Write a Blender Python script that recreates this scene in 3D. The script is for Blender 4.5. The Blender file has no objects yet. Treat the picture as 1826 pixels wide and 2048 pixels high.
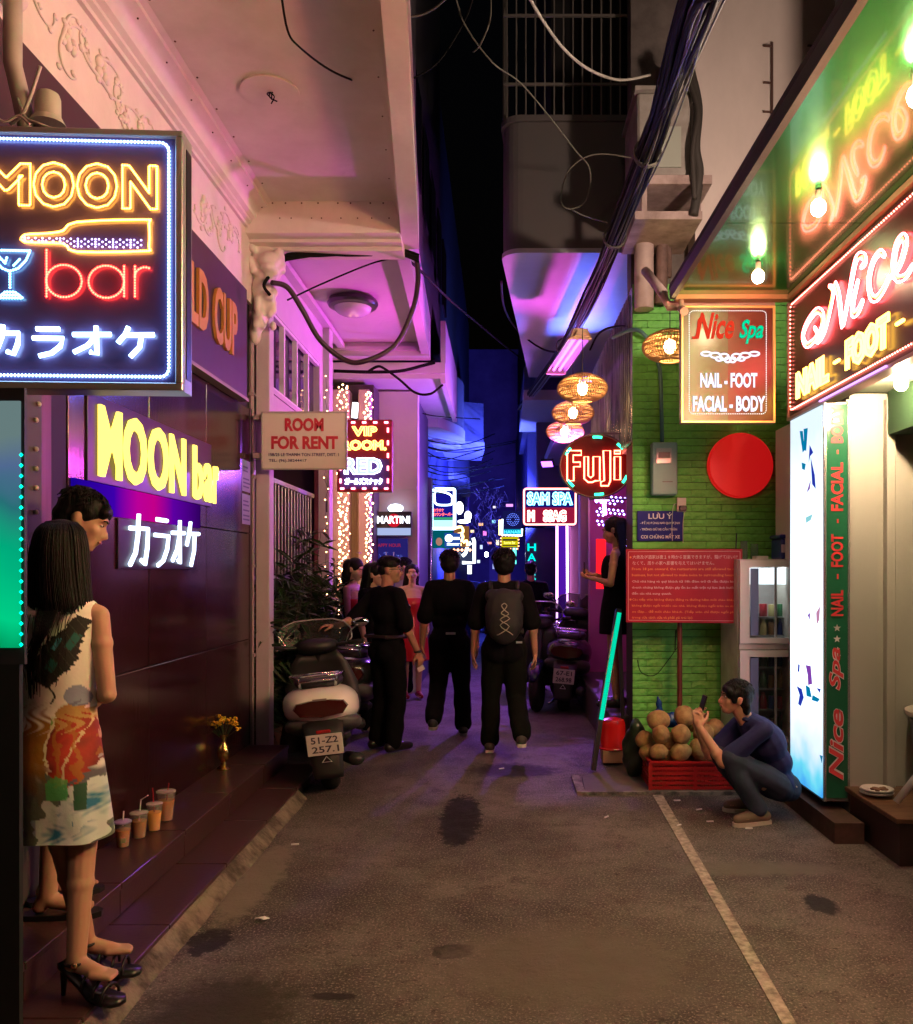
import bpy, bmesh, math, random
import numpy as np
from mathutils import Vector as V, Matrix
random.seed(7); rng = np.random.RandomState(7)
S = bpy.context.scene
PI = math.pi

# ---------------------------------------------------------------- camera, night sky, exposure
F_PX, VX, VY, HC = 1700.0, 1000.0, 1140.0, 1.58      # focal length and vanishing point in photo pixels, eye height
cam_d = bpy.data.cameras.new('camera'); cam = bpy.data.objects.new('camera', cam_d)
S.collection.objects.link(cam); S.camera = cam
cam.location = (0, 0, HC); cam.rotation_euler = (PI / 2, 0, 0)
cam_d.sensor_fit = 'HORIZONTAL'; cam_d.sensor_width = 36; cam_d.lens = 36 * F_PX / 1826
cam_d.shift_x = (913 - VX) / 1826; cam_d.shift_y = (VY - 1024) / 1826
cam_d.clip_start = .05; cam_d.clip_end = 500
world = bpy.data.worlds.new('World'); S.world = world; world.use_nodes = True
wn = world.node_tree.nodes; sky = wn.new('ShaderNodeTexSky'); sky.sky_type = 'NISHITA'; sky.sun_disc = False
sky.sun_elevation = math.radians(-4); sky.sun_rotation = math.radians(150)
world.node_tree.links.new(sky.outputs[0], wn['Background'].inputs[0]); wn['Background'].inputs[1].default_value = .05
sun_d = bpy.data.lights.new('moon', 'SUN'); sun_d.energy = .004; sun_d.angle = .009; sun_d.color = (.8, .85, 1)
sun = bpy.data.objects.new('moon', sun_d); sun.rotation_euler = (math.radians(35), 0, math.radians(150)); S.collection.objects.link(sun)
S.view_settings.view_transform = 'Standard'; S.view_settings.look = 'None'
S.view_settings.exposure = 0.0; S.view_settings.gamma = 1.0; S.view_settings.use_curve_mapping = False
try:
    S.cycles.use_denoising = True; S.cycles.sample_clamp_indirect = 4; S.cycles.max_bounces = 6
    S.cycles.caustics_reflective = False; S.cycles.caustics_refractive = False
    S.cycles.transparent_max_bounces = 8
except Exception: pass

# ---------------------------------------------------------------- helpers
def at(px, py, Y):                                   # the place at distance Y that the photo shows at (px, py)
    return V(((px - VX) / F_PX * Y, Y, HC - (py - VY) / F_PX * Y))
def gnd(px, py, z=0.0):
    Y = (HC - z) * F_PX / (py - VY); return V(((px - VX) / F_PX * Y, Y, z))

def link(o):
    S.collection.objects.link(o); return o
def tag(o, label=None, cat=None, group=None, kind=None):
    if label: o['label'] = label
    if cat: o['category'] = cat
    if group: o['group'] = group
    if kind: o['kind'] = kind
    return o
def thing(name, label, cat, loc=(0, 0, 0), rz=0, group=None):
    o = bpy.data.objects.new(name, None); o.empty_display_size = .1; link(o)
    o.location = loc; o.rotation_euler = (0, 0, rz)
    return tag(o, label, cat, group)
def wthing(name, label, cat, loc=(0, 0, 0), group=None):         # parts given in world coordinates
    o = thing(name, label, cat, loc, 0, group); o['w'] = 1; return o
def put(name, me, parent=None, m=None, world=None):
    o = bpy.data.objects.new(name, me); link(o)
    if m is not None: me.materials.clear(); me.materials.append(m)
    if parent is not None:
        o.parent = parent
        if parent.get('w'): o.location = -parent.location; o['w2'] = 1
    return o
def copy_tree(o, parent=None, loc=None, rz=None):
    c = o.copy(); link(c)
    if parent is not None: c.parent = parent
    if loc is not None: c.location = loc
    if rz is not None: c.rotation_euler = (0, 0, rz)
    for ch in [x for x in bpy.data.objects if x.parent == o]: copy_tree(ch, c)
    return c

_sph = {}
def sph_t(n, m):
    if (n, m) in _sph: return _sph[(n, m)]
    vs = [(0, 0, 1)]
    for j in range(1, m):
        t = PI * j / m
        for i in range(n):
            a = 2 * PI * i / n; vs.append((math.sin(t) * math.cos(a), math.sin(t) * math.sin(a), math.cos(t)))
    vs.append((0, 0, -1)); fs = []
    for i in range(n): fs.append((0, 1 + i, 1 + (i + 1) % n))
    for j in range(m - 2):
        for i in range(n):
            a = 1 + j * n + i; b = 1 + j * n + (i + 1) % n; fs.append((a, a + n, b + n, b))
    L = len(vs) - 1
    for i in range(n): fs.append((L, L - n + (i + 1) % n, L - n + i))
    _sph[(n, m)] = (np.array(vs), fs); return _sph[(n, m)]

def perp(d):
    d = V(d).normalized(); a = V((0, 0, 1)) if abs(d.z) < .9 else V((1, 0, 0))
    u = d.cross(a).normalized(); return u, d.cross(u).normalized()

class MB:
    def __init__(s): s.v = []; s.f = []; s.sm = False
    def add(s, vs, fs):
        b = len(s.v); s.v += [tuple(p) for p in vs]; s.f += [tuple(b + i for i in q) for q in fs]; return s
    def box(s, x0, x1, y0, y1, z0, z1, M=None, bev=0):
        if bev > 0:
            b = min(bev, abs(x1 - x0) / 2.1, abs(y1 - y0) / 2.1, abs(z1 - z0) / 2.1)
            vs = []; idx = {}
            for sx in (0, 1):
                for sy in (0, 1):
                    for sz in (0, 1):
                        X = (x0, x1)[sx]; Yy = (y0, y1)[sy]; Z = (z0, z1)[sz]
                        dx = b * (1 - 2 * sx); dy = b * (1 - 2 * sy); dz = b * (1 - 2 * sz)
                        idx[(sx, sy, sz, 0)] = len(vs); vs.append((X, Yy + dy, Z + dz))
                        idx[(sx, sy, sz, 1)] = len(vs); vs.append((X + dx, Yy, Z + dz))
                        idx[(sx, sy, sz, 2)] = len(vs); vs.append((X + dx, Yy + dy, Z))
            g = lambda a, k: idx[(a[0], a[1], a[2], k)]
            fs = []
            fs += [[g((0,0,0),0), g((0,0,1),0), g((0,1,1),0), g((0,1,0),0)], [g((1,0,0),0), g((1,1,0),0), g((1,1,1),0), g((1,0,1),0)],
                   [g((0,0,0),1), g((1,0,0),1), g((1,0,1),1), g((0,0,1),1)], [g((0,1,0),1), g((0,1,1),1), g((1,1,1),1), g((1,1,0),1)],
                   [g((0,0,0),2), g((0,1,0),2), g((1,1,0),2), g((1,0,0),2)], [g((0,0,1),2), g((1,0,1),2), g((1,1,1),2), g((0,1,1),2)]]
            for a in (0, 1):
                for c in (0, 1):
                    fs.append([g((a,c,0),0), g((a,c,1),0), g((a,c,1),1), g((a,c,0),1)])
                    fs.append([g((a,0,c),0), g((a,1,c),0), g((a,1,c),2), g((a,0,c),2)])
                    fs.append([g((0,a,c),1), g((1,a,c),1), g((1,a,c),2), g((0,a,c),2)])
                    for e in (0, 1): fs.append([g((a,c,e),0), g((a,c,e),1), g((a,c,e),2)])
        else:
            vs = [(x0,y0,z0),(x1,y0,z0),(x1,y1,z0),(x0,y1,z0),(x0,y0,z1),(x1,y0,z1),(x1,y1,z1),(x0,y1,z1)]
            fs = [(0,3,2,1),(4,5,6,7),(0,1,5,4),(1,2,6,5),(2,3,7,6),(3,0,4,7)]
        if M is not None: vs = [M @ V(p) for p in vs]
        return s.add(vs, fs)
    def quad(s, a, b, c, d): return s.add([a, b, c, d], [(0, 1, 2, 3)])
    def prism(s, poly, n):                            # closed polygon (3-D points) pushed along n
        k = len(poly); n = V(n); vs = [V(p) for p in poly] + [V(p) + n for p in poly]
        fs = [tuple(range(k)), tuple(range(2 * k - 1, k - 1, -1))] + [(i, k + i, k + (i + 1) % k, (i + 1) % k) for i in range(k)]
        return s.add(vs, fs)
    def tube(s, pts, r, n=6, closed=False, cap=True, r1=None):
        pts = [V(p) for p in pts]; k = len(pts)
        if k < 2: return s
        T = []
        for i in range(k):
            a = pts[(i - 1) % k] if (closed or i > 0) else pts[i]; b = pts[(i + 1) % k] if (closed or i < k - 1) else pts[i]
            d = b - a; T.append(d.normalized() if d.length > 1e-9 else V((0, 0, 1)))
        u, w = perp(T[0]); vs = []
        for i in range(k):
            u = (u - T[i] * u.dot(T[i]));
            u = u.normalized() if u.length > 1e-6 else perp(T[i])[0]
            w = T[i].cross(u); rr = r if r1 is None else r + (r1 - r) * i / (k - 1)
            if isinstance(r, (list, tuple)): rr = r[i]
            for j in range(n):
                a = 2 * PI * j / n; vs.append(pts[i] + (u * math.cos(a) + w * math.sin(a)) * rr)
        fs = []
        for i in range(k if closed else k - 1):
            a = i * n; b = ((i + 1) % k) * n
            for j in range(n): fs.append((a + j, a + (j + 1) % n, b + (j + 1) % n, b + j))
        if cap and not closed:
            fs.append(tuple(range(n - 1, -1, -1))); fs.append(tuple((k - 1) * n + j for j in range(n)))
        return s.add(vs, fs)
    def cyl(s, p0, p1, r0, r1=None, n=16): return s.tube([p0, p1], r0, n, r1=r0 if r1 is None else r1)
    def ball(s, c, r, n=12, m=8, M=None):
        vs, fs = sph_t(n, m); r = r if isinstance(r, (tuple, list)) else (r, r, r)
        pts = [V((p[0] * r[0], p[1] * r[1], p[2] * r[2])) for p in vs]
        if M is not None: pts = [M @ p for p in pts]
        return s.add([p + V(c) for p in pts], fs)
    def lathe(s, c, prof, n=20, M=None):              # prof: (radius, z)
        vs = []; fs = []; k = len(prof)
        for (r, z) in prof:
            for i in range(n):
                a = 2 * PI * i / n; p = V((r * math.cos(a), r * math.sin(a), z))
                if M is not None: p = M @ p
                vs.append(p + V(c))
        for j in range(k - 1):
            for i in range(n): fs.append((j * n + i, j * n + (i + 1) % n, (j + 1) * n + (i + 1) % n, (j + 1) * n + i))
        fs.append(tuple(range(n - 1, -1, -1))); fs.append(tuple((k - 1) * n + i for i in range(n)))
        return s.add(vs, fs)
    def loft(s, rings, cap=True, closed=True):        # rings: equal-length lists of points
        n = len(rings[0]); vs = [p for r in rings for p in r]; fs = []
        for j in range(len(rings) - 1):
            for i in range(n if closed else n - 1):
                fs.append((j * n + i, j * n + (i + 1) % n, (j + 1) * n + (i + 1) % n, (j + 1) * n + i))
        if cap: fs.append(tuple(range(n - 1, -1, -1))); fs.append(tuple((len(rings) - 1) * n + i for i in range(n)))
        return s.add(vs, fs)
    def mesh(s, name, smooth=False):
        me = bpy.data.meshes.new(name); me.from_pydata([tuple(p) for p in s.v], [], s.f); me.validate(); me.update()
        bm = bmesh.new(); bm.from_mesh(me); bmesh.ops.recalc_face_normals(bm, faces=bm.faces); bm.to_mesh(me); bm.free()
        if smooth: me.polygons.foreach_set('use_smooth', [True] * len(me.polygons))
        if smooth == 'auto':
            try: me.set_sharp_from_angle(angle=math.radians(40))
            except Exception: pass
        return me
    def build(s, name, m, parent=None, smooth=False, **kw):
        o = put(name, s.mesh(name, smooth), parent, m)
        if kw: tag(o, **kw)
        return o
def ell(c, rx, rz, n=20, ax='y', p=2.0, s=0):
    out = []
    for i in range(n):
        a = 2 * PI * i / n; ca, sa = math.cos(a), math.sin(a)
        x = rx * math.copysign(abs(ca) ** (2 / p), ca); z = rz * math.copysign(abs(sa) ** (2 / p), sa)
        out.append(V(c) + (V((x, 0, z)) if ax == 'y' else V((x, z, 0)) if ax == 'z' else V((0, x, z))))
    return out
def smooth_path(pts, k=6, closed=False):
    pts = [V(p) for p in pts]; n = len(pts); out = []
    rngi = range(n if closed else n - 1)
    g = lambda i: pts[i % n] if closed else (pts[max(0, min(n - 1, i))])
    for i in rngi:
        p0, p1, p2, p3 = g(i - 1), g(i), g(i + 1), g(i + 2)
        for j in range(k):
            t = j / k
            out.append(.5 * ((2 * p1) + (p2 - p0) * t + (2 * p0 - 5 * p1 + 4 * p2 - p3) * t * t + (3 * p1 - p0 - 3 * p2 + p3) * t ** 3))
    if not closed: out.append(pts[-1])
    return out
def resample(pts, d, closed=False):
    pts = [V(p) for p in pts] + ([V(pts[0])] if closed else [])
    out = [pts[0]]; acc = 0
    for a, b in zip(pts, pts[1:]):
        L = (b - a).length
        if L < 1e-9: continue
        t = d - acc
        while t <= L: out.append(a + (b - a) * (t / L)); t += d
        acc = (acc + L) % d
    return out

# ---------------------------------------------------------------- materials
_m = {}
def P(name, col, rough=.6, metal=0, bump=None, var=None, trans=0, spec=.5, coat=0, emis=None, ior=1.45, streak=None, alpha=1, sheen=0):
    if name in _m: return _m[name]
    m = bpy.data.materials.new(name); m.use_nodes = True; nt = m.node_tree; N = nt.nodes; L = nt.links; b = N['Principled BSDF']
    b.inputs['Base Color'].default_value = (*col, 1); b.inputs['Roughness'].default_value = rough
    b.inputs['Metallic'].default_value = metal; b.inputs['Specular IOR Level'].default_value = spec
    b.inputs['Transmission Weight'].default_value = trans; b.inputs['IOR'].default_value = ior
    b.inputs['Coat Weight'].default_value = coat; b.inputs['Coat Roughness'].default_value = .05; b.inputs['Alpha'].default_value = alpha
    if sheen: b.inputs['Sheen Weight'].default_value = sheen
    tc = N.new('ShaderNodeTexCoord'); src = tc.outputs['Object']
    if streak:
        mp = N.new('ShaderNodeMapping'); mp.inputs['Scale'].default_value = streak; L.new(src, mp.inputs[0]); src2 = mp.outputs[0]
    else: src2 = src
    last = None
    if var:                                            # (scale, colour2, contrast)
        n1 = N.new('ShaderNodeTexNoise'); n1.inputs['Scale'].default_value = var[0]; n1.inputs['Detail'].default_value = 8
        n1.inputs['Roughness'].default_value = .65; L.new(src2, n1.inputs['Vector'])
        r = N.new('ShaderNodeValToRGB'); c = var[2]; r.color_ramp.elements[0].position = .5 - c; r.color_ramp.elements[1].position = .5 + c
        r.color_ramp.elements[0].color = (*col, 1); r.color_ramp.elements[1].color = (*var[1], 1)
        L.new(n1.outputs[0], r.inputs[0]); L.new(r.outputs[0], b.inputs['Base Color']); last = n1
        mr = N.new('ShaderNodeMapRange'); mr.inputs[3].default_value = max(0, rough - .08); mr.inputs[4].default_value = min(1, rough + .12)
        L.new(n1.outputs[0], mr.inputs[0]); L.new(mr.outputs[0], b.inputs['Roughness'])
    if bump:                                           # (scale, distance)
        n2 = N.new('ShaderNodeTexNoise'); n2.inputs['Scale'].default_value = bump[0]; n2.inputs['Detail'].default_value = 6; L.new(src2, n2.inputs['Vector'])
        bp = N.new('ShaderNodeBump'); bp.inputs['Distance'].default_value = bump[1]; bp.inputs['Strength'].default_value = .8
        L.new(n2.outputs[0], bp.inputs['Height']); L.new(bp.outputs[0], b.inputs['Normal'])
    if emis: b.inputs['Emission Color'].default_value = (*emis[0], 1); b.inputs['Emission Strength'].default_value = emis[1]
    _m[name] = m; return m
def E(name, col, s):
    if name in _m: return _m[name]
    m = bpy.data.materials.new(name); m.use_nodes = True; nt = m.node_tree; nt.nodes.clear()
    e = nt.nodes.new('ShaderNodeEmission'); o = nt.nodes.new('ShaderNodeOutputMaterial')
    e.inputs[0].default_value = (*col, 1); e.inputs[1].default_value = s; nt.links.new(e.outputs[0], o.inputs[0]); _m[name] = m; return m

# ---------------------------------------------------------------- lettering
_td = {}
def text_data(s, bold=0, shear=0, res=3, outline=False, spacing=1.0):
    key = (s, bold, shear, res, outline, spacing)
    if key in _td: return _td[key]
    c = bpy.data.curves.new('t', 'FONT'); c.body = s; c.offset = bold; c.shear = shear; c.resolution_u = res; c.space_character = spacing
    if outline: c.fill_mode = 'NONE' if hasattr(c, 'fill_mode') and 'NONE' in [e.identifier for e in c.bl_rna.properties['fill_mode'].enum_items] else c.fill_mode
    o = bpy.data.objects.new('t', c); link(o)
    dg = bpy.context.evaluated_depsgraph_get(); dg.update()
    me = bpy.data.meshes.new_from_object(o.evaluated_get(dg))
    vs = np.zeros(len(me.vertices) * 3); me.vertices.foreach_get('co', vs); vs = vs.reshape(-1, 3)[:, :2].copy()
    fs = [tuple(p.vertices) for p in me.polygons]; es = [tuple(e.vertices) for e in me.edges]
    bpy.data.objects.remove(o); bpy.data.meshes.remove(me); bpy.data.curves.remove(c)
    if outline:                                        # boundary loops of the filled glyphs, or the bare edges
        if fs:
            cnt = {}
            for f in fs:
                for i in range(len(f)):
                    e = tuple(sorted((f[i], f[(i + 1) % len(f)]))); cnt[e] = cnt.get(e, 0) + 1
            es = [e for e, k in cnt.items() if k == 1]
        nb = {}
        for a, b in es: nb.setdefault(a, []).append(b); nb.setdefault(b, []).append(a)
        seen = set(); loops = []
        for a in nb:
            if a in seen: continue
            loop = [a]; seen.add(a); cur = a
            while True:
                nx = [q for q in nb[cur] if q not in seen]
                if not nx: break
                cur = nx[0]; seen.add(cur); loop.append(cur)
            if len(loop) > 2: loops.append([vs[i] for i in loop])
        mn, mx = vs.min(0), vs.max(0); _td[key] = (loops, mn, mx); return _td[key]
    mn, mx = (vs.min(0), vs.max(0)) if len(vs) else (np.zeros(2), np.ones(2))
    _td[key] = (vs, fs, mn, mx); return _td[key]

class Fr:                                              # a flat frame: origin O, right U, up W, outward normal
    def __init__(s, O, U, W): s.O = V(O); s.U = V(U).normalized(); s.W = V(W).normalized(); s.N = s.U.cross(s.W)
    def p(s, u, v, n=0): return s.O + s.U * u + s.W * v + s.N * n
    def box(s, mb, u0, u1, v0, v1, n0, n1, bev=0):
        M = Matrix(((s.U.x, s.W.x, s.N.x, s.O.x), (s.U.y, s.W.y, s.N.y, s.O.y), (s.U.z, s.W.z, s.N.z, s.O.z), (0, 0, 0, 1)))
        return mb.box(u0, u1, v0, v1, n0, n1, M, bev)
def text_mb(mb, s, fr, u, v, w, h, n, depth=0, **k):   # text fitted to the box w x h at (u, v) of frame fr
    vs, fs, mn, mx = text_data(s, **k)
    if not len(fs): return mb
    sc = np.array([w, h]) / np.maximum(mx - mn, 1e-6); q = (vs - mn) * sc + np.array([u, v])
    mb.add([fr.p(a[0], a[1], n) for a in q], fs)
    if depth > 0:
        cnt = {}
        for f in fs:
            for i in range(len(f)):
                e = (f[i], f[(i + 1) % len(f)]); cnt[tuple(sorted(e))] = cnt.get(tuple(sorted(e)), 0) + 1
        b = len(mb.v); mb.v += [tuple(fr.p(a[0], a[1], n - depth)) for a in q]; b0 = b - len(q)
        for (i, j), c in cnt.items():
            if c == 1: mb.f.append((b0 + i, b0 + j, b + j, b + i))
    return mb
def text(s, name, m, parent, fr, u, v, w, h, n, depth=0, **k):
    return text_mb(MB(), s, fr, u, v, w, h, n, depth, **k).build(name, m, parent)
def text_loops(s, fr, u, v, w, h, n, **k):
    loops, mn, mx = text_data(s, outline=True, **k)
    sc = np.array([w, h]) / np.maximum(mx - mn, 1e-6)
    return [[fr.p(*((np.array(p) - mn) * sc + np.array([u, v])), n) for p in lp] for lp in loops]
def letters(word, name, m, parent, fr, u, v, w, h, n, depth, gap=.06, **k):   # each letter a part of its own
    ws = []
    for ch in word:
        if ch == ' ': ws.append(.35); continue
        vs, fs, mn, mx = text_data(ch, **k); ws.append(mx[0] - mn[0])
    H = max((text_data(c, **k)[3][1] for c in word if c != ' ')); lo = min((text_data(c, **k)[2][1] for c in word if c != ' '))
    tot = sum(ws) + gap * (len(word) - 1); x = 0
    for ch, cw in zip(word, ws):
        if ch != ' ':
            vs, fs, mn, mx = text_data(ch, **k)
            text(ch, name, m, parent, fr, u + x / tot * w, v + (mn[1] - lo) / (H - lo) * h, cw / tot * w, (mx[1] - mn[1]) / (H - lo) * h, n, depth, **k)
        x += cw + gap
def dots(name, chains, d, r, m, parent, closed=True, **kw):
    mb = MB(); o8 = [(1,0,0),(-1,0,0),(0,1,0),(0,-1,0),(0,0,1),(0,0,-1)]; f8 = [(0,2,4),(2,1,4),(1,3,4),(3,0,4),(2,0,5),(1,2,5),(3,1,5),(0,3,5)]
    for c in chains:
        for p in resample(c, d, closed): mb.add([p + V(q) * r for q in o8], f8)
    return mb.build(name, m, parent, True, **kw)
def tubes(name, chains, r, m, parent, closed=False, n=6, **kw):
    mb = MB()
    for c in chains: mb.tube(c, r, n, closed)
    return mb.build(name, m, parent, True, **kw)
def rrect(fr, u0, u1, v0, v1, n, r=.03, k=4):
    out = []
    for (cx, cy, a0) in ((u1 - r, v0 + r, -PI / 2), (u1 - r, v1 - r, 0), (u0 + r, v1 - r, PI / 2), (u0 + r, v0 + r, PI)):
        for i in range(k + 1):
            a = a0 + PI / 2 * i / k; out.append(fr.p(cx + r * math.cos(a), cy + r * math.sin(a), n))
    return out
KANA = {'カ': [[(.06,.70),(.90,.72),(.87,.35),(.76,.04),(.58,.12)], [(.46,.98),(.43,.6),(.32,.25),(.06,.02)]],
        'ラ': [[(.18,.93),(.82,.93)], [(.08,.62),(.92,.62),(.84,.35),(.6,.12),(.26,.02)]],
        'オ': [[(.04,.70),(.96,.72)], [(.60,.98),(.62,.06),(.46,.14)], [(.60,.68),(.4,.35),(.06,.12)]],
        'ケ': [[(.32,.98),(.24,.74),(.05,.46)], [(.24,.72),(.96,.74)], [(.64,.72),(.60,.35),(.36,.02)]]}
def kana(fr, s, u, v, w, h, n, gap=.12):
    cw = w / (len(s) + gap * (len(s) - 1)); out = []
    for i, ch in enumerate(s):
        x0 = u + i * cw * (1 + gap); out.append([[fr.p(x0 + a * cw, v + b * h, n) for a, b in st] for st in KANA[ch]])
    return out
def circ(fr, cu, cv, r, n, a0=0, a1=2 * PI, k=24, ry=None):
    ry = ry or r; return [fr.p(cu + r * math.cos(a0 + (a1 - a0) * i / k), cv + ry * math.sin(a0 + (a1 - a0) * i / k), n) for i in range(k + 1)]

# ---------------------------------------------------------------- organic shapes: primitives fused into ONE continuous surface
def fuse(prims, vox=.008, sm=3, noise=0, name='body', nscale=9):
    mb = MB()
    for p in prims:
        if p[0] == 'e':                                # ellipsoid: centre, radii, optional 3x3
            M = p[3] if len(p) > 3 else None; mb.ball(p[1], tuple(p[2]), 14, 10, M.to_4x4() if M is not None else None)
        elif p[0] == 'c':                              # tapered capsule
            a, b, r0, r1 = V(p[1]), V(p[2]), p[3], p[4]; d = b - a
            if d.length < 1e-5: d = V((0, 0, 1e-4)); b = a + d
            u, w = perp(d); d = d.normalized(); n = 12; rings = []
            for t in (-1, -.85, -.5, 0):
                rr = r0 * math.sqrt(max(0, 1 - t * t)) if t > -1 else r0 * .12; rings.append([a + d * r0 * t + (u * math.cos(2 * PI * i / n) + w * math.sin(2 * PI * i / n)) * rr for i in range(n)])
            for t in (0, .5, .85, 1):
                rr = r1 * math.sqrt(max(0, 1 - t * t)) if t < 1 else r1 * .12; rings.append([b + d * r1 * t + (u * math.cos(2 * PI * i / n) + w * math.sin(2 * PI * i / n)) * rr for i in range(n)])
            mb.loft(rings)
        elif p[0] == 'm': mb.add(p[1], p[2])
    me = bpy.data.meshes.new(name); me.from_pydata(mb.v, [], mb.f)
    bm = bmesh.new(); bm.from_mesh(me); bmesh.ops.recalc_face_normals(bm, faces=bm.faces); bm.to_mesh(me); bm.free()
    o = bpy.data.objects.new(name, me); link(o)
    r = o.modifiers.new('r', 'REMESH'); r.mode = 'VOXEL'; r.voxel_size = vox; r.use_smooth_shade = True
    if sm: s = o.modifiers.new('s', 'SMOOTH'); s.factor = .5; s.iterations = sm
    dg = bpy.context.evaluated_depsgraph_get(); dg.update()
    out = bpy.data.meshes.new_from_object(o.evaluated_get(dg)); out.name = name
    bpy.data.objects.remove(o); bpy.data.meshes.remove(me)
    if noise:
        n = len(out.vertices); co = np.zeros(n * 3); out.vertices.foreach_get('co', co); co = co.reshape(-1, 3)
        nr = np.zeros(n * 3); out.vertices.foreach_get('normal', nr); nr = nr.reshape(-1, 3)
        k = nscale; f = np.sin(co[:, 0] * k * 1.7 + 2 * np.sin(co[:, 2] * k * .9)) * np.sin(co[:, 2] * k * 1.1 + 1.3 * np.sin(co[:, 1] * k)) + .5 * np.sin(co[:, 1] * k * 2.3 + co[:, 2] * k * 2.1)
        co += nr * (f * noise)[:, None]; out.vertices.foreach_set('co', co.ravel()); out.update()
    out.polygons.foreach_set('use_smooth', [True] * len(out.polygons))
    return out
def frame3(f, up):
    f = V(f).normalized(); up = V(up); s = f.cross(up).normalized(); u = s.cross(f).normalized()   # s = right-hand side when facing f
    return Matrix((s, f, u)).transposed()                                                      # columns: side, forward, up
def head_prims(c, f, up, k=1, fem=False, ears=True):
    M = frame3(f, up); T = lambda x, y, z: V(c) + M @ (V((x, y, z)) * k)
    pr = [('e', T(0, -.012, .028), V((.074, .092, .086)) * k, M), ('e', T(0, .022, -.022), V((.062, .068, .075)) * k, M),
          ('e', T(0, .045, -.070), V((.040, .042, .038)) * k, M), ('e', T(0, .066, -.088), V((.019, .018, .016)) * k, M),
          ('e', T(.036, .052, -.018), V((.026, .026, .026)) * k, M), ('e', T(-.036, .052, -.018), V((.026, .026, .026)) * k, M),
          ('e', T(0, .072, .034), V((.050, .018, .016)) * k, M),
          ('c', T(0, .080, .014), T(0, .103, -.026), .009 * k, .0125 * k), ('e', T(.011, .093, -.030), V((.008, .010, .007)) * k, M), ('e', T(-.011, .093, -.030), V((.008, .010, .007)) * k, M),
          ('e', T(0, .086, -.050), V((.022, .010, .006)) * k, M), ('e', T(0, .084, -.060), V((.019, .010, .007)) * k, M),
          ('e', T(0, -.045, -.03), V((.052, .045, .06)) * k, M)]
    if ears:
        for s in (1, -1):
            pr += [('e', T(.074 * s, -.012, -.004), V((.010, .020, .032)) * k, M), ('e', T(.079 * s, -.016, .006), V((.010, .018, .020)) * k, M)]
    return pr, T, M
def hand_prims(w, d, pn, thumb_side, curl=.4, k=1, spread=.3, curls=None):
    """w wrist, d direction of the palm, pn palm normal (the side fingers curl to), thumb_side +-1 along d x pn"""
    d = V(d).normalized(); pn = V(pn); pn = (pn - d * pn.dot(d)).normalized(); s = d.cross(pn).normalized() * thumb_side
    pr = [('c', w, w + d * .03 * k, .023 * k, .024 * k)]
    for q in (-.024, -.008, .008, .024): pr.append(('c', w + d * .025 * k + s * q * .8 * k, w + d * .085 * k + s * q * k, .0155 * k, .0115 * k))
    for i, (q, L) in enumerate(((.030, .070), (.010, .080), (-.010, .074), (-.029, .058))):
        b = w + d * .088 * k + s * q * k; cu = curls[i] if curls else curl * (1 + .12 * i); dd = (d + s * q * spread * 8).normalized(); a = 0; segs = (.45, .32, .23); r = .0092 * k
        for sg in segs:
            a += cu; e = b + (dd * math.cos(a) + pn * math.sin(a)) * L * sg * k; pr.append(('c', b, e, r, r * .88)); b = e; r *= .88
    b = w + d * .03 * k + s * .024 * k; e = b + (d * .6 + s * .75 + pn * .3).normalized() * .040 * k; e2 = e + (d * .85 + s * .25 + pn * .45).normalized() * .034 * k
    e3 = e2 + (d * .8 + pn * .6 - s * .1).normalized() * .024 * k
    pr += [('c', b, e, .015 * k, .0115 * k), ('c', e, e2, .0115 * k, .0098 * k), ('c', e2, e3, .0098 * k, .008 * k)]
    return pr
def foot_prims(a, d, k=1, heel=0):
    """a ankle joint, d toe direction (horizontal)"""
    d = V((d[0], d[1], 0)).normalized(); s = V((d.y, -d.x, 0)); z = a.z
    k = k * .86; toe = a + d * .165 * k; toe.z = .028 * k + a.z - .075 * k - heel; hl = a - d * .035 * k; hl.z = a.z - .045 * k
    pr = [('c', a, hl, .038 * k, .033 * k), ('c', a + d * .02 - V((0, 0, .02)), toe - d * .04, .036 * k, .030 * k)]
    for q, L in ((-.030, .0), (-.016, .012), (0, .018), (.016, .02), (.031, .022)):
        pr.append(('c', toe - d * .05 + s * q * k, toe + d * (.01 + L) * k + s * q * k, .017 * k, .0105 * k))
    return pr
def stand(h=1.72, lean=(0, 0), sw=.18, hipw=.085, fem=False):
    k = h / 1.72; sw = .155 if fem else sw
    J = dict(pelvis=V((0, 0, .94)), waist=V((0, .01, 1.08)), chest=V((0, -.005, 1.27)), neck=V((0, -.015, 1.44)), head=V((0, .015, 1.61)))
    for s, n in ((1, 'R'), (-1, 'L')):
        J['sh' + n] = V((sw * s, -.01, 1.405)); J['el' + n] = V(((sw + .045) * s, -.02, 1.12)); J['wr' + n] = V(((sw + .05) * s, .04, .87))
        J['hip' + n] = V((hipw * s, 0, .90)); J['kn' + n] = V(((hipw + .005) * s, .01, .49)); J['an' + n] = V(((hipw + .005) * s, -.02, .085))
    return {a: b * k for a, b in J.items()}
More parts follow.
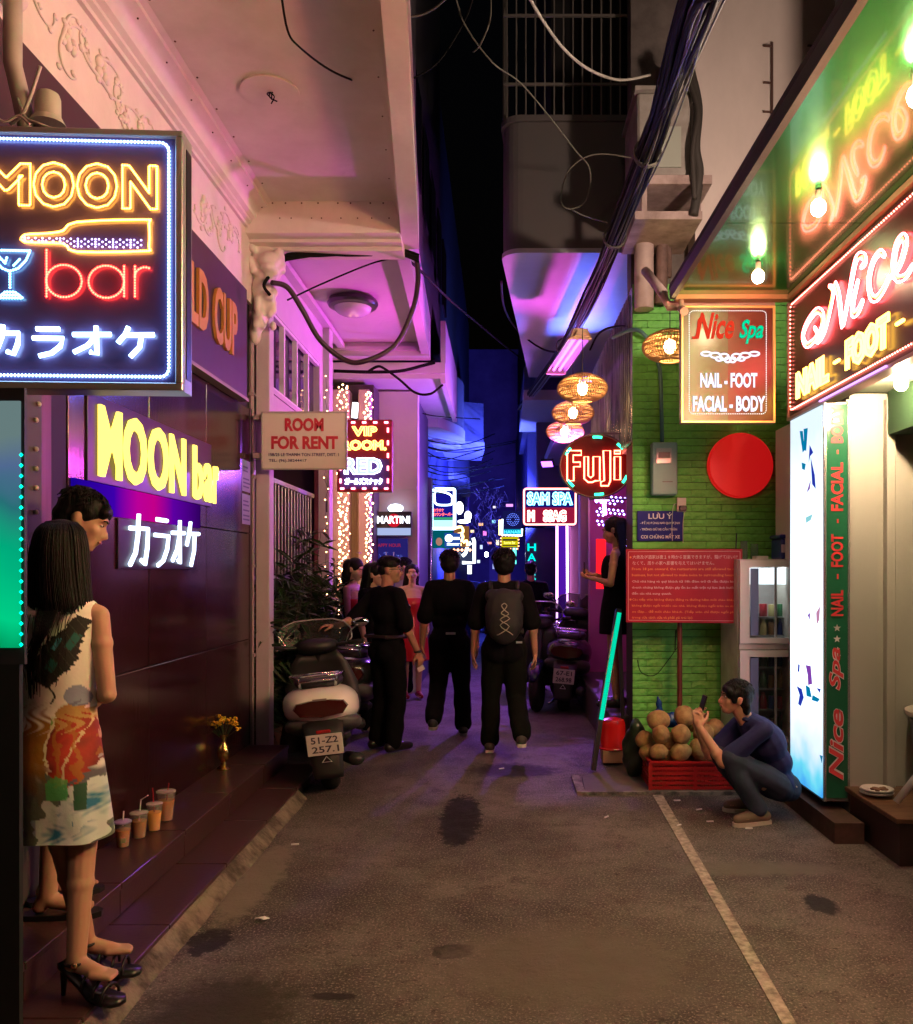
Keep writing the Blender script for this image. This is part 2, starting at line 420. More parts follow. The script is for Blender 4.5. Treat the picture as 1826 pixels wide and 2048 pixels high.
def torso_prims(J, k, fem=False, g=0, chestg=0, low=True):
    up = (J['neck'] - J['pelvis']).normalized(); side = (J['shR'] - J['shL']).normalized(); f = up.cross(side).normalized(); M = Matrix((side, f, side.cross(f))).transposed()
    wv = .115 if fem else .135; sr = .040 if fem else .048
    hs = (J['hipR'] - J['hipL']).normalized()
    pr = [('e', J['waist'], V((wv * k + g, (.088 if fem else .098) * k + g, .12 * k)), M),
          ('e', J['chest'], V(((.135 if fem else .16) * k + g, (.098 if fem else .112) * k + g, .155 * k + g)), M),
          ('e', J['chest'] + (J['neck'] - J['chest']) * .55, V(((.135 if fem else .165) * k + g, .078 * k + g, .075 * k + g)), M),
          ('c', J['shL'], J['neck'] - up * .02, sr * k + g * .5, .056 * k + g * .6), ('c', J['shR'], J['neck'] - up * .02, sr * k + g * .5, .056 * k + g * .6)]
    if fem: pr += [('e', J['chest'] + f * .07 * k + side * .06 * k * q - up * .02, V((.055 * k + g, .055 * k + g, .055 * k + g)), M) for q in (1, -1)]
    if low: pr += [('e', J['pelvis'], V(((.155 if fem else .15) * k + g, .11 * k + g, .115 * k + g)), M),
                   ('e', J['pelvis'] - f * .04 * k - up * .05 * k + hs * .06 * k, V((.085 * k + g, .085 * k + g, .09 * k + g)), M), ('e', J['pelvis'] - f * .04 * k - up * .05 * k - hs * .06 * k, V((.085 * k + g, .085 * k + g, .09 * k + g)), M)]
    return pr, f
def limb(J, k, a, b, r0, r1, g=0, mid=None):
    pr = [('c', J[a], J[b], r0 * k + g, r1 * k + g)]
    if mid: p = J[a].lerp(J[b], mid[0]); pr.append(('e', p, V((mid[1] * k + g,) * 3)))
    return pr
def body_mesh(J, k, hf, hup=(0, 0, 1), fem=False, hands=None, feet=None, vox=.008, ears=True, heel=0):
    pr, f = torso_prims(J, k, fem); hp, T, M = head_prims(J['head'], hf, hup, k, fem, ears); pr += hp
    pr += [('c', J['neck'] - V((0, 0, .03)), J['head'] + M @ V((0, -.02, -.05)) * k, (.048 if fem else .058) * k, (.046 if fem else .054) * k)]
    th, cf = (.078, .050) if fem else (.082, .054)
    for n in 'LR':
        pr += limb(J, k, 'sh' + n, 'el' + n, .040 if fem else .048, .032 if fem else .037, 0, (.35, .042 if fem else .052)) + limb(J, k, 'el' + n, 'wr' + n, .034 if fem else .040, .022 if fem else .026, 0, (.25, .036 if fem else .042))
        pr += limb(J, k, 'hip' + n, 'kn' + n, th, .052, 0, (.3, th + .004)) + limb(J, k, 'kn' + n, 'an' + n, .050, .034, 0, (.3, cf))
        hd = (hands or {}).get(n); dflt = (J['wr' + n] - J['el' + n]).normalized(); sd = 1 if n == 'R' else -1
        if hd is None: pr += hand_prims(J['wr' + n], dflt, V((-sd, 0, 0)), 1 if n == 'L' else -1, .35, k)
        else: pr += hand_prims(J['wr' + n], *hd, k=k)
        fd = (feet or {}).get(n, (0, 1)); pr += foot_prims(J['an' + n], fd, k, heel)
    return fuse(pr, vox, 2, 0, 'body'), T, M
def leg_cloth(J, k, g=.016, low=1.0, flare=0, ns='LR', lowg=None, vox=.012, noise=.004, seat=True):
    pr = []
    if seat:
        t, f = torso_prims(J, k, False, g * .8); pr += t[-3:]
    for n in ns:
        pr += [('c', J['hip' + n], J['kn' + n], .088 * k + g, .062 * k + g)]
        if low > 0:
            e = J['kn' + n].lerp(J['an' + n], low); pr += [('c', J['kn' + n], e, .058 * k + g, .045 * k + g + flare), ('e', J['kn' + n].lerp(e, .3), V((.060 * k + g,) * 3))]
    return fuse(pr, vox, 3, noise, 'trousers', 14)
def top_cloth(J, k, g=.016, sleeve=.9, fem=False, long=.0, vox=.012, noise=.004, forearm=0, elg=0):
    pr, f = torso_prims(J, k, fem, g)
    pr = [p for p in pr]
    if long == 0: pr = pr[:-2]
    for n in 'LR':
        if sleeve > 0:
            e = J['sh' + n].lerp(J['el' + n], sleeve); pr.append(('c', J['sh' + n], e, .050 * k + g * .45, .041 * k + g * .9 + elg))
        if forearm > 0: pr.append(('c', J['el' + n], J['el' + n].lerp(J['wr' + n], forearm), .046 * k + g, .034 * k + g))
    return fuse(pr, vox, 3, noise, 'shirt', 12)
def shoe_prims(a, d, k=1, sole=.0):
    d = V((d[0], d[1], 0)).normalized(); b = a.copy(); z0 = a.z - .075 * k
    hl = a - d * .045 * k; hl.z = z0 + .042 * k; md = a + d * .06 * k; md.z = z0 + .045 * k; toe = a + d * .165 * k; toe.z = z0 + .034 * k
    return [('c', hl, md, .044 * k, .042 * k), ('c', md, toe, .044 * k, .034 * k), ('c', a - V((0, 0, .01)), hl, .043 * k, .038 * k), ('c', a + V((0, 0, .0)), md, .04 * k, .036 * k)]
def sole_mesh(mb, a, d, k=1, t=.02, z0=None):
    d = V((d[0], d[1], 0)).normalized(); s = V((d.y, -d.x, 0)); z = (a.z - .078 * k) if z0 is None else z0; prof = [(-.088, 0), (-.08, .030), (-.03, .038), (.06, .041), (.13, .045), (.175, .036), (.2, .012)]
    pts = [a + d * x * k + s * y * k for x, y in prof] + [a + d * x * k - s * y * k for x, y in reversed(prof)]
    mb.prism([V((p.x, p.y, z - .006)) for p in pts], (0, 0, t))
def hair_locks(T, M, k, parent, m, n=230, vol=1.0, fringe=True, seed=1):
    r = random.Random(seed); mb = MB(); R = V((.083, .100, .086)) * vol; C = V((0, -.022, .043))
    for q in range(n):
        a = r.uniform(0, 2 * PI); t = r.uniform(.05, 1.25) ; pts = []
        if math.sin(a) > .35 and t > .95: t = r.uniform(.1, .8)
        da = r.uniform(-.5, .5); L = r.uniform(.25, .55)
        for j in range(4):
            tt = t + L * j / 3; aa = a + da * j / 3; lift = 1.02 + .05 * math.sin(j * .9) * r.random() + (.03 * j if r.random() < .12 else 0)
            pts.append(T(*((C.x + R.x * math.sin(tt) * math.cos(aa) * lift), (C.y + R.y * math.sin(tt) * math.sin(aa) * lift), (C.z + R.z * math.cos(tt) * lift))))
        mb.tube(pts, r.uniform(.0035, .0065) * k, 4, r1=.0008)
    return mb.build('hair_locks', m, parent, True, kind='stuff')
def eyes(T, M, parent, k=1, world=False, m=None):
    wh = P('eye_white', (.75, .72, .7), .2); ir = P('iris_dark', (.02, .012, .01), .15)
    for s in (1, -1):
        o = MB().ball(T(.030 * s, .0745, .012), (.0115 * k, .006 * k, .0055 * k), 10, 7, M.to_4x4()).build('eye', wh, parent, True)
        MB().ball(T(.030 * s, .0800, .012), (.0052 * k, .003 * k, .0050 * k), 8, 6, M.to_4x4()).build('iris', ir, o, True)
        mb = MB().tube([T(.014 * s, .088, .030), T(.030 * s, .088, .036), T(.048 * s, .077, .032)], .0032 * k, 5); mb.build('eyebrow', P('brow', (.015, .01, .008), .8), parent, True)
    mb = MB().tube([T(-.021, .090, -.054), T(-.008, .0965, -.0525), T(.008, .0965, -.0525), T(.021, .090, -.054)], .0045 * k, 6)
    mb.build('lips', m or P('lips', (.35, .12, .10), .4), parent, True)

# ================================================================ THE SETTING
def ground_mat():
    m = bpy.data.materials.new('alley_concrete'); m.use_nodes = True; nt = m.node_tree; N = nt.nodes; L = nt.links; b = N['Principled BSDF']
    tc = N.new('ShaderNodeTexCoord'); src = tc.outputs['Object']
    def noise(sc, det=8, ro=.65):
        n = N.new('ShaderNodeTexNoise'); n.inputs['Scale'].default_value = sc; n.inputs['Detail'].default_value = det; n.inputs['Roughness'].default_value = ro
        L.new(src, n.inputs['Vector']); return n
    def ramp(s, p0, p1, c0=(0, 0, 0), c1=(1, 1, 1)):
        r = N.new('ShaderNodeValToRGB'); r.color_ramp.elements[0].position = p0; r.color_ramp.elements[1].position = p1
        r.color_ramp.elements[0].color = (*c0, 1); r.color_ramp.elements[1].color = (*c1, 1); L.new(s, r.inputs[0]); return r.outputs[0]
    def mix(f, a, c):
        x = N.new('ShaderNodeMix'); x.data_type = 'RGBA'; L.new(f, x.inputs[0])
        for s, v in ((6, a), (7, c)):
            if isinstance(v, tuple): x.inputs[s].default_value = (*v, 1)
            else: L.new(v, x.inputs[s])
        return x.outputs[2]
    col = ramp(noise(1.1).outputs[0], .40, .60, (.050, .044, .040), (.145, .128, .115))
    col = mix(ramp(noise(5, 9, .75).outputs[0], .50, .64), col, (.062, .050, .044))
    col = mix(ramp(noise(11, 6, .8).outputs[0], .58, .66), col, (.030, .023, .020))
    col = mix(ramp(noise(36, 4, .7).outputs[0], .58, .66), col, (.038, .030, .026)); fine = noise(90, 3, .7); col = mix(ramp(fine.outputs[0], .53, .66), col, (.32, .28, .24))
    warp = noise(15, 9, .75)
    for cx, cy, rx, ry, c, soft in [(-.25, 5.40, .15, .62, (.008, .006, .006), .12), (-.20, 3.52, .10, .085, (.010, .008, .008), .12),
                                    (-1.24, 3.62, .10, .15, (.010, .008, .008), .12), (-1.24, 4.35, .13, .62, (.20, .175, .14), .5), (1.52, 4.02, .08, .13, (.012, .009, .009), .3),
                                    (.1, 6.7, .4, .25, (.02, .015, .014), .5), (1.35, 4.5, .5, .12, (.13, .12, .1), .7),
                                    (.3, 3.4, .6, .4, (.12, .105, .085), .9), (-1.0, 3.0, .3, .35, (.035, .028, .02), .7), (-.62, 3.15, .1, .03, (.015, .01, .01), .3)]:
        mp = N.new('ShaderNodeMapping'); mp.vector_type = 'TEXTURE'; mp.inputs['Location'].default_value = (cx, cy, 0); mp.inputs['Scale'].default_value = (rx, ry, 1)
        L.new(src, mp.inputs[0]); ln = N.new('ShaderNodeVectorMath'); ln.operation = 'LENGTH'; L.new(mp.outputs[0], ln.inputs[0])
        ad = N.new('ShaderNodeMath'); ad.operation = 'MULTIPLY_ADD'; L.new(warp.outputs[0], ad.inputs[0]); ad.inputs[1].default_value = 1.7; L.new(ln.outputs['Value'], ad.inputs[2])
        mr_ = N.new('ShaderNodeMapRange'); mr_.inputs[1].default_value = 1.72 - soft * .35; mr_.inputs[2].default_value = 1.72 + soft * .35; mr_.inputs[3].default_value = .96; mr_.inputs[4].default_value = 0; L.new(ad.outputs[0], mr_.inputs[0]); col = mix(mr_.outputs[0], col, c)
    L.new(col, b.inputs['Base Color'])
    L.new(ramp(noise(3).outputs[0], .35, .7, (.6, .6, .6), (.85, .85, .85)), b.inputs['Roughness']); b.inputs['Specular IOR Level'].default_value = .35
    bp = N.new('ShaderNodeBump'); bp.inputs['Distance'].default_value = .008; L.new(noise(70, 8, .85).outputs[0], bp.inputs['Height'])
    b2 = N.new('ShaderNodeBump'); b2.inputs['Distance'].default_value = .02; L.new(noise(4, 5).outputs[0], b2.inputs['Height']); L.new(bp.outputs[0], b2.inputs['Normal'])
    L.new(b2.outputs[0], b.inputs['Normal']); return m
GM = ground_mat()
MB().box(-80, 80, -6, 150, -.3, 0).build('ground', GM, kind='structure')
slab_m = P('old_concrete', (.075, .062, .052), .8, var=(4, (.13, .11, .09), .2), bump=(40, .004))
# raised apron in front of the green house, its pale worn edge
MB().prism([(.60, 5.99, 0), (2.4, 5.99, 0), (2.4, 6.9, 0), (1.06, 6.9, 0), (.62, 6.42, 0)], (0, 0, .022)).build('apron', slab_m, kind='structure')
pm = P('worn_line_paint', (.42, .38, .32), .8, var=(26, (.16, .14, .12), .14), bump=(60, .002))
tag(MB().prism([(.965, 1.2, .001), (1.02, 1.2, .001), (1.03, 2.96, .001), (1.14, 5.975, .001), (1.07, 5.975, .001), (.98, 2.96, .001)], (0, 0, .004)).build('parking_line', pm), kind='structure')
MB().box(.57, 2.0, 5.955, 5.988, .001, .024).build('apron_edge', P('pale_edge', (.22, .19, .16), .8, var=(12, (.05, .045, .04), .10)), kind='structure')
MB().box(.54, .60, 5.97, 6.45, .001, .023).build('apron_edge', _m['pale_edge'], kind='structure')
# dark granite steps of the bar on the left, laid in slabs
gran = P('purple_granite', (.042, .016, .018), .30, var=(30, (.075, .035, .036), .18), bump=(60, .0008), spec=.6)
st = wthing('entrance_steps', 'low dark purple granite steps running along the front of the bar', 'steps', (-1.66, 4, 0)); tag(st, kind='structure')
MB().box(-1.66, -1.405, .6, 6.55, -.02, .055).build('step_core', slab_m, st)
MB().box(-2.3, -1.665, .6, 6.62, -.02, .19).build('step_core', slab_m, st)
for i in range(8):
    y0 = .6 + i * .75; y1 = min(y0 + .744, 6.6)
    MB().box(-1.662, -1.398, y0, y1, .056, .078 + .001 * (i % 2), None, .003).build('step_slab', gran, st)
    MB().box(-1.97, -1.645, y0 + .1, min(y1 + .1, 6.62), .191, .218 + .001 * (i % 2), None, .003).build('step_slab', gran, st)
    MB().box(-1.664, -1.652, y0 + .1, min(y1 + .1, 6.62), .080, .190, None, .002).build('riser_slab', gran, st)
mb = MB(); prof = [(-1.405, .0), (-1.405, .062), (-1.385, .052), (-1.345, .014), (-1.33, .0)]
mb.loft([[V((x + .004 * math.sin(yy * 7) + .003 * math.sin(yy * 17), yy, z)) for x, z in prof] for yy in np.arange(.6, 5.95, .08)])
mb.build('kerb', P('kerb_mortar', (.06, .048, .038), .9, var=(6, (.21, .175, .135), .10), bump=(35, .012)), kind='structure')

# ---------------------------------------------------------------- bar building on the left
cream = P('cream_paint', (.76, .68, .64), .5, var=(1.7, (.62, .55, .50), .16), bump=(14, .003))
lacq = P('lacquered_panel', (.022, .006, .008), .17, var=(1.2, (.034, .010, .012), .25), streak=(6, 1.5, .25), bump=(30, .0006), spec=.7)
dark = P('dark_render', (.02, .018, .02), .8)
maroon = P('maroon_fascia', (.05, .022, .032), .42, var=(3, (.065, .03, .04), .3))
B1 = wthing('bar_building', 'bar front with dark glossy panels under a cream stucco balcony with relief flowers', 'building', (-2.2, 4, 0))
MB().box(-6, -1.972, 3.83, 6.70, -.05, 3.66).build('wall', dark, B1)
MB().box(-6, -2.02, -1.5, 3.828, -.05, 3.66).build('wall', dark, B1)
for j, (z0, z1) in enumerate(((.222, 1.04), (1.046, 1.86), (1.866, 2.83))):
    for i, (y0, y1) in enumerate(((3.84, 4.72), (4.726, 5.64), (5.646, 6.69))):
        MB().box(-1.972, -1.950 - .0006 * ((i + j) % 2), y0, y1, z0, z1, None, .002).build('wall_panel', lacq, B1)
MB().box(-1.985, -1.945, 6.62, 6.70, .2, 2.84).build('end_trim', P('end_trim', (.06, .045, .05), .4), B1)
# timber jambs and dark door recess
wood_r = P('red_timber', (.16, .05, .035), .4, var=(3, (.10, .03, .02), .2), streak=(12, 12, .6))
MB().box(-2.02, -1.93, 3.57, 3.66, .22, 2.84, None, .004).build('door_jamb', wood_r, B1)
MB().box(-2.02, -1.955, 3.66, 3.83, .22, 2.84).build('door_recess', P('recess', (.012, .006, .01), .6), B1)
MB().box(-2.02, -1.925, 3.40, 3.57, .22, 2.84).build('door_post', P('post_grey', (.075, .06, .055), .6), B1)
tagled = dots('stud', [[V((-1.92, 3.52, z)), V((-1.92, 3.52, z))] for z in (1.5,)], 1, .001, P('stud', (.5, .45, .4), .4), B1)
bpy.data.objects.remove(tagled)
for z in (2.27, 2.20, 2.08, 2.0, 1.92, 1.82, 1.73, 1.65, 1.56):
    MB().ball((-1.918, 3.515 + .02 * (int(z * 100) % 2), z), .011, 8, 6).build('stud', P('stud', (.6, .56, .5), .3), B1, True)
# fascia with gold lettering
MB().box(-1.972, -1.885, -1, 6.33, 2.86, 3.665).build('fascia', maroon, B1)
MB().box(-1.95, -1.875, -1, 6.35, 2.835, 2.858).build('fascia_trim', P('fascia_trim', (.30, .22, .2), .45), B1)
frF = Fr((-1.885, 4.46, 0), (0, 1, 0), (0, 0, 1))
letters('WORLD CUP', 'fascia_letter', P('gold_letter', (.62, .30, .07), .38, metal=.2), B1, frF, 0, 3.08, 1.58, .38, .022, .02, bold=.03)
# stucco frieze, crown moulding, soffit, beams
MB().box(-6, -1.95, -1, 6.86, 3.668, 4.62).build('frieze', cream, B1)
prof = [(-1.95, 4.20), (-1.925, 4.20), (-1.925, 4.225), (-1.90, 4.235), (-1.90, 4.255), (-1.868, 4.27), (-1.862, 4.30), (-1.83, 4.34), (-1.78, 4.36), (-1.78, 4.385), (-1.75, 4.40), (-1.95, 4.42)]
MB().loft([[V((x, y, z)) for x, z in prof] for y in (-1, 6.52)]).build('crown_moulding', cream, B1, 'auto')
ox = lambda y: -.13 - .0764 * y; ix = lambda y: -.225 - .0824 * y
MB().prism([(-1.95, -1, 4.40), (ix(-1) + .02, -1, 4.40), (ix(6.86) + .02, 6.86, 4.40), (-1.95, 6.86, 4.40)], (0, 0, .14)).build('soffit', cream, B1)
mb = MB()
for dx, z0, z1 in ((0, 4.17, 4.54), (-.03, 4.30, 4.345), (-.05, 4.36, 4.40)):
    mb.prism([(ix(-1) + dx, -1, z0), (ox(-1), -1, z0), (ox(6.86), 6.86, z0), (ix(6.86) + dx, 6.86, z0)], (0, 0, z1 - z0))
mb.build('edge_beam', cream, B1)
mb = MB()
prof = [(6.50, 4.40), (6.50, 4.20), (6.52, 4.165), (6.60, 4.15), (6.61, 4.13), (6.68, 4.12), (6.70, 4.095), (6.86, 4.085), (6.86, 4.53)]
mb.loft([[V((x, y, z)) for y, z in prof] for x in (-1.949, ix(6.6) + .001)]); mb.build('end_beam', cream, B1, 'auto')
# relief flowers and scrolls on the frieze and on the corner bracket
def relief(mb, fr, u, v, s, seed):
    r = random.Random(seed)
    for k in range(5):
        a = 2 * PI * k / 5 + r.random(); c = fr.p(u + .035 * s * math.cos(a), v + .035 * s * math.sin(a), .004)
        mb.ball(c, (.018 * s, .026 * s, .026 * s), 8, 6)
    mb.ball(fr.p(u, v, .014), .014 * s, 8, 6)
    for q in range(3):
        a0 = r.random() * 6.28; pts = []
        for t in range(14):
            rr = (.06 + .13 * t / 13) * s * (1 - .25 * math.sin(t * .5)); a = a0 + t * .17 * (1 if q % 2 else -1)
            pts.append(fr.p(u + rr * math.cos(a), v + rr * math.sin(a) * .8, .004))
        mb.tube(smooth_path(pts, 2), .011 * s, 6, r1=.004 * s)
        for t in range(3, 13, 3):
            d = V((r.uniform(-.03, .03), r.uniform(-.03, .03), 0)); mb.ball(pts[t] + V((0, d.x, d.y)) * s, (.009 * s, .022 * s, .014 * s), 7, 5)
frW = Fr((-1.95, 0, 0), (0, 1, 0), (0, 0, 1))
for i, (y, z, s) in enumerate(((3.55, 4.03, .9), (3.85, 3.97, 1.0), (4.15, 4.02, 1.1), (4.38, 3.93, .8), (4.62, 3.96, .95), (5.6, 3.98, 1.1), (5.9, 3.95, .9), (6.15, 4.0, 1.0))):
    m = MB(); relief(m, frW, y, z, s, i); m.build('relief_flower', cream, B1, True)
def lumps(name, pts, m, parent, vox=.012, sm=2, noise=0):
    me = fuse([('e', V(c), V(r)) for c, r in pts], vox, sm, noise); return put(name, me, parent, m)

# corner bracket: a stucco lion head with curls under the beam end
pr = [((-1.86, 6.74, 4.02), (.13, .10, .13)), ((-1.80, 6.66, 4.0), (.09, .09, .07)), ((-1.80, 6.63, 3.93), (.06, .07, .04)), ((-1.88, 6.74, 3.80), (.10, .09, .14)), ((-1.90, 6.74, 3.62), (.07, .07, .16)), ((-1.93, 6.7, 3.45), (.05, .06, .1))]
r_ = random.Random(3)
for i in range(46):
    a = r_.uniform(0, 6.28); pr.append(((-1.84 + .13 * math.cos(a) * r_.uniform(.7, 1), 6.72 + r_.uniform(-.09, .02), 4.02 + .15 * math.sin(a)), (.034, .034, .034)))
for i in range(26): pr.append(((-1.86 + r_.uniform(-.07, .09), 6.66 + r_.uniform(-.03, .05), 3.85 - .38 * r_.random()), (.03, .03, .04)))
lumps('bracket', pr, cream, B1, .014, 2)
pr = []; r_ = random.Random(5)
for i in range(60):
    z = 3.75 + 1.6 * r_.random(); pr.append(((-1.90 + r_.uniform(-.03, .09), 3.12 + r_.uniform(-.12, .16), z), (.06, .07, .07)))
lumps('corner_statue', pr, cream, B1, .02, 2)
pole_w = P('dull_white_pipe', (.42, .40, .36), .5, var=(4, (.32, .30, .27), .2))
dp = MB().tube([(-1.80, 3.14, 5.2), (-1.80, 3.14, 3.45), (-1.76, 3.13, 3.3), (-1.74, 3.13, 3.2)], .032, 12).build('sign_pole', pole_w, None, True)
tag(dp, 'pale grey vertical pipe above the hanging light-up bar sign', 'pipe')

# ---------------------------------------------------------------- second house on the left
lav = P('lilac_paint', (.52, .45, .50), .6, var=(2, (.44, .38, .44), .25), bump=(20, .003))
B2 = wthing('terrace_house', 'pale terrace house with a four pane window band above its planted entrance', 'house', (-2.2, 8, 0))
MB().box(-1.935, -1.825, 6.73, 6.86, 0, 4.2, None, .006).build('gate_post', lav, B2)
MB().box(-1.975, -1.955, 6.705, 6.73, 0, 3.7).tube([(-1.955, 6.69, .1), (-1.955, 6.69, 3.9)], .02, 8).build('drain_pipe', P('pipe_grey', (.34, .26, .28), .5), B2, 'auto')
for z in (.9, 1.6, 2.3, 2.95): MB().box(-1.985, -1.925, 6.66, 6.715, z, z + .022).build('pipe_clip', _m['pipe_grey'], B2)
for a in ((6.86, 7.08, 2.86, 4.26), (8.95, 9.30, 2.86, 4.26), (7.08, 8.95, 2.86, 3.09), (7.08, 8.95, 3.75, 4.26)):
    MB().box(-2.15, -1.90, *a).build('wall', lav, B2)
MB().box(-1.93, -1.885, 7.02, 9.02, 3.05, 3.088).build('window_sill', lav, B2)
gl = P('purple_glass', (.03, .02, .05), .06, spec=.8)
W = MB().box(-1.945, -1.905, 7.08, 8.95, 3.09, 3.12).box(-1.945, -1.905, 7.08, 8.95, 3.72, 3.75).build('window', P('white_frame', (.6, .56, .6), .4), B2)
ys = [7.08, 7.50, 7.97, 8.44, 8.95]
for y in ys[1:-1]: MB().box(-1.945, -1.90, y - .022, y + .022, 3.12, 3.72).build('mullion', _m['white_frame'], W)
for a, b in zip(ys, ys[1:]): MB().box(-1.975, -1.965, a, b, 3.10, 3.74).build('pane', gl, W)
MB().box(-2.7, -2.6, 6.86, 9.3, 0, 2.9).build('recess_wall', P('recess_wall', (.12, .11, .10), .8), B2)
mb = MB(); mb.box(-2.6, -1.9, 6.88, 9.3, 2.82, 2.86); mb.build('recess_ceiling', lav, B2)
gate_m = P('gate_metal', (.20, .19, .20), .4, metal=.5)
G = MB().box(-2.05, -2.01, 6.9, 9.2, 2.36, 2.40).box(-2.05, -2.01, 6.9, 9.2, 1.50, 1.53).build('gate', gate_m, B2)
for i in range(19): MB().cyl((-2.03, 6.95 + i * .12, .1), (-2.03, 6.95 + i * .12, 2.36), .009, n=6).build('gate_bar', gate_m, G)
MB().box(-1.95, -1.83, 9.12, 9.30, 0, 4.24, None, .005).build('gate_post', lav, B2)
MB().box(-1.86, -1.85, 9.1, 9.115, 2.2, 2.32).build('door_bell', dark, B2)
o2 = lambda y: -.52 - .031 * (y)
sof2 = P('pink_soffit', (.56, .46, .50), .5, var=(1.4, (.48, .40, .46), .25), bump=(15, .003))
MB().prism([(-2.2, 6.87, 4.26), (o2(6.87) - .1, 6.87, 4.26), (o2(10.0) - .1, 10.0, 4.26), (-2.2, 10.0, 4.26)], (0, 0, .12)).build('soffit', sof2, B2)
MB().prism([(o2(6.87) - .1, 6.87, 4.12), (o2(6.87), 6.87, 4.12), (o2(10.2), 10.2, 4.12), (o2(10.2) - .1, 10.2, 4.12)], (0, 0, .5)).build('edge_beam', sof2, B2)
MB().box(-2.2, o2(10.1) - .001, 10.0, 10.22, 4.10, 4.6).box(-2.2, -.94, 9.96, 10.0, 4.16, 4.2).build('end_beam', sof2, B2)
MB().box(-2.2, -1.86, 6.87, 10.0, 4.235, 4.258).box(-1.90, -1.82, 6.87, 10.0, 4.18, 4.235).build('wall_moulding', sof2, B2)
cl = wthing('ceiling_lamp', 'round dark metal ceiling lamp with glass dome under the violet balcony', 'lamp', (-1.45, 8.37, 4.2))
MB().lathe((-1.45, 8.37, 4.12), [(.16, .13), (.235, .12), (.25, .08), (.235, .05), (.19, .04)], 28).build('rim', P('lamp_rim', (.05, .045, .05), .3, metal=.6), cl, 'auto')
MB().ball((-1.45, 8.37, 4.16), (.185, .185, .085), 20, 10).build('dome', P('lamp_glass', (.5, .42, .5), .12, spec=.8), cl, True)
# pale wall above everything: dark upper floors that close the sky
up_m = P('night_render', (.035, .032, .036), .85, var=(2, (.05, .045, .05), .3))
UB = wthing('upper_floors', 'unlit dark upper floors rising above the left hand balconies', 'building', (-3, 9, 5)); 
MB().prism([(-8, -1.5, 4.63), (-.12, -1.5, 4.63), (-.68, 6.86, 4.63), (-8, 6.86, 4.63)], (0, 0, 7)).build('wall', up_m, UB)
MB().prism([(-8, 6.9, 4.63), (-.76, 6.9, 4.63), (-.85, 12, 4.63), (-8, 12, 4.63)], (0, 0, 6)).build('wall', up_m, UB)
MB().box(-8, -.95, 12.02, 26, 4.9, 9).build('wall', up_m, UB)
for i in range(5): MB().box(-.77 + .0, -.755 - .01 * i, 7.6 + i * 1.0, 8.2 + i * 1.0, 5.2, 6.1).build('window', P('dark_window', (.01, .01, .015), .1), UB)

# ---------------------------------------------------------------- third house: curtained bar door between light-strung posts
B3 = wthing('curtain_bar', 'narrow bar doorway with tall posts wound in warm fairy lights', 'building', (-1.9, 10.4, 0))
ros = P('rosy_render', (.42, .30, .32), .6, var=(2, (.34, .24, .28), .25), bump=(20, .003))
MB().box(-6, -1.55, 10.42, 10.9, 0, 3.85).build('wall', P('inner_dark', (.05, .03, .04), .6), B3)
MB().box(-2.02, -1.81, 10.2, 10.42, 0, 3.75, None, .01).build('post', ros, B3)
MB().box(-1.70, -1.565, 10.2, 10.42, 0, 3.75, None, .01).build('post', ros, B3)
cur = P('cream_curtain', (.52, .42, .28), .7)
mb = MB(); n = 40; vs = []
for z in (.05, 3.2):
    for i in range(n): vs.append((-1.81 + .11 * i / (n - 1) * 1.0, 10.36 + .018 * math.sin(i * .9), z))
mb.add(vs, [(i, i + 1, n + i + 1, n + i) for i in range(n - 1)]); mb.build('curtain', cur, B3, True)
MB().box(-2.25, -2.03, 10.3, 10.42, 0, 3.2).build('side_panel', P('wine_panel', (.12, .03, .05), .5), B3)
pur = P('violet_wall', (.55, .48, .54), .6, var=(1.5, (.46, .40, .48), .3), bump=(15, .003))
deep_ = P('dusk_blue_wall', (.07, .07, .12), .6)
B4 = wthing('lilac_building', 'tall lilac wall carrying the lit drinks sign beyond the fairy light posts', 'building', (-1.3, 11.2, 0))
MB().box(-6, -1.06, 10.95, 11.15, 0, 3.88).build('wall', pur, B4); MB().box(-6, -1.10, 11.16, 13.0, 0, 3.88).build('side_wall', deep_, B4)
MB().box(-1.63, -1.07, 10.92, 10.95, 2.62, 2.66).build('string_course', pur, B4)
sof3 = P('violet_soffit', (.55, .50, .56), .55, var=(1.3, (.46, .42, .5), .3), bump=(12, .003))
MB().prism([(-2.2, 10.3, 3.9), (-.72, 10.3, 3.9), (-.74, 13.0, 3.9), (-2.2, 13.0, 3.9)], (0, 0, .1)).build('soffit', sof3, B4)
MB().box(-.72, -.66, 10.3, 13.0, 3.84, 4.6).build('edge_beam', sof3, B4)
MB().box(-2.2, -.66, 10.24, 10.3, 3.95, 4.08).build('front_lip', sof3, B4)
MB().lathe((-1.15, 12.6, 3.895), [(.06, 0), (.06, .02)], 14).build('vent', dark, B4)
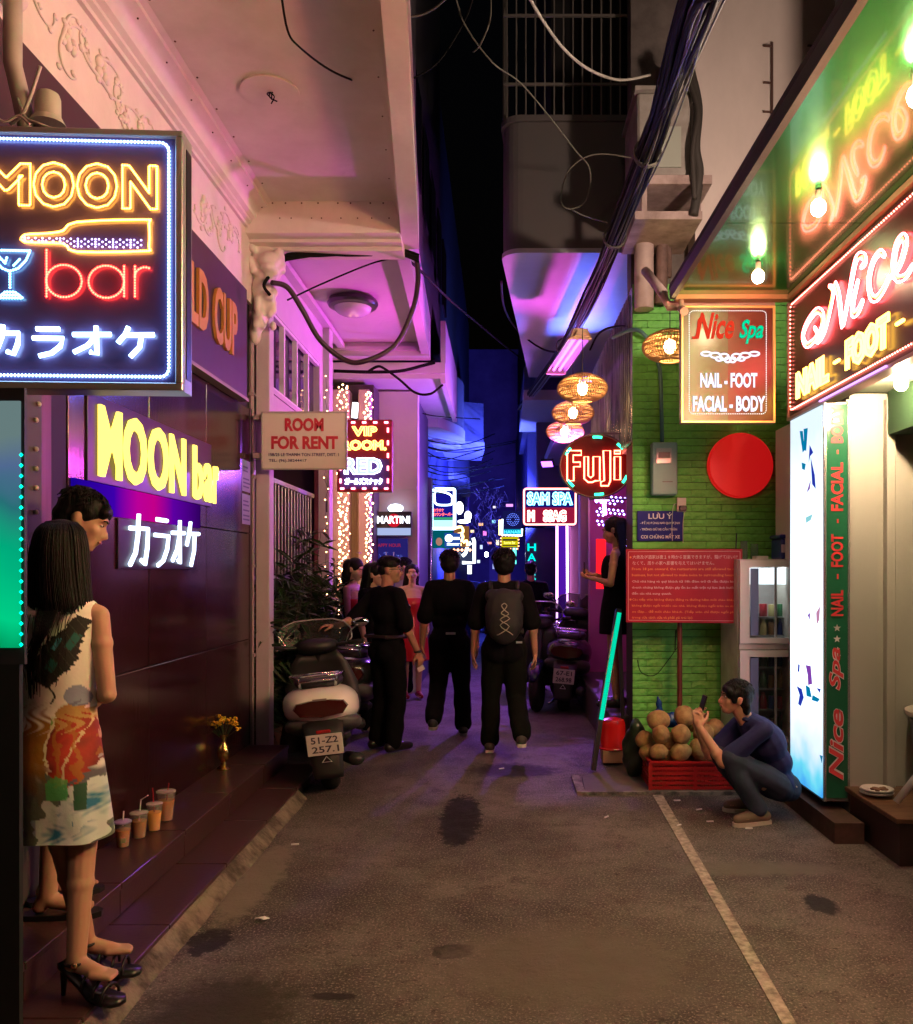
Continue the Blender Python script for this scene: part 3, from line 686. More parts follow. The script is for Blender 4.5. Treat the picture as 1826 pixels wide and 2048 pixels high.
# the row of farther balconies on the left
bl = P('pale_blue_render', (.50, .50, .52), .6, var=(1.2, (.40, .40, .44), .3), bump=(10, .004))
deep = P('night_blue_wall', (.16, .16, .20), .6, var=(1, (.10, .10, .13), .3))
spec = [(13.2, 16.0, 3.80, -1.9, -.60, 1), (16.8, 19.2, 4.05, -1.9, -.32, 0), (19.8, 22.5, 3.7, -1.9, -.75, 1), (23.2, 27, 3.9, -1.9, -.85, 0), (28, 33, 3.6, -2, -1.1, 0)]
for i, (y0, y1, z, x0, x1, curved) in enumerate(spec):
    b = wthing('balcony', ['blue lit balcony with curved edge and round lamp hole, just beyond the lilac wall', 'thin wedge shaped balcony slab second beyond the lilac wall', 'third far balcony, above the white framed sign', 'fourth far balcony in blue shade', 'farthest balcony at the end of the row'][i], 'balcony', (x0, y0, z), 'far balconies on the left')
    pts = [(x0, y0, z)] + [(x0 + (x1 - x0) * (.72 + .28 * math.sin(t * PI / 10)), y0 + (y1 - y0) * t / 10, z) for t in range(11)] + [(x0, y1, z)] if curved else [(x0, y0, z), (x1, y0 + .3 * (y1 - y0), z), (x1 - .1, y1, z), (x0, y1, z)]
    MB().prism(pts, (0, 0, .16)).build('slab', bl, b)
    MB().prism([(p[0] - .02, p[1], z + .16) for p in pts], (0, 0, .8)).build('parapet', deep, b)
    if i == 0: MB().lathe((-1.1, 14.6, z - .03), [(.17, .0), (.19, .03)], 18).build('lamp', P('lamp_dim', (.3, .2, .26), .5), b)
B5 = wthing('blue_building', 'deep blue facade with chrome strips running down the left side', 'building', (-1.5, 20, 0))
MB().box(-6, -1.20, 13.05, 34, 0, 4.8).build('wall', P('royal_blue_wall', (.09, .09, .22), .4, var=(.8, (.05, .05, .14), .3)), B5)
MB().box(-1.20, -1.05, 13.06, 13.3, 0, 3.0).build('pilaster', deep_, B5)
chrome = P('chrome', (.6, .6, .62), .18, metal=1)
for x, y in ((-1.195, 12.99), (-1.06, 12.99)): MB().cyl((x, y, .1), (x, y, 2.7), .018, n=10).build('chrome_strip', chrome, B5, True)
# end of the alley and the right hand far side
EB = wthing('end_building', 'dark building closing the far end of the alley', 'building', (0, 44, 0))
MB().box(-6, 8, 44, 46, 0, 13).build('wall', P('end_wall', (.20, .20, .28), .8, var=(.5, (.06, .06, .09), .3)), EB)
MB().box(-.55, .35, 43.9, 44, 0, 2.3).build('door', P('end_door', (.25, .26, .34), .6), EB)
vio = P('violet_pilaster', (.30, .26, .34), .6, var=(1.5, (.24, .2, .3), .3), bump=(15, .003))
RB = wthing('violet_building', 'violet lit shop fronts with pilasters on the right beyond the green house', 'building', (1.2, 14, 0))
MB().box(1.30, 6, 10.9, 40, 0, 6.5).build('wall', P('violet_shade_wall', (.12, .10, .2), .5, var=(1, (.07, .06, .14), .3)), RB)
MB().box(1.00, 1.20, 10.6, 10.85, 0, 3.3, None, .01).build('pilaster', vio, RB)
MB().box(1.0, 1.3, 12.2, 12.4, 0, 2.6).build('pilaster', P('rose_pilaster', (.45, .22, .30), .5), RB)
MB().box(.50, 1.3, 16.6, 16.9, 0, 2.4).build('dark_panel', P('navy_panel', (.02, .02, .06), .2, spec=.7), RB)
MB().box(.62, 1.3, 14.5, 14.7, 2.45, 5.2).build('upper_wall', P('violet_shade_wall', (.12, .10, .2)), RB)
MB().box(.75, 1.3, 10.95, 14.4, 3.35, 3.5).build('slab', vio, RB)
MB().box(.55, 1.3, 17, 30, 2.8, 6).build('upper_wall', P('violet_shade_wall', (.12, .10, .2)), RB)

# ---------------------------------------------------------------- green house on the right: painted rough bricks
GX0, GX1, GY = 1.078, 2.36, 6.90
green_m = P('green_paint', (.20, .62, .12), .6, var=(2.6, (.08, .34, .04), .22), bump=(30, .012))
B6 = wthing('green_house', 'corner house with a front of rough bricks painted bright green', 'house', (1.7, 7.2, 0))
MB().box(GX0 + .012, 5, GY + .012, GY + .35, 0, 3.90).build('wall', P('green_joint', (.045, .16, .025), .8), B6)
brick_me = []
for k in range(10):
    w = .236 if k < 8 else .115; m = MB(); r = random.Random(k); nx = 7; hh = .0535
    vs = []
    for j in range(3):
        for i in range(nx): vs.append((w * i / (nx - 1) + (0 if i in (0, nx - 1) else r.uniform(-.008, .008)), -(.0 if (j in (0, 2) or i in (0, nx - 1)) else .0035) - r.uniform(0, .0065), hh * j / 2 + (r.uniform(-.004, .004) if j == 1 else r.uniform(-.0015, .0015))))
    m.add(vs, [(j * nx + i, j * nx + i + 1, (j + 1) * nx + i + 1, (j + 1) * nx + i) for j in range(2) for i in range(nx - 1)])
    b0 = len(m.v); m.add([(0, .014, 0), (w, .014, 0), (w, .014, hh), (0, .014, hh)], [(0, 3, 2, 1)])
    m.f += [tuple([b0 + 0, b0 + 1] + [nx - 1 - i for i in range(nx)]), tuple([b0 + 3] + [2 * nx + i for i in range(nx)] + [b0 + 2]), (b0, 0, nx, 2 * nx, b0 + 3), (b0 + 1, b0 + 2, 3 * nx - 1, 2 * nx - 1, nx - 1)]
    me = m.mesh('brick'); me.materials.append(green_m); brick_me.append(me)
cells = []
for row in range(65):
    z = .025 + row * .0597; x = GX0
    first = True
    while x < GX1 - .05:
        half = first and row % 2; k = random.randrange(8) if not half else 8 + random.randrange(2)
        cells.append((x, z, k)); x += (.240 if not half else .119); first = False
vis = [c for c in cells if c[0] < 2.02 and not (1.0 < c[0] < 1.6 and 1.2 < c[1] < 1.7)]
vis.sort(key=lambda c: (c[0] > 1.8, c[1])); keep = set(vis[:300])
rest = MB()
for c in cells:
    x, z, k = c
    if c in keep:
        o = put('brick', brick_me[k], B6); o.location = V((x, GY, z)) - B6.location
    else:
        me = brick_me[k]; rest.add([V((x, GY, z)) + v.co for v in me.vertices], [tuple(p.vertices) for p in me.polygons])
rest.build('brickwork', green_m, B6, kind='stuff')
for q in range(2): pass
side_m = P('streaky_cladding', (.30, .32, .26), .22, var=(14, (.10, .12, .10), .12), streak=(1, .8, .12), spec=.7)
sd = MB().box(GX0 - .004, GX0 + .03, GY + .02, 9.9, 2.62, 3.88); sd.build('side_wall', side_m, B6)
mb = MB()
for i in range(26):
    y = 7.0 + i * .115; mb.tube([(GX0 - .012, y, 2.65), (GX0 - .012, y + .06, 3.86)], .007, 4)
mb.build('cladding_rib', side_m, B6)
MB().box(GX0, GX0 + .05, 6.92, 7.25, 0, 2.6).build('side_wall', dark, B6)
MB().box(GX0, 2.6, 10.2, 10.4, 0, 2.6).build('shop_back_wall', P('magenta_wall', (.5, .16, .34), .5), B6)
MB().box(1.9, 2.0, 7.25, 10.2, 0, 2.6).build('shop_side_wall', _m['magenta_wall'], B6)
MB().box(GX0, 2.0, 7.25, 10.2, 2.6, 2.64).build('shop_ceiling', P('shop_ceiling', (.5, .4, .5), .5), B6)
MB().box(.93, 1.9, 7.1, 10.2, .0, .36, None, .01).build('doorstep', P('doorstep', (.06, .05, .05), .5), B6)
grime = P('grimy_plaster', (.20, .17, .15), .8, var=(2.5, (.06, .05, .045), .22), bump=(12, .01))
MB().box(GX0, 1.55, 7.0, 7.2, 3.905, 8).build('upper_wall', grime, B6)
pinkw = P('peach_plaster', (.70, .60, .54), .7, var=(1.6, (.50, .43, .38), .3), streak=(1, 1, .5), bump=(18, .003))
MB().box(1.55, 6, 6.75, 7.2, 3.93, 9).build('upper_wall', pinkw, B6)
pipe_p = P('peach_pipe', (.55, .42, .38), .5, var=(3, (.35, .26, .23), .2))
MB().cyl((1.155, 6.82, 3.67), (1.155, 6.82, 4.42), .078, n=20).build('vent_duct', pipe_p, B6, 'auto')
MB().tube([(1.30, 6.84, 5.6), (1.31, 6.83, 4.6), (1.30, 6.83, 4.0), (1.29, 6.83, 3.72)], .05, 10).tube([(1.38, 6.9, 5.3), (1.37, 6.88, 4.8), (1.36, 6.88, 3.95)], .03, 8).build('drain_pipe', P('grimy_pipe', (.10, .06, .05), .6, var=(8, (.20, .12, .10), .15)), B6, True)
for x in (2.15, 2.50):
    mb = MB().tube([(x, 6.72, 5.75), (x, 6.72, 4.98)], .010, 5)
    for z in (5.72, 5.43, 5.2): mb.tube([(x, 6.72, z), (x - .07, 6.71, z)], .009, 5)
    mb.build('bracket_rod', P('rust', (.08, .04, .03), .8), B6)
# air conditioner on its ledge
AC = wthing('air_conditioner', 'old boxy air conditioner on a ledge under the caged balcony', 'air conditioner', (1.3, 6.7, 4.5))
acm = P('ac_shell', (.32, .30, .26), .6, var=(5, (.16, .13, .11), .25), bump=(10, .004))
MB().box(1.02, 1.42, 6.30, 6.95, 4.50, 5.12, None, .015).build('case', acm, AC)
MB().box(1.10, 1.34, 6.285, 6.30, 4.56, 4.86).build('front_panel', P('ac_panel', (.30, .32, .26), .6), AC)
MB().box(1.0, 1.46, 6.28, 6.98, 5.13, 5.16).build('lid', acm, AC)
MB().box(.97, 1.56, 6.25, 7.0, 4.42, 4.485).build('ledge', P('ledge', (.45, .34, .30), .7, var=(6, (.2, .14, .12), .2)), AC)
MB().box(1.0, 1.50, 6.3, 7.0, 4.18, 4.24).box(1.45, 1.49, 6.3, 6.34, 4.24, 4.42).box(1.05, 1.09, 6.3, 6.34, 4.24, 4.42).build('bracket', P('ledge', (.45, .34, .30)), AC)
MB().tube(smooth_path([(1.40, 6.28, 5.3), (1.46, 6.27, 5.0), (1.44, 6.26, 4.7), (1.47, 6.27, 4.5), (1.43, 6.28, 4.2)]), .035, 8).tube(smooth_path([(1.36, 6.25, 5.25), (1.45, 6.22, 4.95), (1.41, 6.22, 4.65), (1.43, 6.24, 4.3)]), .022, 7).build('hose', P('hose', (.03, .025, .02), .7), AC, True)
# caged balcony above
BR = wthing('caged_balcony', 'dark balcony with rounded corner closed in by a tall cage of bars', 'balcony', (.6, 8, 4.4))
par = P('balcony_parapet', (.07, .075, .07), .8, var=(1.5, (.10, .08, .075), .3), bump=(10, .004))
def rb(z, g=0):
    pts = [(1.3, 7.30 - g, z)]
    for k in range(7): a = PI / 2 * k / 6; pts.append((.20 - g - .17 * math.sin(a), 7.47 - .17 * math.cos(a), z))
    return [(1.3, 7.3 - g, z)] + pts[1:] + [(.42 - g, 12, z), (1.3, 12, z)]
MB().prism(rb(4.345), (0, 0, 1.08)).build('parapet', par, BR)
MB().prism([(p[0] - (.012 if p[0] < 1 else 0), p[1] - (.012 if p[1] < 8 else 0), 4.30) for p in rb(4.3)], (0, 0, .04)).build('soffit', P('soffit_grey', (.42, .44, .48), .55, var=(1.6, (.32, .33, .38), .3), bump=(10, .003)), BR)
MB().prism([(p[0] - .02, p[1] - .02, 5.43) for p in rb(5.4)], (0, 0, .05)).build('coping', par, BR)
bar_m = P('cage_bar', (.12, .11, .095), .6)
for i in range(15): MB().cyl((.06 + i * .081, 7.30, 5.46), (.06 + i * .081, 7.30, 7.2), .0075, n=6).build('cage_bar', bar_m, BR)
for i in range(8): MB().cyl((.03 + i * .01, 7.5 + i * .35, 5.46), (.03 + i * .01, 7.5 + i * .35, 7.2), .0075, n=6).build('cage_bar', bar_m, BR)
for z in (5.74, 6.33): MB().box(.03, 1.22, 7.29, 7.31, z, z + .02).build('cage_rail', bar_m, BR)
MB().box(.5, 1.4, 8.3, 12, 5.4, 9).build('inner_wall', P('inner_black', (.012, .012, .012), .9), BR)
RU = wthing('right_upper_floors', 'unlit upper floors on the right behind the caged balcony', 'building', (3, 15, 5))
MB().box(.62, 6, 12.05, 30, 5.2, 9).build('wall', up_m, RU)
MB().box(.35, 1.3, 12.6, 15.5, 4.1, 4.25).build('canopy_slab', bl, RU)
MB().box(.45, 1.3, 16, 20, 4.3, 5.4).build('balcony_box', deep, RU)

# ---------------------------------------------------------------- spa shop on the near right
SP = wthing('spa_shop', 'spa porch with pale walls and a low ceiling behind the big lit sign', 'shop', (2.6, 4, 0))
pw = P('porch_wall', (.50, .49, .42), .6, var=(1.5, (.42, .41, .36), .3), bump=(15, .002))
MB().box(2.14, 6, 5.205, 6.6, 0, 2.66).build('wall', pw, SP)
MB().box(2.345, 2.40, 5.15, 5.205, .26, 2.62, None, .004).build('pilaster', pw, SP)
MB().box(2.11, 2.30, 5.18, 5.205, .26, 2.62).build('wall_panel', P('porch_panel', (.46, .45, .40), .5), SP)
MB().box(2.02, 5.5, .3, 5.2, 2.665, 2.72).build('porch_ceiling', P('porch_ceiling', (.34, .40, .30), .6), SP)
MB().box(2.35, 5.5, 4.2, 5.15, 2.40, 2.66).build('ceiling_box', P('dark_green_beam', (.03, .07, .035), .5), SP)
MB().box(2.05, 6, .3, 5.2, 3.50, 8).build('upper_wall', up_m, SP)
MB().box(5.4, 5.6, .3, 5.2, 0, 2.66).build('side_wall', pw, SP)
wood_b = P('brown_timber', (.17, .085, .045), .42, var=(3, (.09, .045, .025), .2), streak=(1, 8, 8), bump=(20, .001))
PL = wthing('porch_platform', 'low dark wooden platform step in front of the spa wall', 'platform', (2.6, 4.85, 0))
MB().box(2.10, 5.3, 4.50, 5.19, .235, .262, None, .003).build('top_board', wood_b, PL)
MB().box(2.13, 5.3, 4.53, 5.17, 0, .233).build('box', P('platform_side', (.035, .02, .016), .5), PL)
MB().box(1.93, 2.10, 4.9, 5.8, 0, .12).build('plinth', P('plinth_brown', (.10, .05, .04), .7, var=(8, (.05, .03, .02), .2)), PL)
CN = wthing('canopy', 'glossy mirror-like canopy ceiling tilted over the spa front', 'canopy', (1.6, 3, 3.45))
mir = P('mirror_acrylic', (.025, .27, .075), .20, metal=.9, coat=.45, bump=(3, .002))
MB().prism([(1.20, .2, 3.455), (2.0, .2, 3.455), (2.0, 4.590, 3.455), (1.20, 4.590, 3.455)], (0, 0, .02)).build('soffit_panel', mir, CN)
MB().prism([(1.20, 4.597, 3.455), (2.0, 4.597, 3.455), (2.0, 5.78, 3.455), (1.20, 5.78, 3.455)], (0, 0, .02)).build('soffit_panel', mir, CN)
MB().box(1.165, 1.20, .2, 5.82, 3.435, 3.51).build('edge_trim', P('black_edge', (.02, .02, .02), .4), CN)
MB().box(1.20, 2.0, 5.78, 5.86, 3.425, 3.50).build('front_trim', P('brass_trim', (.42, .26, .14), .35, metal=.4), CN)
MB().box(1.955, 2.0, .2, 5.78, 3.42, 3.452).build('sign_trim', P('brass_trim', (.42, .26, .14)), CN)
MB().box(1.165, 2.05, .2, 5.86, 3.512, 3.54).build('roof_sheet', up_m, CN)
MB().tube([(1.13, 6.6, 3.9), (1.14, 5.95, 3.52), (1.17, 5.92, 3.42), (1.9, 5.9, 3.42)], .035, 10).build('gutter', pipe_p, CN, True)

# ================================================================ SIGNS AND LAMPS
alu = P('aluminium', (.42, .44, .44), .35, metal=.7, bump=(20, .0005))
blk = P('black_plastic', (.012, .012, .014), .3)
X1, Z1 = V((1, 0, 0)), V((0, 0, 1))
def led(name, col, s): return E(name, col, s)
L_AMB = led('led_amber', (1, .40, .035), 26); L_RED = led('led_red', (1, .035, .02), 30); L_BLU = led('led_blue', (.10, .38, 1), 16)
L_ICE = led('led_ice', (.30, .55, 1), 13); L_CYA = led('led_cyan', (.25, .75, 1), 10)
# --- hanging light-up bar sign, close on the left
ang = math.radians(3.0)
hs = wthing('hanging_sign', 'big square LED sign reading MOON bar with bottle and glass, hung above the couple', 'sign', (-1.56, 3.1, 2.7))
f1 = Fr((-1.965, 3.055, 2.232), (math.cos(ang), math.sin(ang), 0), Z1)      # width .83, height .95
SWd, SHt = .812, .945
mb = MB(); f1.box(mb, .0, SWd, 0, SHt, -.10, -.012); mb.build('case', alu, hs)
mb = MB(); f1.box(mb, .022, SWd - .022, .022, SHt - .022, -.012, -.006)
face = P('night_blue_face', (.085, .065, .18), .22, spec=.6); mb.build('face', face, hs)
mb = MB()
for a in ((0, SWd, 0, .028), (0, SWd, SHt - .024, SHt), (0, .024, .028, SHt - .024), (SWd - .026, SWd, .028, SHt - .024)): f1.box(mb, a[0], a[1], a[2], a[3], -.012, .010, .003)
mb.build('rim', alu, hs)
mb = MB(); f1.box(mb, SWd + .0005, SWd + .003, .05, SHt - .05, -.085, -.03); mb.build('side_slot', blk, hs)
# u,v from photo pixels: sign spans px -59..360, py 258..790
uu = lambda px: (px + 62) / 424 * SWd
vv = lambda py: (790 - py) / 531 * SHt
N0 = .006
dots('led_border', [rrect(f1, uu(-40), uu(336), vv(762), vv(284), N0, .03)], .0125, .0062, L_ICE, hs)
lps = []
M_ = lambda a, b, c, d: (uu(a), vv(d), uu(c) - uu(a), vv(b) - vv(d))
for ch, (x0, y0, x1, y1) in (('M', (-8, 334, 80, 418)), ('O', (86, 330, 160, 420)), ('O', (166, 330, 240, 420)), ('N', (250, 332, 314, 420))):
    u, v, w, h = M_(x0, y0, x1, y1); lps += text_loops(ch, f1, u, v, w, h, N0, bold=.035)
dots('amber_led_letters', lps, .0085, .0048, L_AMB, hs)
bt = [(70, 478), (70, 492), (140, 494), (165, 510), (290, 506), (299, 498), (299, 450), (290, 442), (165, 450), (140, 468), (110, 474)]
dots('led_bottle', [smooth_path([f1.p(uu(x), vv(y), N0) for x, y in bt], 3, True)], .0075, .0052, L_AMB, hs)
g = [[f1.p(uu(70 + i * 6.5), vv(484 + j * 5), N0)] * 2 for i in range(34) for j in range(4 if i > 10 else 2) if (i % 5 == 0) or (i + j) % 2]
dots('led_liquid', g, 1, .0042, led('led_lilac', (.55, .45, 1), 7), hs, False)
gl_ = [[(10, 510), (14, 528), (28, 546), (42, 552), (58, 546), (72, 530), (80, 510), (10, 510)], [(43, 552), (43, 588)], [(22, 606), (34, 594), (52, 594), (66, 606), (22, 606)], [(28, 600), (60, 600)], [(24, 524), (34, 536), (38, 522)], [(50, 540), (62, 526)]]
dots('led_wine_glass', [[f1.p(uu(x), vv(y), N0) for x, y in c] for c in gl_], .0098, .0052, L_CYA, hs, False)
fb = lambda px, py: f1.p(uu(px), vv(py), N0)
def arc(cx, cy, r, a0, a1, k=18, ry=None): return [fb(cx + r * math.cos(math.radians(a0 + (a1 - a0) * i / k)), cy - (ry or r) * math.sin(math.radians(a0 + (a1 - a0) * i / k))) for i in range(k + 1)]
for grp_ in ([[fb(110, 508), fb(110, 603)], arc(142, 570, 33, 0, 360)], [[fb(253, 538), fb(253, 603)], arc(220, 570, 33, 0, 360)], [[fb(273, 538), fb(273, 603)], arc(292, 558, 19, 180, 62, 6)]): dots('red_led_letter', grp_, .0098, .0052, L_RED, hs, False)
kb = []
for (x0, y0, x1, y1), ch in (((0, 660, 66, 722), 'カ'), ((80, 664, 146, 724), 'ラ'), ((156, 660, 232, 722), 'オ'), ((238, 660, 312, 724), 'ケ')):
    kb += [[f1.p(uu(x0 + a * (x1 - x0)), vv(y1 - b * (y1 - y0)), N0 + .002) for a, b in st] for st in KANA[ch]]
tubes('katakana_tube', kb, .0088, led('led_white_blue', (.42, .68, 1), 9), hs, False, 8)
# lamp head and cable clutter on top of the hanging sign
fl = wthing('floodlight', 'small grey floodlight head with wires sitting on top of the hanging bar sign', 'lamp', (-1.67, 3.13, 3.18))
MB().lathe((-1.67, 3.14, 3.27), [(.045, -.02), (.044, .05), (.038, .068), (.02, .078)], 18).lathe((-1.67, 3.14, 3.235), [(.062, -.01), (.05, .014)], 18).build('head', P('lamp_grey', (.45, .44, .38), .5), fl, 'auto')
MB().cyl((-1.70, 3.13, 3.17), (-1.70, 3.13, 3.24), .018, n=10).build('stem', blk, fl)
MB().tube(smooth_path([(-1.76, 3.1, 3.3), (-1.72, 3.08, 3.22), (-1.66, 3.07, 3.19), (-1.60, 3.1, 3.175)]), .006, 5).tube(smooth_path([(-1.66, 3.07, 3.40), (-1.72, 3.08, 3.25), (-1.78, 3.09, 3.2)]), .007, 5).tube(smooth_path([(-1.9, 3.05, 3.33), (-1.8, 3.06, 3.2), (-1.74, 3.07, 3.22), (-1.7, 3.07, 3.19)]), .005, 5).build('wires', P('wire_white', (.4, .4, .38), .5), fl, True)
# --- big letters on the glossy panels
ws = wthing('wall_letters', 'lit yellow MOON bar letters over white katakana on the dark glossy panels', 'sign', (-1.94, 5, 2.1))
fw = Fr((-1.95, 0, 0), (0, 1, 0), Z1)
dk = P('letter_back', (.014, .006, .012), .32, spec=.4)
mb = MB(); fw.box(mb, 4.0, 5.72, 2.003, 2.42, .001, .010, .002); mb.build('back_plate', dk, ws)
mb = MB(); fw.box(mb, 4.32, 5.45, 1.585, 1.845, .001, .010, .002); mb.build('back_plate', dk, ws)
Ly = E('letter_yellow', (1, .74, .12), 2.6); Lside = E('letter_yellow_side', (1, .62, .03), .9)
def chan(word, u0, u1, v0, v1, m, bold=.02, gap=.09):
    letters(word, 'letter', m, ws, fw, u0, v0, u1 - u0, v1 - v0, .024, .014, gap, bold=bold)
chan('MOON', 4.10, 5.22, 2.03, 2.385, Ly)
lb = text_data('b', bold=.04)
for ch, u0, u1, v0, v1 in (('b', 5.36, 5.53, 2.03, 2.37), ('a', 5.555, 5.71, 2.03, 2.285), ('r', 5.74, 5.83, 2.03, 2.285)):
    text(ch, 'letter', Ly, ws, fw, u0, v0, u1 - u0, v1 - v0, .024, .014, bold=.02)
Lk = E('katakana_white', (.62, .74, 1), 3.2)
for k, (ch, u0, u1) in enumerate((('カ', 4.42, 4.69), ('ラ', 4.74, 4.97), ('オ', 5.00, 5.21), ('ケ', 5.23, 5.46))):
    cs = kana(fw, ch, u0, 1.60, u1 - u0, .285, .018)[0]; tubes('katakana', cs, .0125, Lk, ws, n=8)
# neon reflection painted as glowing strip between the two rows: blue running to magenta
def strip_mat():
    m = bpy.data.materials.new('painted_reflection'); m.use_nodes = True; nt = m.node_tree; N = nt.nodes; L = nt.links; N.clear()
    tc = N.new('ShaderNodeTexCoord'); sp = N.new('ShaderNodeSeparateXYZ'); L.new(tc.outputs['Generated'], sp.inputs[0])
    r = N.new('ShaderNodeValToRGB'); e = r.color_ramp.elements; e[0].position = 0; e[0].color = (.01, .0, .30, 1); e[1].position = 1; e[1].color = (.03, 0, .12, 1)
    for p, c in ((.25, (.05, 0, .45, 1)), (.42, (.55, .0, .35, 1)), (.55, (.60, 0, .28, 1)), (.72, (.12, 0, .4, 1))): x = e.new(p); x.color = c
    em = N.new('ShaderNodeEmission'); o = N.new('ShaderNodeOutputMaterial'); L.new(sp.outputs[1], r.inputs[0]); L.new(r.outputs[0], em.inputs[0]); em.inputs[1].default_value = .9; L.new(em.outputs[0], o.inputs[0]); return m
mb = MB(); fw.box(mb, 3.86, 5.50, 1.85, 2.0, .001, .012); mb.build('reflection_strip', strip_mat(), ws)
nt_ = wthing('notice_sheet', 'pale blue printed notice sheets taped to the end of the bar wall', 'notice', (-1.94, 6.3, 2.2))
mb = MB(); fw.box(mb, 6.42, 6.64, 2.18, 2.42, .001, .004); fw.box(mb, 6.42, 6.64, 1.93, 2.16, .001, .004); mb.build('sheet', P('notice_blue', (.22, .26, .42), .5), nt_)
mb = MB()
for z in (2.36, 2.33, 2.27, 2.24, 2.21, 2.10, 2.07, 2.03, 1.99, 1.96): fw.box(mb, 6.44, 6.44 + random.uniform(.12, .18), z, z + .012, .0041, .005)
mb.build('print', P('notice_print', (.05, .06, .2), .5), nt_)
# --- green LED light box at the left edge of the photo
gb = wthing('green_lightbox', 'standing green lit display box edged with LED dots at the left edge', 'lightbox', (-1.7, 2.5, 0))
def gbm():
    m = bpy.data.materials.new('green_glow_panel'); m.use_nodes = True; nt = m.node_tree; N = nt.nodes; L = nt.links; N.clear()
    tc = N.new('ShaderNodeTexCoord'); sp = N.new('ShaderNodeSeparateXYZ'); L.new(tc.outputs['Generated'], sp.inputs[0])
    no = N.new('ShaderNodeTexNoise'); no.inputs['Scale'].default_value = 3; L.new(tc.outputs['Generated'], no.inputs[0])
    ad = N.new('ShaderNodeMath'); ad.operation = 'MULTIPLY_ADD'; L.new(no.outputs[0], ad.inputs[0]); ad.inputs[1].default_value = .25; L.new(sp.outputs[2], ad.inputs[2])
    r = N.new('ShaderNodeValToRGB'); e = r.color_ramp.elements; e[0].position = .05; e[0].color = (0, .16, .05, 1); e[1].position = 1.1 if False else 1.0; e[1].color = (.13, .2, .2, 1)
    for p, c in ((.25, (.0, .62, .24, 1)), (.5, (.0, .40, .20, 1)), (.72, (.02, .16, .18, 1)), (.84, (.08, .14, .28, 1))): x = e.new(p); x.color = c
    L.new(ad.outputs[0], r.inputs[0]); em = N.new('ShaderNodeEmission'); o = N.new('ShaderNodeOutputMaterial'); L.new(r.outputs[0], em.inputs[0]); em.inputs[1].default_value = 1.0; L.new(em.outputs[0], o.inputs[0]); return m
MB().box(-1.96, -1.41, 2.52, 2.535, 1.30, 2.12).build('case', P('case_dark', (.03, .035, .04), .4), gb)
MB().box(-1.95, -1.42, 2.512, 2.52, 1.35, 2.08).build('glow_panel', gbm(), gb)
MB().box(-1.945, -1.425, 2.52, 2.54, .08, 1.30).build('stand', P('stand_dark', (.012, .016, .014), .5), gb)
dots('led_edge', [[V((-1.413, 2.508, z)) for z in np.arange(1.36, 1.98, .031)]], .0311, .0065, led('led_green', (.0, 1, .55), 3.0), gb, False)
# --- room for rent board
rr = wthing('rent_board', 'flat white board with red ROOM FOR RENT lettering fixed to the gate post', 'sign', (-1.57, 6.6, 2.6))
fr_ = Fr(at(524, 938, 6.6), X1, Z1); RW, RH = (693 - 524) / 1700 * 6.6, (938 - 824) / 1700 * 6.6
mb = MB(); fr_.box(mb, 0, RW, 0, RH, -.025, 0, .004); mb.build('panel', P('board_white', (.66, .58, .56), .5, var=(3, (.58, .50, .50), .3)), rr)
mb = MB()
for a in ((0, RW, -.004, .008), (0, RW, RH - .008, RH + .004), (-.004, .006, 0, RH), (RW - .006, RW + .004, 0, RH)): fr_.box(mb, *a, -.026, .006)
mb.build('rim', P('board_rim', (.40, .36, .36), .5), rr)
rp = P('board_red', (.50, .03, .06), .5); bp_ = P('board_navy', (.06, .04, .14), .5)
text('ROOM', 'lettering', rp, rr, fr_, RW * .27, RH * .66, RW * .46, RH * .235, .002, bold=.045)
text('FOR RENT', 'lettering', rp, rr, fr_, RW * .11, RH * .345, RW * .79, RH * .235, .002, bold=.045)
text('15B/25 LE THANH TON STREET, DIST. 1', 'lettering', bp_, rr, fr_, RW * .08, RH * .215, RW * .83, RH * .065, .002, bold=.02)
text('TEL: (96).38244417', 'lettering', bp_, rr, fr_, RW * .08, RH * .11, RW * .45, RH * .065, .002, bold=.02)
MB().box(-1.92, -1.84, 6.61, 6.72, 2.45, 2.49).box(-1.92, -1.84, 6.61, 6.72, 2.75, 2.79).build('arm', _m['pipe_grey'], rr)
# --- VIP ROOM RED
vp = wthing('vip_sign', 'tall red lit VIP ROOM RED sign ringed by dashed pink lights', 'sign', at(727, 910, 8.9))
fv = Fr(at(674, 984, 8.9), X1, Z1); s = 8.9 / 1700; VW, VH = 110 * s, 145 * s
mb = MB(); fv.box(mb, 0, VW, 0, VH, -.10, 0, .006); mb.build('case', P('vip_red', (.16, .012, .018), .35), vp)
mb = MB(); fv.box(mb, .03, VW - .03, .03, VH * .46, .001, .004); mb.build('lower_face', P('vip_violet', (.07, .03, .16), .35), vp)
q = lambda a, b, n=.02: fv.p(a * VW, b * VH, n)
dash = []
for t in np.linspace(.10, .9, 5): dash += [[q(t - .035, .045), q(t + .035, .045)], [q(t - .035, .955), q(t + .035, .955)]]
for t in np.linspace(.15, .85, 5): dash += [[q(.93, t - .03), q(.93, t + .03)], [q(.07, t - .03), q(.07, t + .03)]]
tubes('dash_light', dash, .010, led('led_pink', (1, .16, .22), 12), vp, n=8)
def neon(word, par, fr, u, v, w, h, n, r, m, bold=.03, back=None, name='neon_lettering', **k):
    tubes(name, text_loops(word, fr, u, v, w, h, n, bold=bold, res=2, **k), r, m, par, True, 5)
    if back: text(word, 'letter_fill', back, par, fr, u, v, w, h, n - .004, bold=bold)
am = led('neon_amber', (1, .42, .08), 9); wh = led('neon_white', (.75, .8, 1), 6.5)
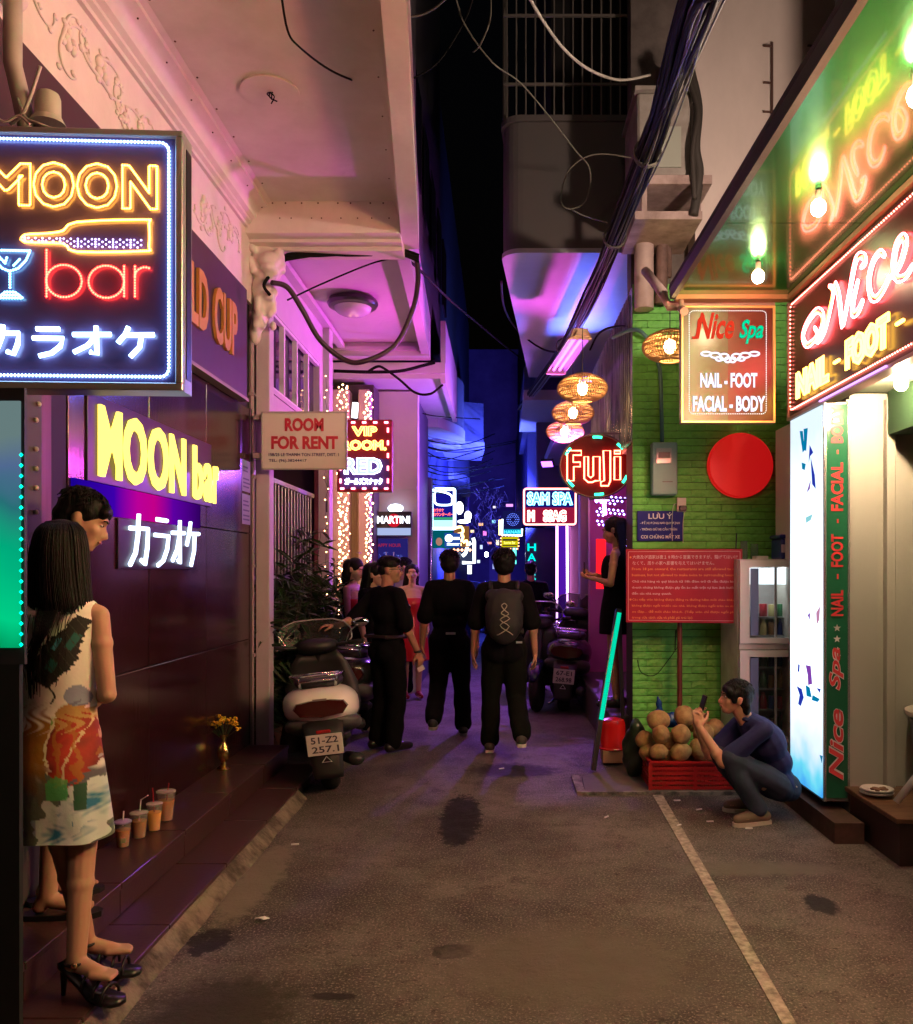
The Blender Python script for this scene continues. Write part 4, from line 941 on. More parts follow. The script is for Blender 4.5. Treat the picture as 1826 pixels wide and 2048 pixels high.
neon('VIP', vp, fv, VW * .28, VH * .77, VW * .45, VH * .13, .02, .0045, am, back=E('amber_fill', (1, .55, .25), 1.0))
neon('ROOM.', vp, fv, VW * .10, VH * .575, VW * .80, VH * .135, .02, .0045, am, back=_m['amber_fill'])
neon('RED', vp, fv, VW * .14, VH * .245, VW * .68, VH * .22, .02, .0055, wh, .04, back=E('white_fill', (.7, .85, 1), 1.1))
neon('ガールズスナック', vp, fv, VW * .15, VH * .10, VW * .68, VH * .09, .02, .004, wh, .02)
MB().box(-1.84, -1.68, 8.93, 8.97, 2.9, 2.94).build('arm', blk, vp)
tb = tubes('tube_lamp', [[at(709, 835, 9.0), at(711, 806, 9.0)]], .032, led('tube_white', (.8, .85, 1), 6), None, n=10); tag(tb, 'short upright white tube lamp standing on the red VIP sign', 'lamp')
# --- fairy lights on the posts
fm = led('fairy_warm', (1, .50, .22), 22)
for i, (px, Y, y0, y1, w, n, lab) in enumerate(((686, 10.1, 768, 1345, 13, 210, 'dense string of warm fairy lights down the left post beside the curtain'), (737, 10.05, 782, 1150, 9, 130, 'shorter string of warm fairy lights down the right post beside the curtain'), (652, 9.08, 748, 1200, 5, 22, 'sparse faint fairy lights on the pillar behind the plants'))):
    t = wthing('fairy_lights', lab, 'fairy lights', at(px, (y0 + y1) / 2, Y)); mb = MB(); wire = []
    for k in range(n):
        yy = y0 + (y1 - y0) * (k + random.random()) / n; c = at(px + w * math.sin(k * 2.4) * random.uniform(.4, 1) + (yy - 900) * .004, yy, Y - .03 - .05 * random.random()); wire.append(c); mb.ball(c, random.choice((.007, .009, .011, .014)) if i < 2 else .006, 6, 4)
    MB().tube(wire, .0025, 3).build('wire', P('wire_dark', (.02, .03, .02), .6), t); mb.build('bulbs', fm, t, True, kind='stuff')
# --- martini sign and the posters below
ms = wthing('drinks_sign', 'small white lit MARTINI sign with red disc on the lilac wall', 'sign', at(779, 1045, 10.75))
fm_ = Fr(at(750, 1072, 10.75), X1, Z1); s = 10.75 / 1700; w, h = 73 * s, 50 * s
mb = MB(); fm_.box(mb, 0, w, 0, h * .98, -.10, 0, .004); mb.build('case', P('sign_black', (.02, .02, .035), .3), ms)
mb = MB(); fm_.box(mb, .01, w - .01, h * .03, h * .32, .001, .004); mb.build('lower_panel', E('panel_ice', (.45, .55, .9), .9), ms)
MB().lathe(fm_.p(w * .52, h * .62, .004), [(.085, 0), (.085, .004)], 24, Matrix.Rotation(PI / 2, 4, 'X')).build('red_disc', E('disc_red', (.75, .01, .03), .8), ms)
text('MARTINI', 'lettering', E('mart_white', (.85, .9, 1), 3), ms, fm_, w * .06, h * .50, w * .9, h * .30, .012, bold=.03)
mb = MB().ball(fm_.p(w * .55, h * .98 + .045, -.05), (.10, .03, .055), 12, 8); mb.build('top_lamp', led('sign_top_lamp', (.75, .85, 1), 5), ms, True)
ps = wthing('drinks_poster', 'dark blue poster with white splashes and a glass under the MARTINI sign', 'poster', at(779, 1100, 10.8))
fp = Fr(at(744, 1240, 10.8), X1, Z1); s = 10.8 / 1700
mb = MB(); fp.box(mb, 0, 71 * s, 0, 163 * s, -.06, 0, .004); mb.build('panel', E('poster_blue', (.02, .015, .16), .9), ps)
text('HAPPY HOUR', 'lettering', E('poster_red', (.4, .02, .06), .8), ps, fp, 6 * s, 146 * s, 52 * s, 7 * s, .003, bold=.02)
mb = MB(); r_ = random.Random(9)
for k in range(70):
    a = r_.uniform(0, PI); rr_ = r_.uniform(12, 34); c = fp.p((35 + rr_ * math.cos(a)) * s, (112 + rr_ * .7 * math.sin(a)) * s, .003); mb.ball(c, (r_.uniform(.003, .011), .002, r_.uniform(.003, .009)), 5, 4)
mb.build('splash', E('splash_blue', (.12, .16, .7), .9), ps)
tubes('glass_outline', [[fp.p(28 * s, 136 * s, .004), fp.p(31 * s, 108 * s, .004), fp.p(41 * s, 108 * s, .004), fp.p(44 * s, 136 * s, .004)]], .004, E('pink_line', (.5, .25, .5), .9), ps)

# --- spa sign: wide board facing the alley
sg = wthing('spa_sign', 'wide dark red board with neon script Nice Spa under the glossy canopy', 'sign', (1.99, 4, 3))
fs = Fr((1.975, 5.80, 2.62), (0, -1, 0), Z1)                       # u runs toward the camera
SL, SH = 4.9, .785
mb = MB(); fs.box(mb, 0, SL, 0, SH, -.06, 0); mb.build('board', P('gloss_maroon', (.03, .004, .005), .30, spec=.30), sg)
mb = MB()
for a in ((0, SL, -.022, .0), (-.02, 0, -.022, SH)): fs.box(mb, *a, -.07, .012)
mb.build('rim', P('sign_rim', (.40, .26, .24), .35, metal=.5), sg)
L_SR = led('spa_red', (1, .075, .085), 48); L_SY = led('spa_yellow', (1, .50, .06), 13); L_SG = led('spa_green', (.02, 1, .16), 130); L_SB = led('spa_border', (1, .16, .12), 16)
dots('led_border', [rrect(fs, .045, SL - .05, .04, SH - .035, .010, .03)], .028, .0066, L_SB, sg)
def dbl(pts, d, fr, n, k=6):                                          # outlined stroke: two parallel runs closed at the ends
    P2 = [V((a, b, 0)) for a, b in pts]; P2 = smooth_path(P2, k); A = []; B = []
    for i, p in enumerate(P2):
        t = (P2[min(i + 1, len(P2) - 1)] - P2[max(i - 1, 0)]); t = t.normalized() if t.length > 0 else V((1, 0, 0)); nn = V((-t.y, t.x, 0)); e = 1 if isinstance(d, float) else 1
        dd = d * (1 - .55 * abs(2 * i / (len(P2) - 1) - 1) ** 3); A.append(p + nn * dd); B.append(p - nn * dd)
    return [fr.p(q.x, q.y, n) for q in A + B[::-1]]
# strokes given in photo-like units: u metres along the board, v metres above its foot
US = lambda px: 5.80 - 1.975 * 1700 / (px - 1000)
def pv(px, py): Y = 1.975 * 1700 / (px - 1000); return (5.80 - Y, HC - (py - 1140) / 1700 * Y - 2.62)
S_ = [[(1634, 655), (1640, 668), (1632, 682), (1618, 690), (1611, 672), (1620, 645), (1638, 622), (1650, 628), (1650, 652), (1640, 682), (1655, 660), (1672, 585), (1664, 572)],
      [(1676, 565), (1684, 598), (1690, 655)], [(1692, 652), (1704, 590), (1718, 520), (1732, 512), (1736, 525), (1728, 535)],
      [(1722, 560), (1712, 605), (1712, 628), (1722, 622), (1732, 600)], [(1776, 512), (1766, 505), (1752, 525), (1744, 560), (1748, 592), (1760, 596), (1776, 574), (1784, 552)],
      [(1788, 555), (1806, 530), (1818, 488), (1812, 474), (1800, 490), (1794, 525), (1800, 556), (1818, 552), (1832, 530)]]
ch = [dbl([pv(x, y) for x, y in c], .0165, fs, .016) for c in S_]
tubes('script_neon', ch, .0062, L_SR, sg, True, 6)
tubes('script_neon', [[fs.p(*pv(x, y), .02) for x, y in c] for c in S_], .0045, led('spa_core', (1, .4, .08), 8), sg, False, 5)
ch = text_loops('Spa', fs, 2.35, .22, 1.5, .50, .022, bold=.03, shear=.3, res=2); tubes('green_script_neon', ch, .011, L_SG, sg, True, 6)
for word, a, b in (('NAIL', 1600, 1664), ('FOOT', 1700, 1786)):
    u0, u1 = US(a), US(b); text(word, 'letter_fill', E('yellow_fill', (1, .85, .45), 1.3), sg, fs, u0, .085, u1 - u0, .17, .018, bold=.04)
    tubes('yellow_neon', text_loops(word, fs, u0, .085, u1 - u0, .17, .022, bold=.045, res=2), .0075, L_SY, sg, True, 5)
tubes('yellow_neon', [[fs.p(US(1676), .17, .022), fs.p(US(1686), .17, .022)], [fs.p(US(1802), .17, .022), fs.p(US(1816), .17, .022)]], .010, L_SY, sg)
L_SP = led('pink_fill_neon', (1, .20, .19), 260)  # unseen neon added to the sign to throw pink light on the left soffit
tubes('fill_neon', [circ(fs, 2.75 + .62 * i, .40, .22 + .05 * (i % 2), .03) for i in range(3)], .015, L_SP, sg, True, 6)
tubes('fill_neon', [[fs.p(2.3 + .01 * i + .62 * i, .10, .03), fs.p(2.7 + .62 * i, .70, .03)] for i in range(3)], .013, L_SP, sg, False, 6)
for word, u0, u1 in (('FACIAL', 1.95, 2.75), ('- BODY', 2.85, 3.6)): tubes('yellow_neon', text_loops(word, fs, u0, .085, u1 - u0, .17, .022, bold=.045, res=2), .0075, led('spa_yellow_far', (1, .42, .03), 7), sg, True, 5)
tubes('under_light', [[(1.955, 5.2, 2.612), (1.955, 4.3, 2.612)]], .006, led('under_violet', (.6, .3, .9), 2.5), sg)
# --- small hanging sign, same spa
hg = wthing('small_spa_sign', 'upright framed sign Nice Spa NAIL - FOOT FACIAL - BODY hanging from the canopy edge', 'sign', (1.55, 5.83, 3))
fh = Fr(at(1362, 846, 5.83), X1, Z1); s = 5.83 / 1700; w, h = 188 * s, 234 * s
qx = lambda px: (px - 1362) * s
qy = lambda py: (846 - py) * s
mb = MB(); fh.box(mb, 0, w, 0, h, -.06, -.006); mb.build('case', P('spa_case', (.2, .12, .08), .5), hg)
def spf():
    m = P('spa_face', (.16, .10, .07), .25); return m
mb = MB(); fh.box(mb, .012, w * .5, .012, h - .012, -.006, 0); mb.build('face_left', P('spa_face_olive', (.085, .075, .04), .25), hg)
mb = MB(); fh.box(mb, w * .5, w - .012, .012, h - .012, -.006, 0); mb.build('face_right', P('spa_face_red', (.11, .03, .022), .25), hg)
mb = MB()
for a in ((0, w, 0, .014), (0, w, h - .014, h), (0, .014, .014, h - .014), (w - .016, w, .014, h - .014)): fh.box(mb, *a, -.005, .012, .002)
mb.build('gold_rim', P('gold_rim', (.75, .45, .18), .3, metal=.6, emis=((1, .5, .12), .22)), hg)
dots('led_border', [rrect(fh, qx(1378), qx(1532), qy(828), qy(622), .006, .03)], .0125, .0032, led('tiny_led', (.65, .75, .8), 3.5), hg)
text('Nice', 'lettering', E('nice_red', (.9, .05, .02), .95), hg, fh, qx(1392), qy(678), (1468 - 1392) * s, 52 * s, .010, .006, bold=.02, shear=.35)
tubes('flourish', [smooth_path([fh.p(qx(x), qy(y), .010) for x, y in ((1408, 632), (1398, 640), (1396, 655), (1392, 674), (1384, 676))])], .008, _m['nice_red'], hg)
text('Spa', 'lettering', E('spa_teal', (.0, .75, .38), .95), hg, fh, qx(1478), qy(688), (1526 - 1478) * s, 48 * s, .010, .006, bold=.02, shear=.35)
wl = E('sign_white', (.78, .76, .9), 1.6)
sw = [circ(fh, qx(1460) + sg_ * dx * s, qy(712 + dy), rx * s, .008, 0, 2 * PI, 14, ry * s) for sg_ in (1, -1) for dx, dy, rx, ry in ((12, 2, 9, 6), (30, -1, 10, 5), (48, -4, 10, 4), (22, 6, 7, 4), (5, 8, 6, 5))]
tubes('ornament', sw, .007, wl, hg, True, 5)
for t_, x0, x1, y0, y1 in (('NAIL - FOOT', 1400, 1514, 746, 776), ('FACIAL - BODY', 1385, 1530, 792, 824)): text(t_, 'lettering', wl, hg, fh, qx(x0), qy(y1), (x1 - x0) * s, (y1 - y0) * s, .008, bold=.04)
MB().cyl((1.24, 5.80, 3.36), (1.24, 5.72, 3.32), .028, n=14).cyl((1.24, 5.80, 3.36), (1.24, 5.81, 3.43), .016, n=10).build('camera', P('cctv_cream', (.5, .42, .33), .4), hg, 'auto')
# --- white light box with peeled print, green end panel
lb_ = wthing('tall_lightbox', 'tall white glowing light box with peeled blue print and a green lettered end panel', 'lightbox', (2.05, 5.5, .17))
def lbm():
    m = bpy.data.materials.new('lightbox_white'); m.use_nodes = True; nt = m.node_tree; N = nt.nodes; L = nt.links; N.clear()
    tc = N.new('ShaderNodeTexCoord'); sp = N.new('ShaderNodeSeparateXYZ'); L.new(tc.outputs['Generated'], sp.inputs[0])
    no = N.new('ShaderNodeTexNoise'); no.inputs['Scale'].default_value = 5; L.new(tc.outputs['Object'], no.inputs[0])
    ad = N.new('ShaderNodeMath'); ad.operation = 'MULTIPLY_ADD'; L.new(no.outputs[0], ad.inputs[0]); ad.inputs[1].default_value = .12; L.new(sp.outputs[2], ad.inputs[2])
    r = N.new('ShaderNodeValToRGB'); e = r.color_ramp.elements; e[0].position = .05; e[0].color = (.02, .14, .36, 1); e[1].position = 1; e[1].color = (.32, .38, .42, 1)
    for p, c in ((.10, (.06, .28, .36, 1)), (.17, (.30, .36, .42, 1)), (.4, (.62, .72, .85, 1)), (.75, (.55, .65, .75, 1))): x = e.new(p); x.color = c
    L.new(ad.outputs[0], r.inputs[0]); em = N.new('ShaderNodeEmission'); o = N.new('ShaderNodeOutputMaterial'); L.new(r.outputs[0], em.inputs[0]); em.inputs[1].default_value = 2.6; L.new(em.outputs[0], o.inputs[0]); return m
MB().box(1.975, 2.12, 5.185, 5.775, .17, 2.605).build('case', alu, lb_)
MB().box(1.968, 1.975, 5.20, 5.76, .185, 2.59).build('light_face', lbm(), lb_)
fl_ = Fr((1.968, 5.77, 0), (0, -1, 0), Z1)
def fleck(poly, m):
    mb = MB(); mb.prism([fl_.p(5.77 - 1.968 * 1700 / (x * 1.0 - 1000), HC - (y - 1140) / 1700 * (1.968 * 1700 / (x - 1000)), .0015) for x, y in poly], (-.001, 0, 0)); mb.build('print_fleck', m, lb_)
c1, c2, c3, c4 = E('ink_teal', (.0, .22, .45), .9), E('ink_navy', (.02, .04, .45), .9), E('ink_violet', (.25, .06, .45), .9), E('ink_pink', (.55, .25, .4), 1)
for poly, c in (([(1600, 862), (1606, 862), (1610, 900), (1606, 905)], c1), ([(1608, 858), (1616, 856), (1613, 902), (1609, 900)], c1), ([(1620, 890), (1627, 905), (1621, 912), (1618, 925)], c2), ([(1622, 915), (1630, 950), (1632, 978), (1625, 968)], c2),
                ([(1604, 925), (1612, 928), (1610, 940), (1605, 938)], c1), ([(1614, 985), (1622, 960), (1620, 978)], c3), ([(1633, 1225), (1641, 1212), (1639, 1240), (1634, 1250)], c4), ([(1612, 1330), (1622, 1332), (1625, 1368), (1617, 1370), (1616, 1350)], c3),
                ([(1594, 1372), (1604, 1378), (1608, 1395), (1602, 1412), (1597, 1408), (1600, 1390)], c2), ([(1612, 1370), (1620, 1375), (1624, 1395), (1614, 1392)], c1), ([(1626, 1390), (1640, 1398), (1636, 1404), (1624, 1400)], c1), ([(1634, 1376), (1642, 1378), (1640, 1386)], c2), ([(1597, 1328), (1600, 1330), (1599, 1345), (1596, 1342)], c2), ([(1612, 1035), (1626, 1028), (1622, 1040), (1613, 1046)], E('ink_pale', (.25, .6, .65), 1.1)), ([(1616, 1230), (1621, 1225), (1620, 1240)], c3), ([(1640, 1510), (1646, 1512), (1644, 1526)], c1)):
    fleck([(x, y) for x, y in poly], c)
mb = MB().box(1.985, 2.115, 5.176, 5.184, .19, 2.59); mb.build('green_panel', P('panel_green', (.02, .14, .07), .18, spec=.7), lb_)
MB().box(1.972, 1.985, 5.168, 5.184, .17, 2.605).box(2.115, 2.128, 5.168, 5.184, .17, 2.605).build('corner_profile', P('bright_alu', (.7, .72, .74), .25, metal=.8), lb_)
fe = Fr((2.10, 5.172, 0), Z1, (-1, 0, 0))                             # reads upward
zz = lambda py: HC - (py - 1140) / 1700 * 5.172
tr = P('panel_red', (.55, .05, .05), .4, emis=((.7, .05, .05), .1)); tw = P('panel_white', (.7, .7, .68), .4)
for t_, a, b, m in (('Nice', 1560, 1418, 1), ('Spa', 1380, 1295, 1), ('NAIL', 1232, 1180, 0), ('-', 1158, 1148, 0), ('FOOT', 1134, 1068, 0), ('-', 1046, 1038, 0), ('FACIAL', 1022, 925, 0), ('-', 908, 900, 0), ('BODY', 886, 812, 0)):
    hgt = .075 if m == 0 else .085
    if t_ == '-':
        mb = MB(); fe.box(mb, zz(a), zz(b), .040, .050, 0, .002); mb.build('lettering', tr, lb_); continue
    if m: text(t_, 'letter_outline', tw, lb_, fe, zz(a) - .004, .008, zz(b) - zz(a) + .008, hgt + .006, .0012, bold=.055, shear=.3)
    text(t_, 'lettering', tr, lb_, fe, zz(a), .012, zz(b) - zz(a), hgt, .0025, bold=.02 if m else .03, shear=.3 if m else 0)
for py in (1256, 1278):
    mb = MB(); c = (zz(py), .05); mb.add([fe.p(c[0] + (.024 if i % 2 == 0 else .010) * math.cos(i * PI / 5), c[1] + (.024 if i % 2 == 0 else .010) * math.sin(i * PI / 5), .003) for i in range(10)], [tuple(range(10))]); mb.build('star', tw, lb_)
# --- bulbs under canopy and porch
def bulb(x, y, z, lab, s=230, r=.036, grp='warm bulbs under the canopy'):
    t = wthing('light_bulb', lab, 'bulb', (x, y, z), grp)
    MB().cyl((x, y, z + .035), (x, y, z + .085), .016, n=12).build('socket', P('socket', (.3, .25, .2), .5), t, 'auto')
    MB().ball((x, y, z), (r, r, r * 1.15), 14, 10).build('glass', E('bulb_warm_%d' % s, (1, .70, .42), s), t, True)
bulb(1.57, 5.17, 3.365, 'bare glowing bulb above the small hanging spa sign'); bulb(1.57, 4.19, 3.365, 'bare glowing bulb in front of the neon script reflection'); bulb(1.57, 3.2, 3.365, 'bare glowing bulb nearest, at the upper right corner')
bulb(1.57, 2.1, 3.365, 'bare glowing bulb at the near end of the canopy'); bulb(1.57, 1.0, 3.365, 'bare glowing bulb last in the row above the viewer'); bulb(2.19, 4.64, 2.60, 'bare glowing bulb below the big spa sign in the porch', 1300)
# --- fuji disc
fj = wthing('fuji_sign', 'round red neon Fuji sign with green dashes around its rim', 'sign', at(1192, 932, 7.5))
s = 7.5 / 1700; RX, RY = 72 * s, 63 * s; ff = Fr(at(1192, 932, 7.5), X1, Z1)
mb = MB(); mb.prism([ff.p(RX * math.cos(a), RY * math.sin(a), 0) for a in np.linspace(0, 2 * PI, 40, False)], (0, .07, 0)); mb.build('disc', P('fuji_red', (.10, .006, .010), .5, spec=.15), fj)
tubes('disc_rim', [circ(ff, 0, 0, RX, .0, ry=RY, k=40)], .010, P('fuji_rim', (.10, .06, .07), .3, metal=.5), fj)
nr = led('fuji_neon', (1, .15, .08), 13)
def box_out(pts): return [ff.p((x - 1192) * s, (932 - y) * s, .022) for x, y in pts]
ch = [box_out([(1134, 902), (1162, 902), (1162, 911), (1146, 911), (1146, 925), (1160, 925), (1160, 934), (1147, 934), (1147, 962), (1134, 962)]),
      box_out([(1168, 914), (1176, 914), (1176, 952), (1181, 956), (1186, 952), (1186, 914), (1199, 914), (1199, 962), (1190, 962), (1184, 965), (1176, 965), (1168, 958)]),
      box_out([(1206, 902), (1220, 902), (1220, 962), (1216, 972), (1201, 972), (1201, 964), (1208, 962)]), box_out([(1228, 914), (1240, 914), (1240, 960), (1228, 960)]), box_out([(1228, 902), (1240, 902), (1240, 908), (1228, 908)])]
tubes('neon_lettering', ch, .0075, nr, fj, True, 6)
ch = []
for a in (88, 42, 150, 218, 275, 332):
    ch.append([ff.p((RX - .03) * math.cos(math.radians(a + d)), (RY - .025) * math.sin(math.radians(a + d)), .02) for d in (-8, 0, 8)])
tubes('green_dash', ch, .011, led('neon_green', (.03, 1, .45), 4.5), fj, n=8)
MB().tube([at(1180, 868, 7.5), at(1262, 866, 7.5)], .010, 6).tube([at(1178, 998, 7.5), at(1255, 998, 7.5)], .008, 6).build('arm', P('arm_dark', (.10, .08, .08), .5), fj)
# --- wicker lanterns
wk = P('wicker', (.75, .46, .20), .6)
def lantern(loc, lab, first=[None], grp='wicker lanterns hung in a row'):
    if first[0] is None:
        t = thing('wicker_lantern', lab, 'lantern', loc, 0, grp); R, H = .205, .115
        mb = MB()
        for k in range(54):
            a = 2 * PI * k / 54; pts = [(R * math.cos(b) * math.cos(a + .1 * b), R * math.cos(b) * math.sin(a + .1 * b), H * math.sin(b)) for b in np.linspace(-1.15, 1.15, 11)]; mb.tube(pts, .0045, 4)
        for b in (-1.15, -.9, -.6, -.3, -.05, .05, .3, .6, .9, 1.15):
            mb.tube([(R * math.cos(b) * math.cos(a), R * math.cos(b) * math.sin(a), H * math.sin(b)) for a in np.linspace(0, 2 * PI, 30, False)], .0045 if abs(b) < 1 else .008, 4, True)
        mb.build('weave', wk, t, True)
        MB().ball((0, 0, 0), (.045, .045, .055), 12, 8).build('bulb', E('lantern_bulb', (1, .62, .28), 80), t, True)
        MB().tube([(0, 0, .05), (0, 0, .13), (0, 0, .5)], .004, 5).build('cord', P('wire_dark', (.02, .03, .02)), t)
        first[0] = t; return t
    c = copy_tree(first[0], None, loc); c['label'] = lab; return c
lantern(at(1165, 777, 7.0), 'nearest and highest of the three stacked looking wicker lanterns')
lantern(at(1146, 826, 8.3), 'middle one of the three wicker lanterns, between the other two')
lantern(at(1130, 863, 9.3), 'lowest and farthest of the three wicker lanterns, right above the round sign')
lantern(at(1340, 693, 6.35), 'lone wicker lantern half hidden behind the framed spa sign')
# --- uv tube fixture hanging from the cable bundle
uv = wthing('tube_fixture', 'hanging fluorescent fixture with two violet tubes and beige end caps', 'lamp', at(1145, 700, 7.8))
a0, a1 = at(1160, 672, 7.2), at(1112, 742, 8.7); d = (a1 - a0).normalized(); sd_ = V((d.y, -d.x, 0)).normalized()
mb = MB(); mb.loft([[p + sd_ * x + V((0, 0, z)) for x, z in ((-.095, -.02), (-.06, .05), (.06, .05), (.095, -.02), (.085, -.02), (.055, .04), (-.055, .04), (-.085, -.02))] for p in (a0, a1)]); mb.build('reflector', P('reflector', (.55, .5, .55), .3, metal=.3), uv)
tubes('violet_tube', [[a0 + sd_ * x + d * .06 - V((0, 0, .0)), a1 + sd_ * x - d * .06] for x in (-.03, .03)], .013, led('uv_tube', (.55, .10, 1), 6.5), uv, n=8)
for p, q_, s_ in ((a0, -1, 1.0), (a1, 1, .9)):
    mb = MB(); mb.loft([[p + d * q_ * t + sd_ * x * k_ + V((0, 0, z * k_)) for x, z in ((-.1, -.03), (-.065, .06), (.065, .06), (.1, -.03))] for t, k_ in ((-.01, 1.05), (.05, .9), (.06, .6), (.12, .55))]); mb.build('end_cap', P('beige_cap', (.55, .40, .24), .5), uv)
# --- meter box, plug, blue notice, red disc, red rules board
gw = lambda px, py: at(px, py, GY - .012)
mt = wthing('meter_box', 'grey blue electricity meter box on the green bricks with a conduit above', 'meter box', gw(1327, 940))
fx = Fr(gw(1300, 992), X1, Z1); s = GY / 1700; mbx = MB(); fx.box(mbx, 0, 50 * s, 0, 104 * s, 0, .10, .01); mbx.build('case', P('meter_grey', (.16, .30, .30), .45, bump=(8, .001)), mt)
mbx = MB(); fx.box(mbx, 8 * s, 38 * s, 62 * s, 92 * s, .10, .108, .002); mbx.build('window', P('meter_window', (.30, .34, .36), .15), mt)
mbx = MB(); fx.box(mbx, 20 * s, 40 * s, 25 * s, 27 * s, .10, .104); mbx.build('slot', blk, mt)
mbx = MB(); fx.box(mbx, 12 * s, 35 * s, 72 * s, 84 * s, .108, .110); mbx.build('dial', P('dial_dark', (.05, .05, .05), .3), mt)
MB().tube([gw(1322, 888) + V((0, -.05, 0)), gw(1320, 770) + V((0, -.04, 0))] + smooth_path([gw(1318, 740) + V((0, -.04, 0)), gw(1300, 690) + V((0, -.04, 0)), gw(1270, 662) + V((0, -.04, 0)), gw(1235, 655) + V((0, .3, 0))]), .016, 8).build('conduit', P('conduit', (.06, .16, .16), .5), mt, True)
bn = wthing('parking_notice', 'dark blue enamel notice headed LƯU Ý on the green bricks', 'notice', gw(1320, 1052))
fx = Fr(gw(1274, 1082), X1, Z1); w, h = 92 * s, 60 * s; mbx = MB(); fx.box(mbx, 0, w, 0, h, 0, .014, .002); mbx.build('plate', P('enamel_blue', (.008, .010, .20), .5, spec=.2), bn)
tw2 = P('enamel_white', (.62, .62, .68), .4)
for t_, x, y, ww, hh in (('LƯU Ý', .24, .73, .52, .22), ('- ĐỂ XE ĐÚNG NƠI QUY ĐỊNH', .06, .54, .86, .13), ('- TRÔNG GIỮ XE CẨN THẬN', .06, .33, .80, .13), ('COI CHỪNG MẤT XE', .08, .08, .84, .17)): text(t_, 'lettering', tw2, bn, fx, w * x, h * y, w * ww, h * hh, .0155, bold=.02)
pl = wthing('adapter_plug', 'white adapter plug with black cable above the blue notice', 'plug', gw(1364, 1010))
fx = Fr(gw(1353, 1024), X1, Z1); mbx = MB(); fx.box(mbx, 0, 18 * s, 0, 28 * s, 0, .03, .004); mbx.build('case', P('plug_white', (.6, .55, .52), .4), pl)
mbx = MB(); fx.box(mbx, 3 * s, 18 * s, 2 * s, 12 * s, .03, .055, .006); mbx.build('plug', blk, pl)
MB().tube(smooth_path([fx.p(0, 16 * s, .03), fx.p(-8 * s, 10 * s, .03), fx.p(-10 * s, -30 * s, .02), fx.p(-9 * s, -58 * s, .02)]), .003, 5).tube(smooth_path([fx.p(14 * s, 4 * s, .05), fx.p(12 * s, -20 * s, .02), fx.p(12 * s, -62 * s, .02)]), .0025, 5).build('cable', P('cable_pale', (.5, .5, .48), .5), pl)
rd = wthing('red_disc', 'plain bright red lit disc mounted on the green brick wall', 'sign', gw(1478, 932))
MB().lathe(gw(1478, 932) + V((0, 0, 0)), [(.262, 0), (.262, .05), (.250, .062), (.0001, .063)], 48, Matrix.Rotation(PI / 2, 4, 'X')).build('disc', P('disc_plastic', (.55, .012, .012), .3, emis=((.9, .01, .012), .42)), rd, 'auto')
rb_ = wthing('rules_board', 'crimson board of trilingual house rules on a brown post before the green wall', 'sign', (1.4, 6.5, 0))
ar = math.radians(-7); fx = Fr(at(1252, 1245, 6.56), (math.cos(ar), math.sin(ar), 0), Z1); w, h = .875, .565
mbx = MB(); fx.box(mbx, 0, w, 0, h, -.03, 0, .003); mbx.build('panel', P('board_crimson', (.34, .012, .035), .35), rb_)
tubes('border_line', [rrect(fx, .018, w - .018, .018, h - .018, .001, .006)], .0022, P('board_line', (.62, .35, .36), .4), rb_, True, 4)
bw, by = P('board_text_white', (.62, .45, .50), .5), P('board_text_orange', (.72, .25, .08), .5)
LN = [('大衆及び酒家は夜１８時から営業できますが、騒げてはいけ', 0, 1, bw), ('なくて、周りの家へ影響を与えてはいけません。', 0, .78, bw), ('From 18 pm onward, the restaurants are still allowed to do', 1, 1, by), ('business, but not allowed to make noise to surrounding houses.', 1, 1, by),
      ('Chủ nhà hàng và quý khách từ 18h đêm trở đi vẫn được kinh', 1, 1, bw), ('doanh nhưng không được gây ồn ào mất trật tự làm ảnh hưởng', 1, 1, bw), ('đến các nhà xung quanh.', 1, .38, bw), ('Các tiếp viên không được đứng ra đường hẻm mời chào khách,', 1, 1, by),
      ('không được ngồi trước các nhà, không được ngồi trên xe máy', 1, 1, by), ('xe đạp... để mời chào khách. (Tiếp viên chỉ được ngồi phía', 1, 1, by), ('trong cửa cánh cửa và phải gài trái lại)', 1, .58, by)]
for i, (t_, sq, fw_, m) in enumerate(LN): text(t_, 'lettering', m, rb_, fx, .045 if sq else .05, h - .075 - i * .0465, (w - .085) * fw_, .027 if i > 1 else .030, .0015, bold=.012 if sq else 0, res=1)
for i in (0, 7): mbx = MB(); mbx.lathe(fx.p(.034, h - .062 - i * .0465, .001), [(.008, 0), (.008, .002)], 10, Matrix.Rotation(PI / 2, 4, 'X')); mbx.build('bullet', by, rb_)
MB().cyl((1.40, 6.62, .02), (1.40, 6.62, 1.7), .020, n=12).build('post', P('post_brown', (.13, .03, .02), .45), rb_, 'auto')
mb = MB().tube(smooth_path([gw(1275, 1320), gw(1283, 1345), gw(1310, 1350), gw(1335, 1322), gw(1358, 1290)]), .003, 5).tube([gw(1352, 1260), gw(1350, 1300)], .004, 5); tag(mb.build('loose_wire', P('wire_dark', (.02, .03, .02))), 'thin loose wire drooping against the green bricks beside the board post', 'wire')
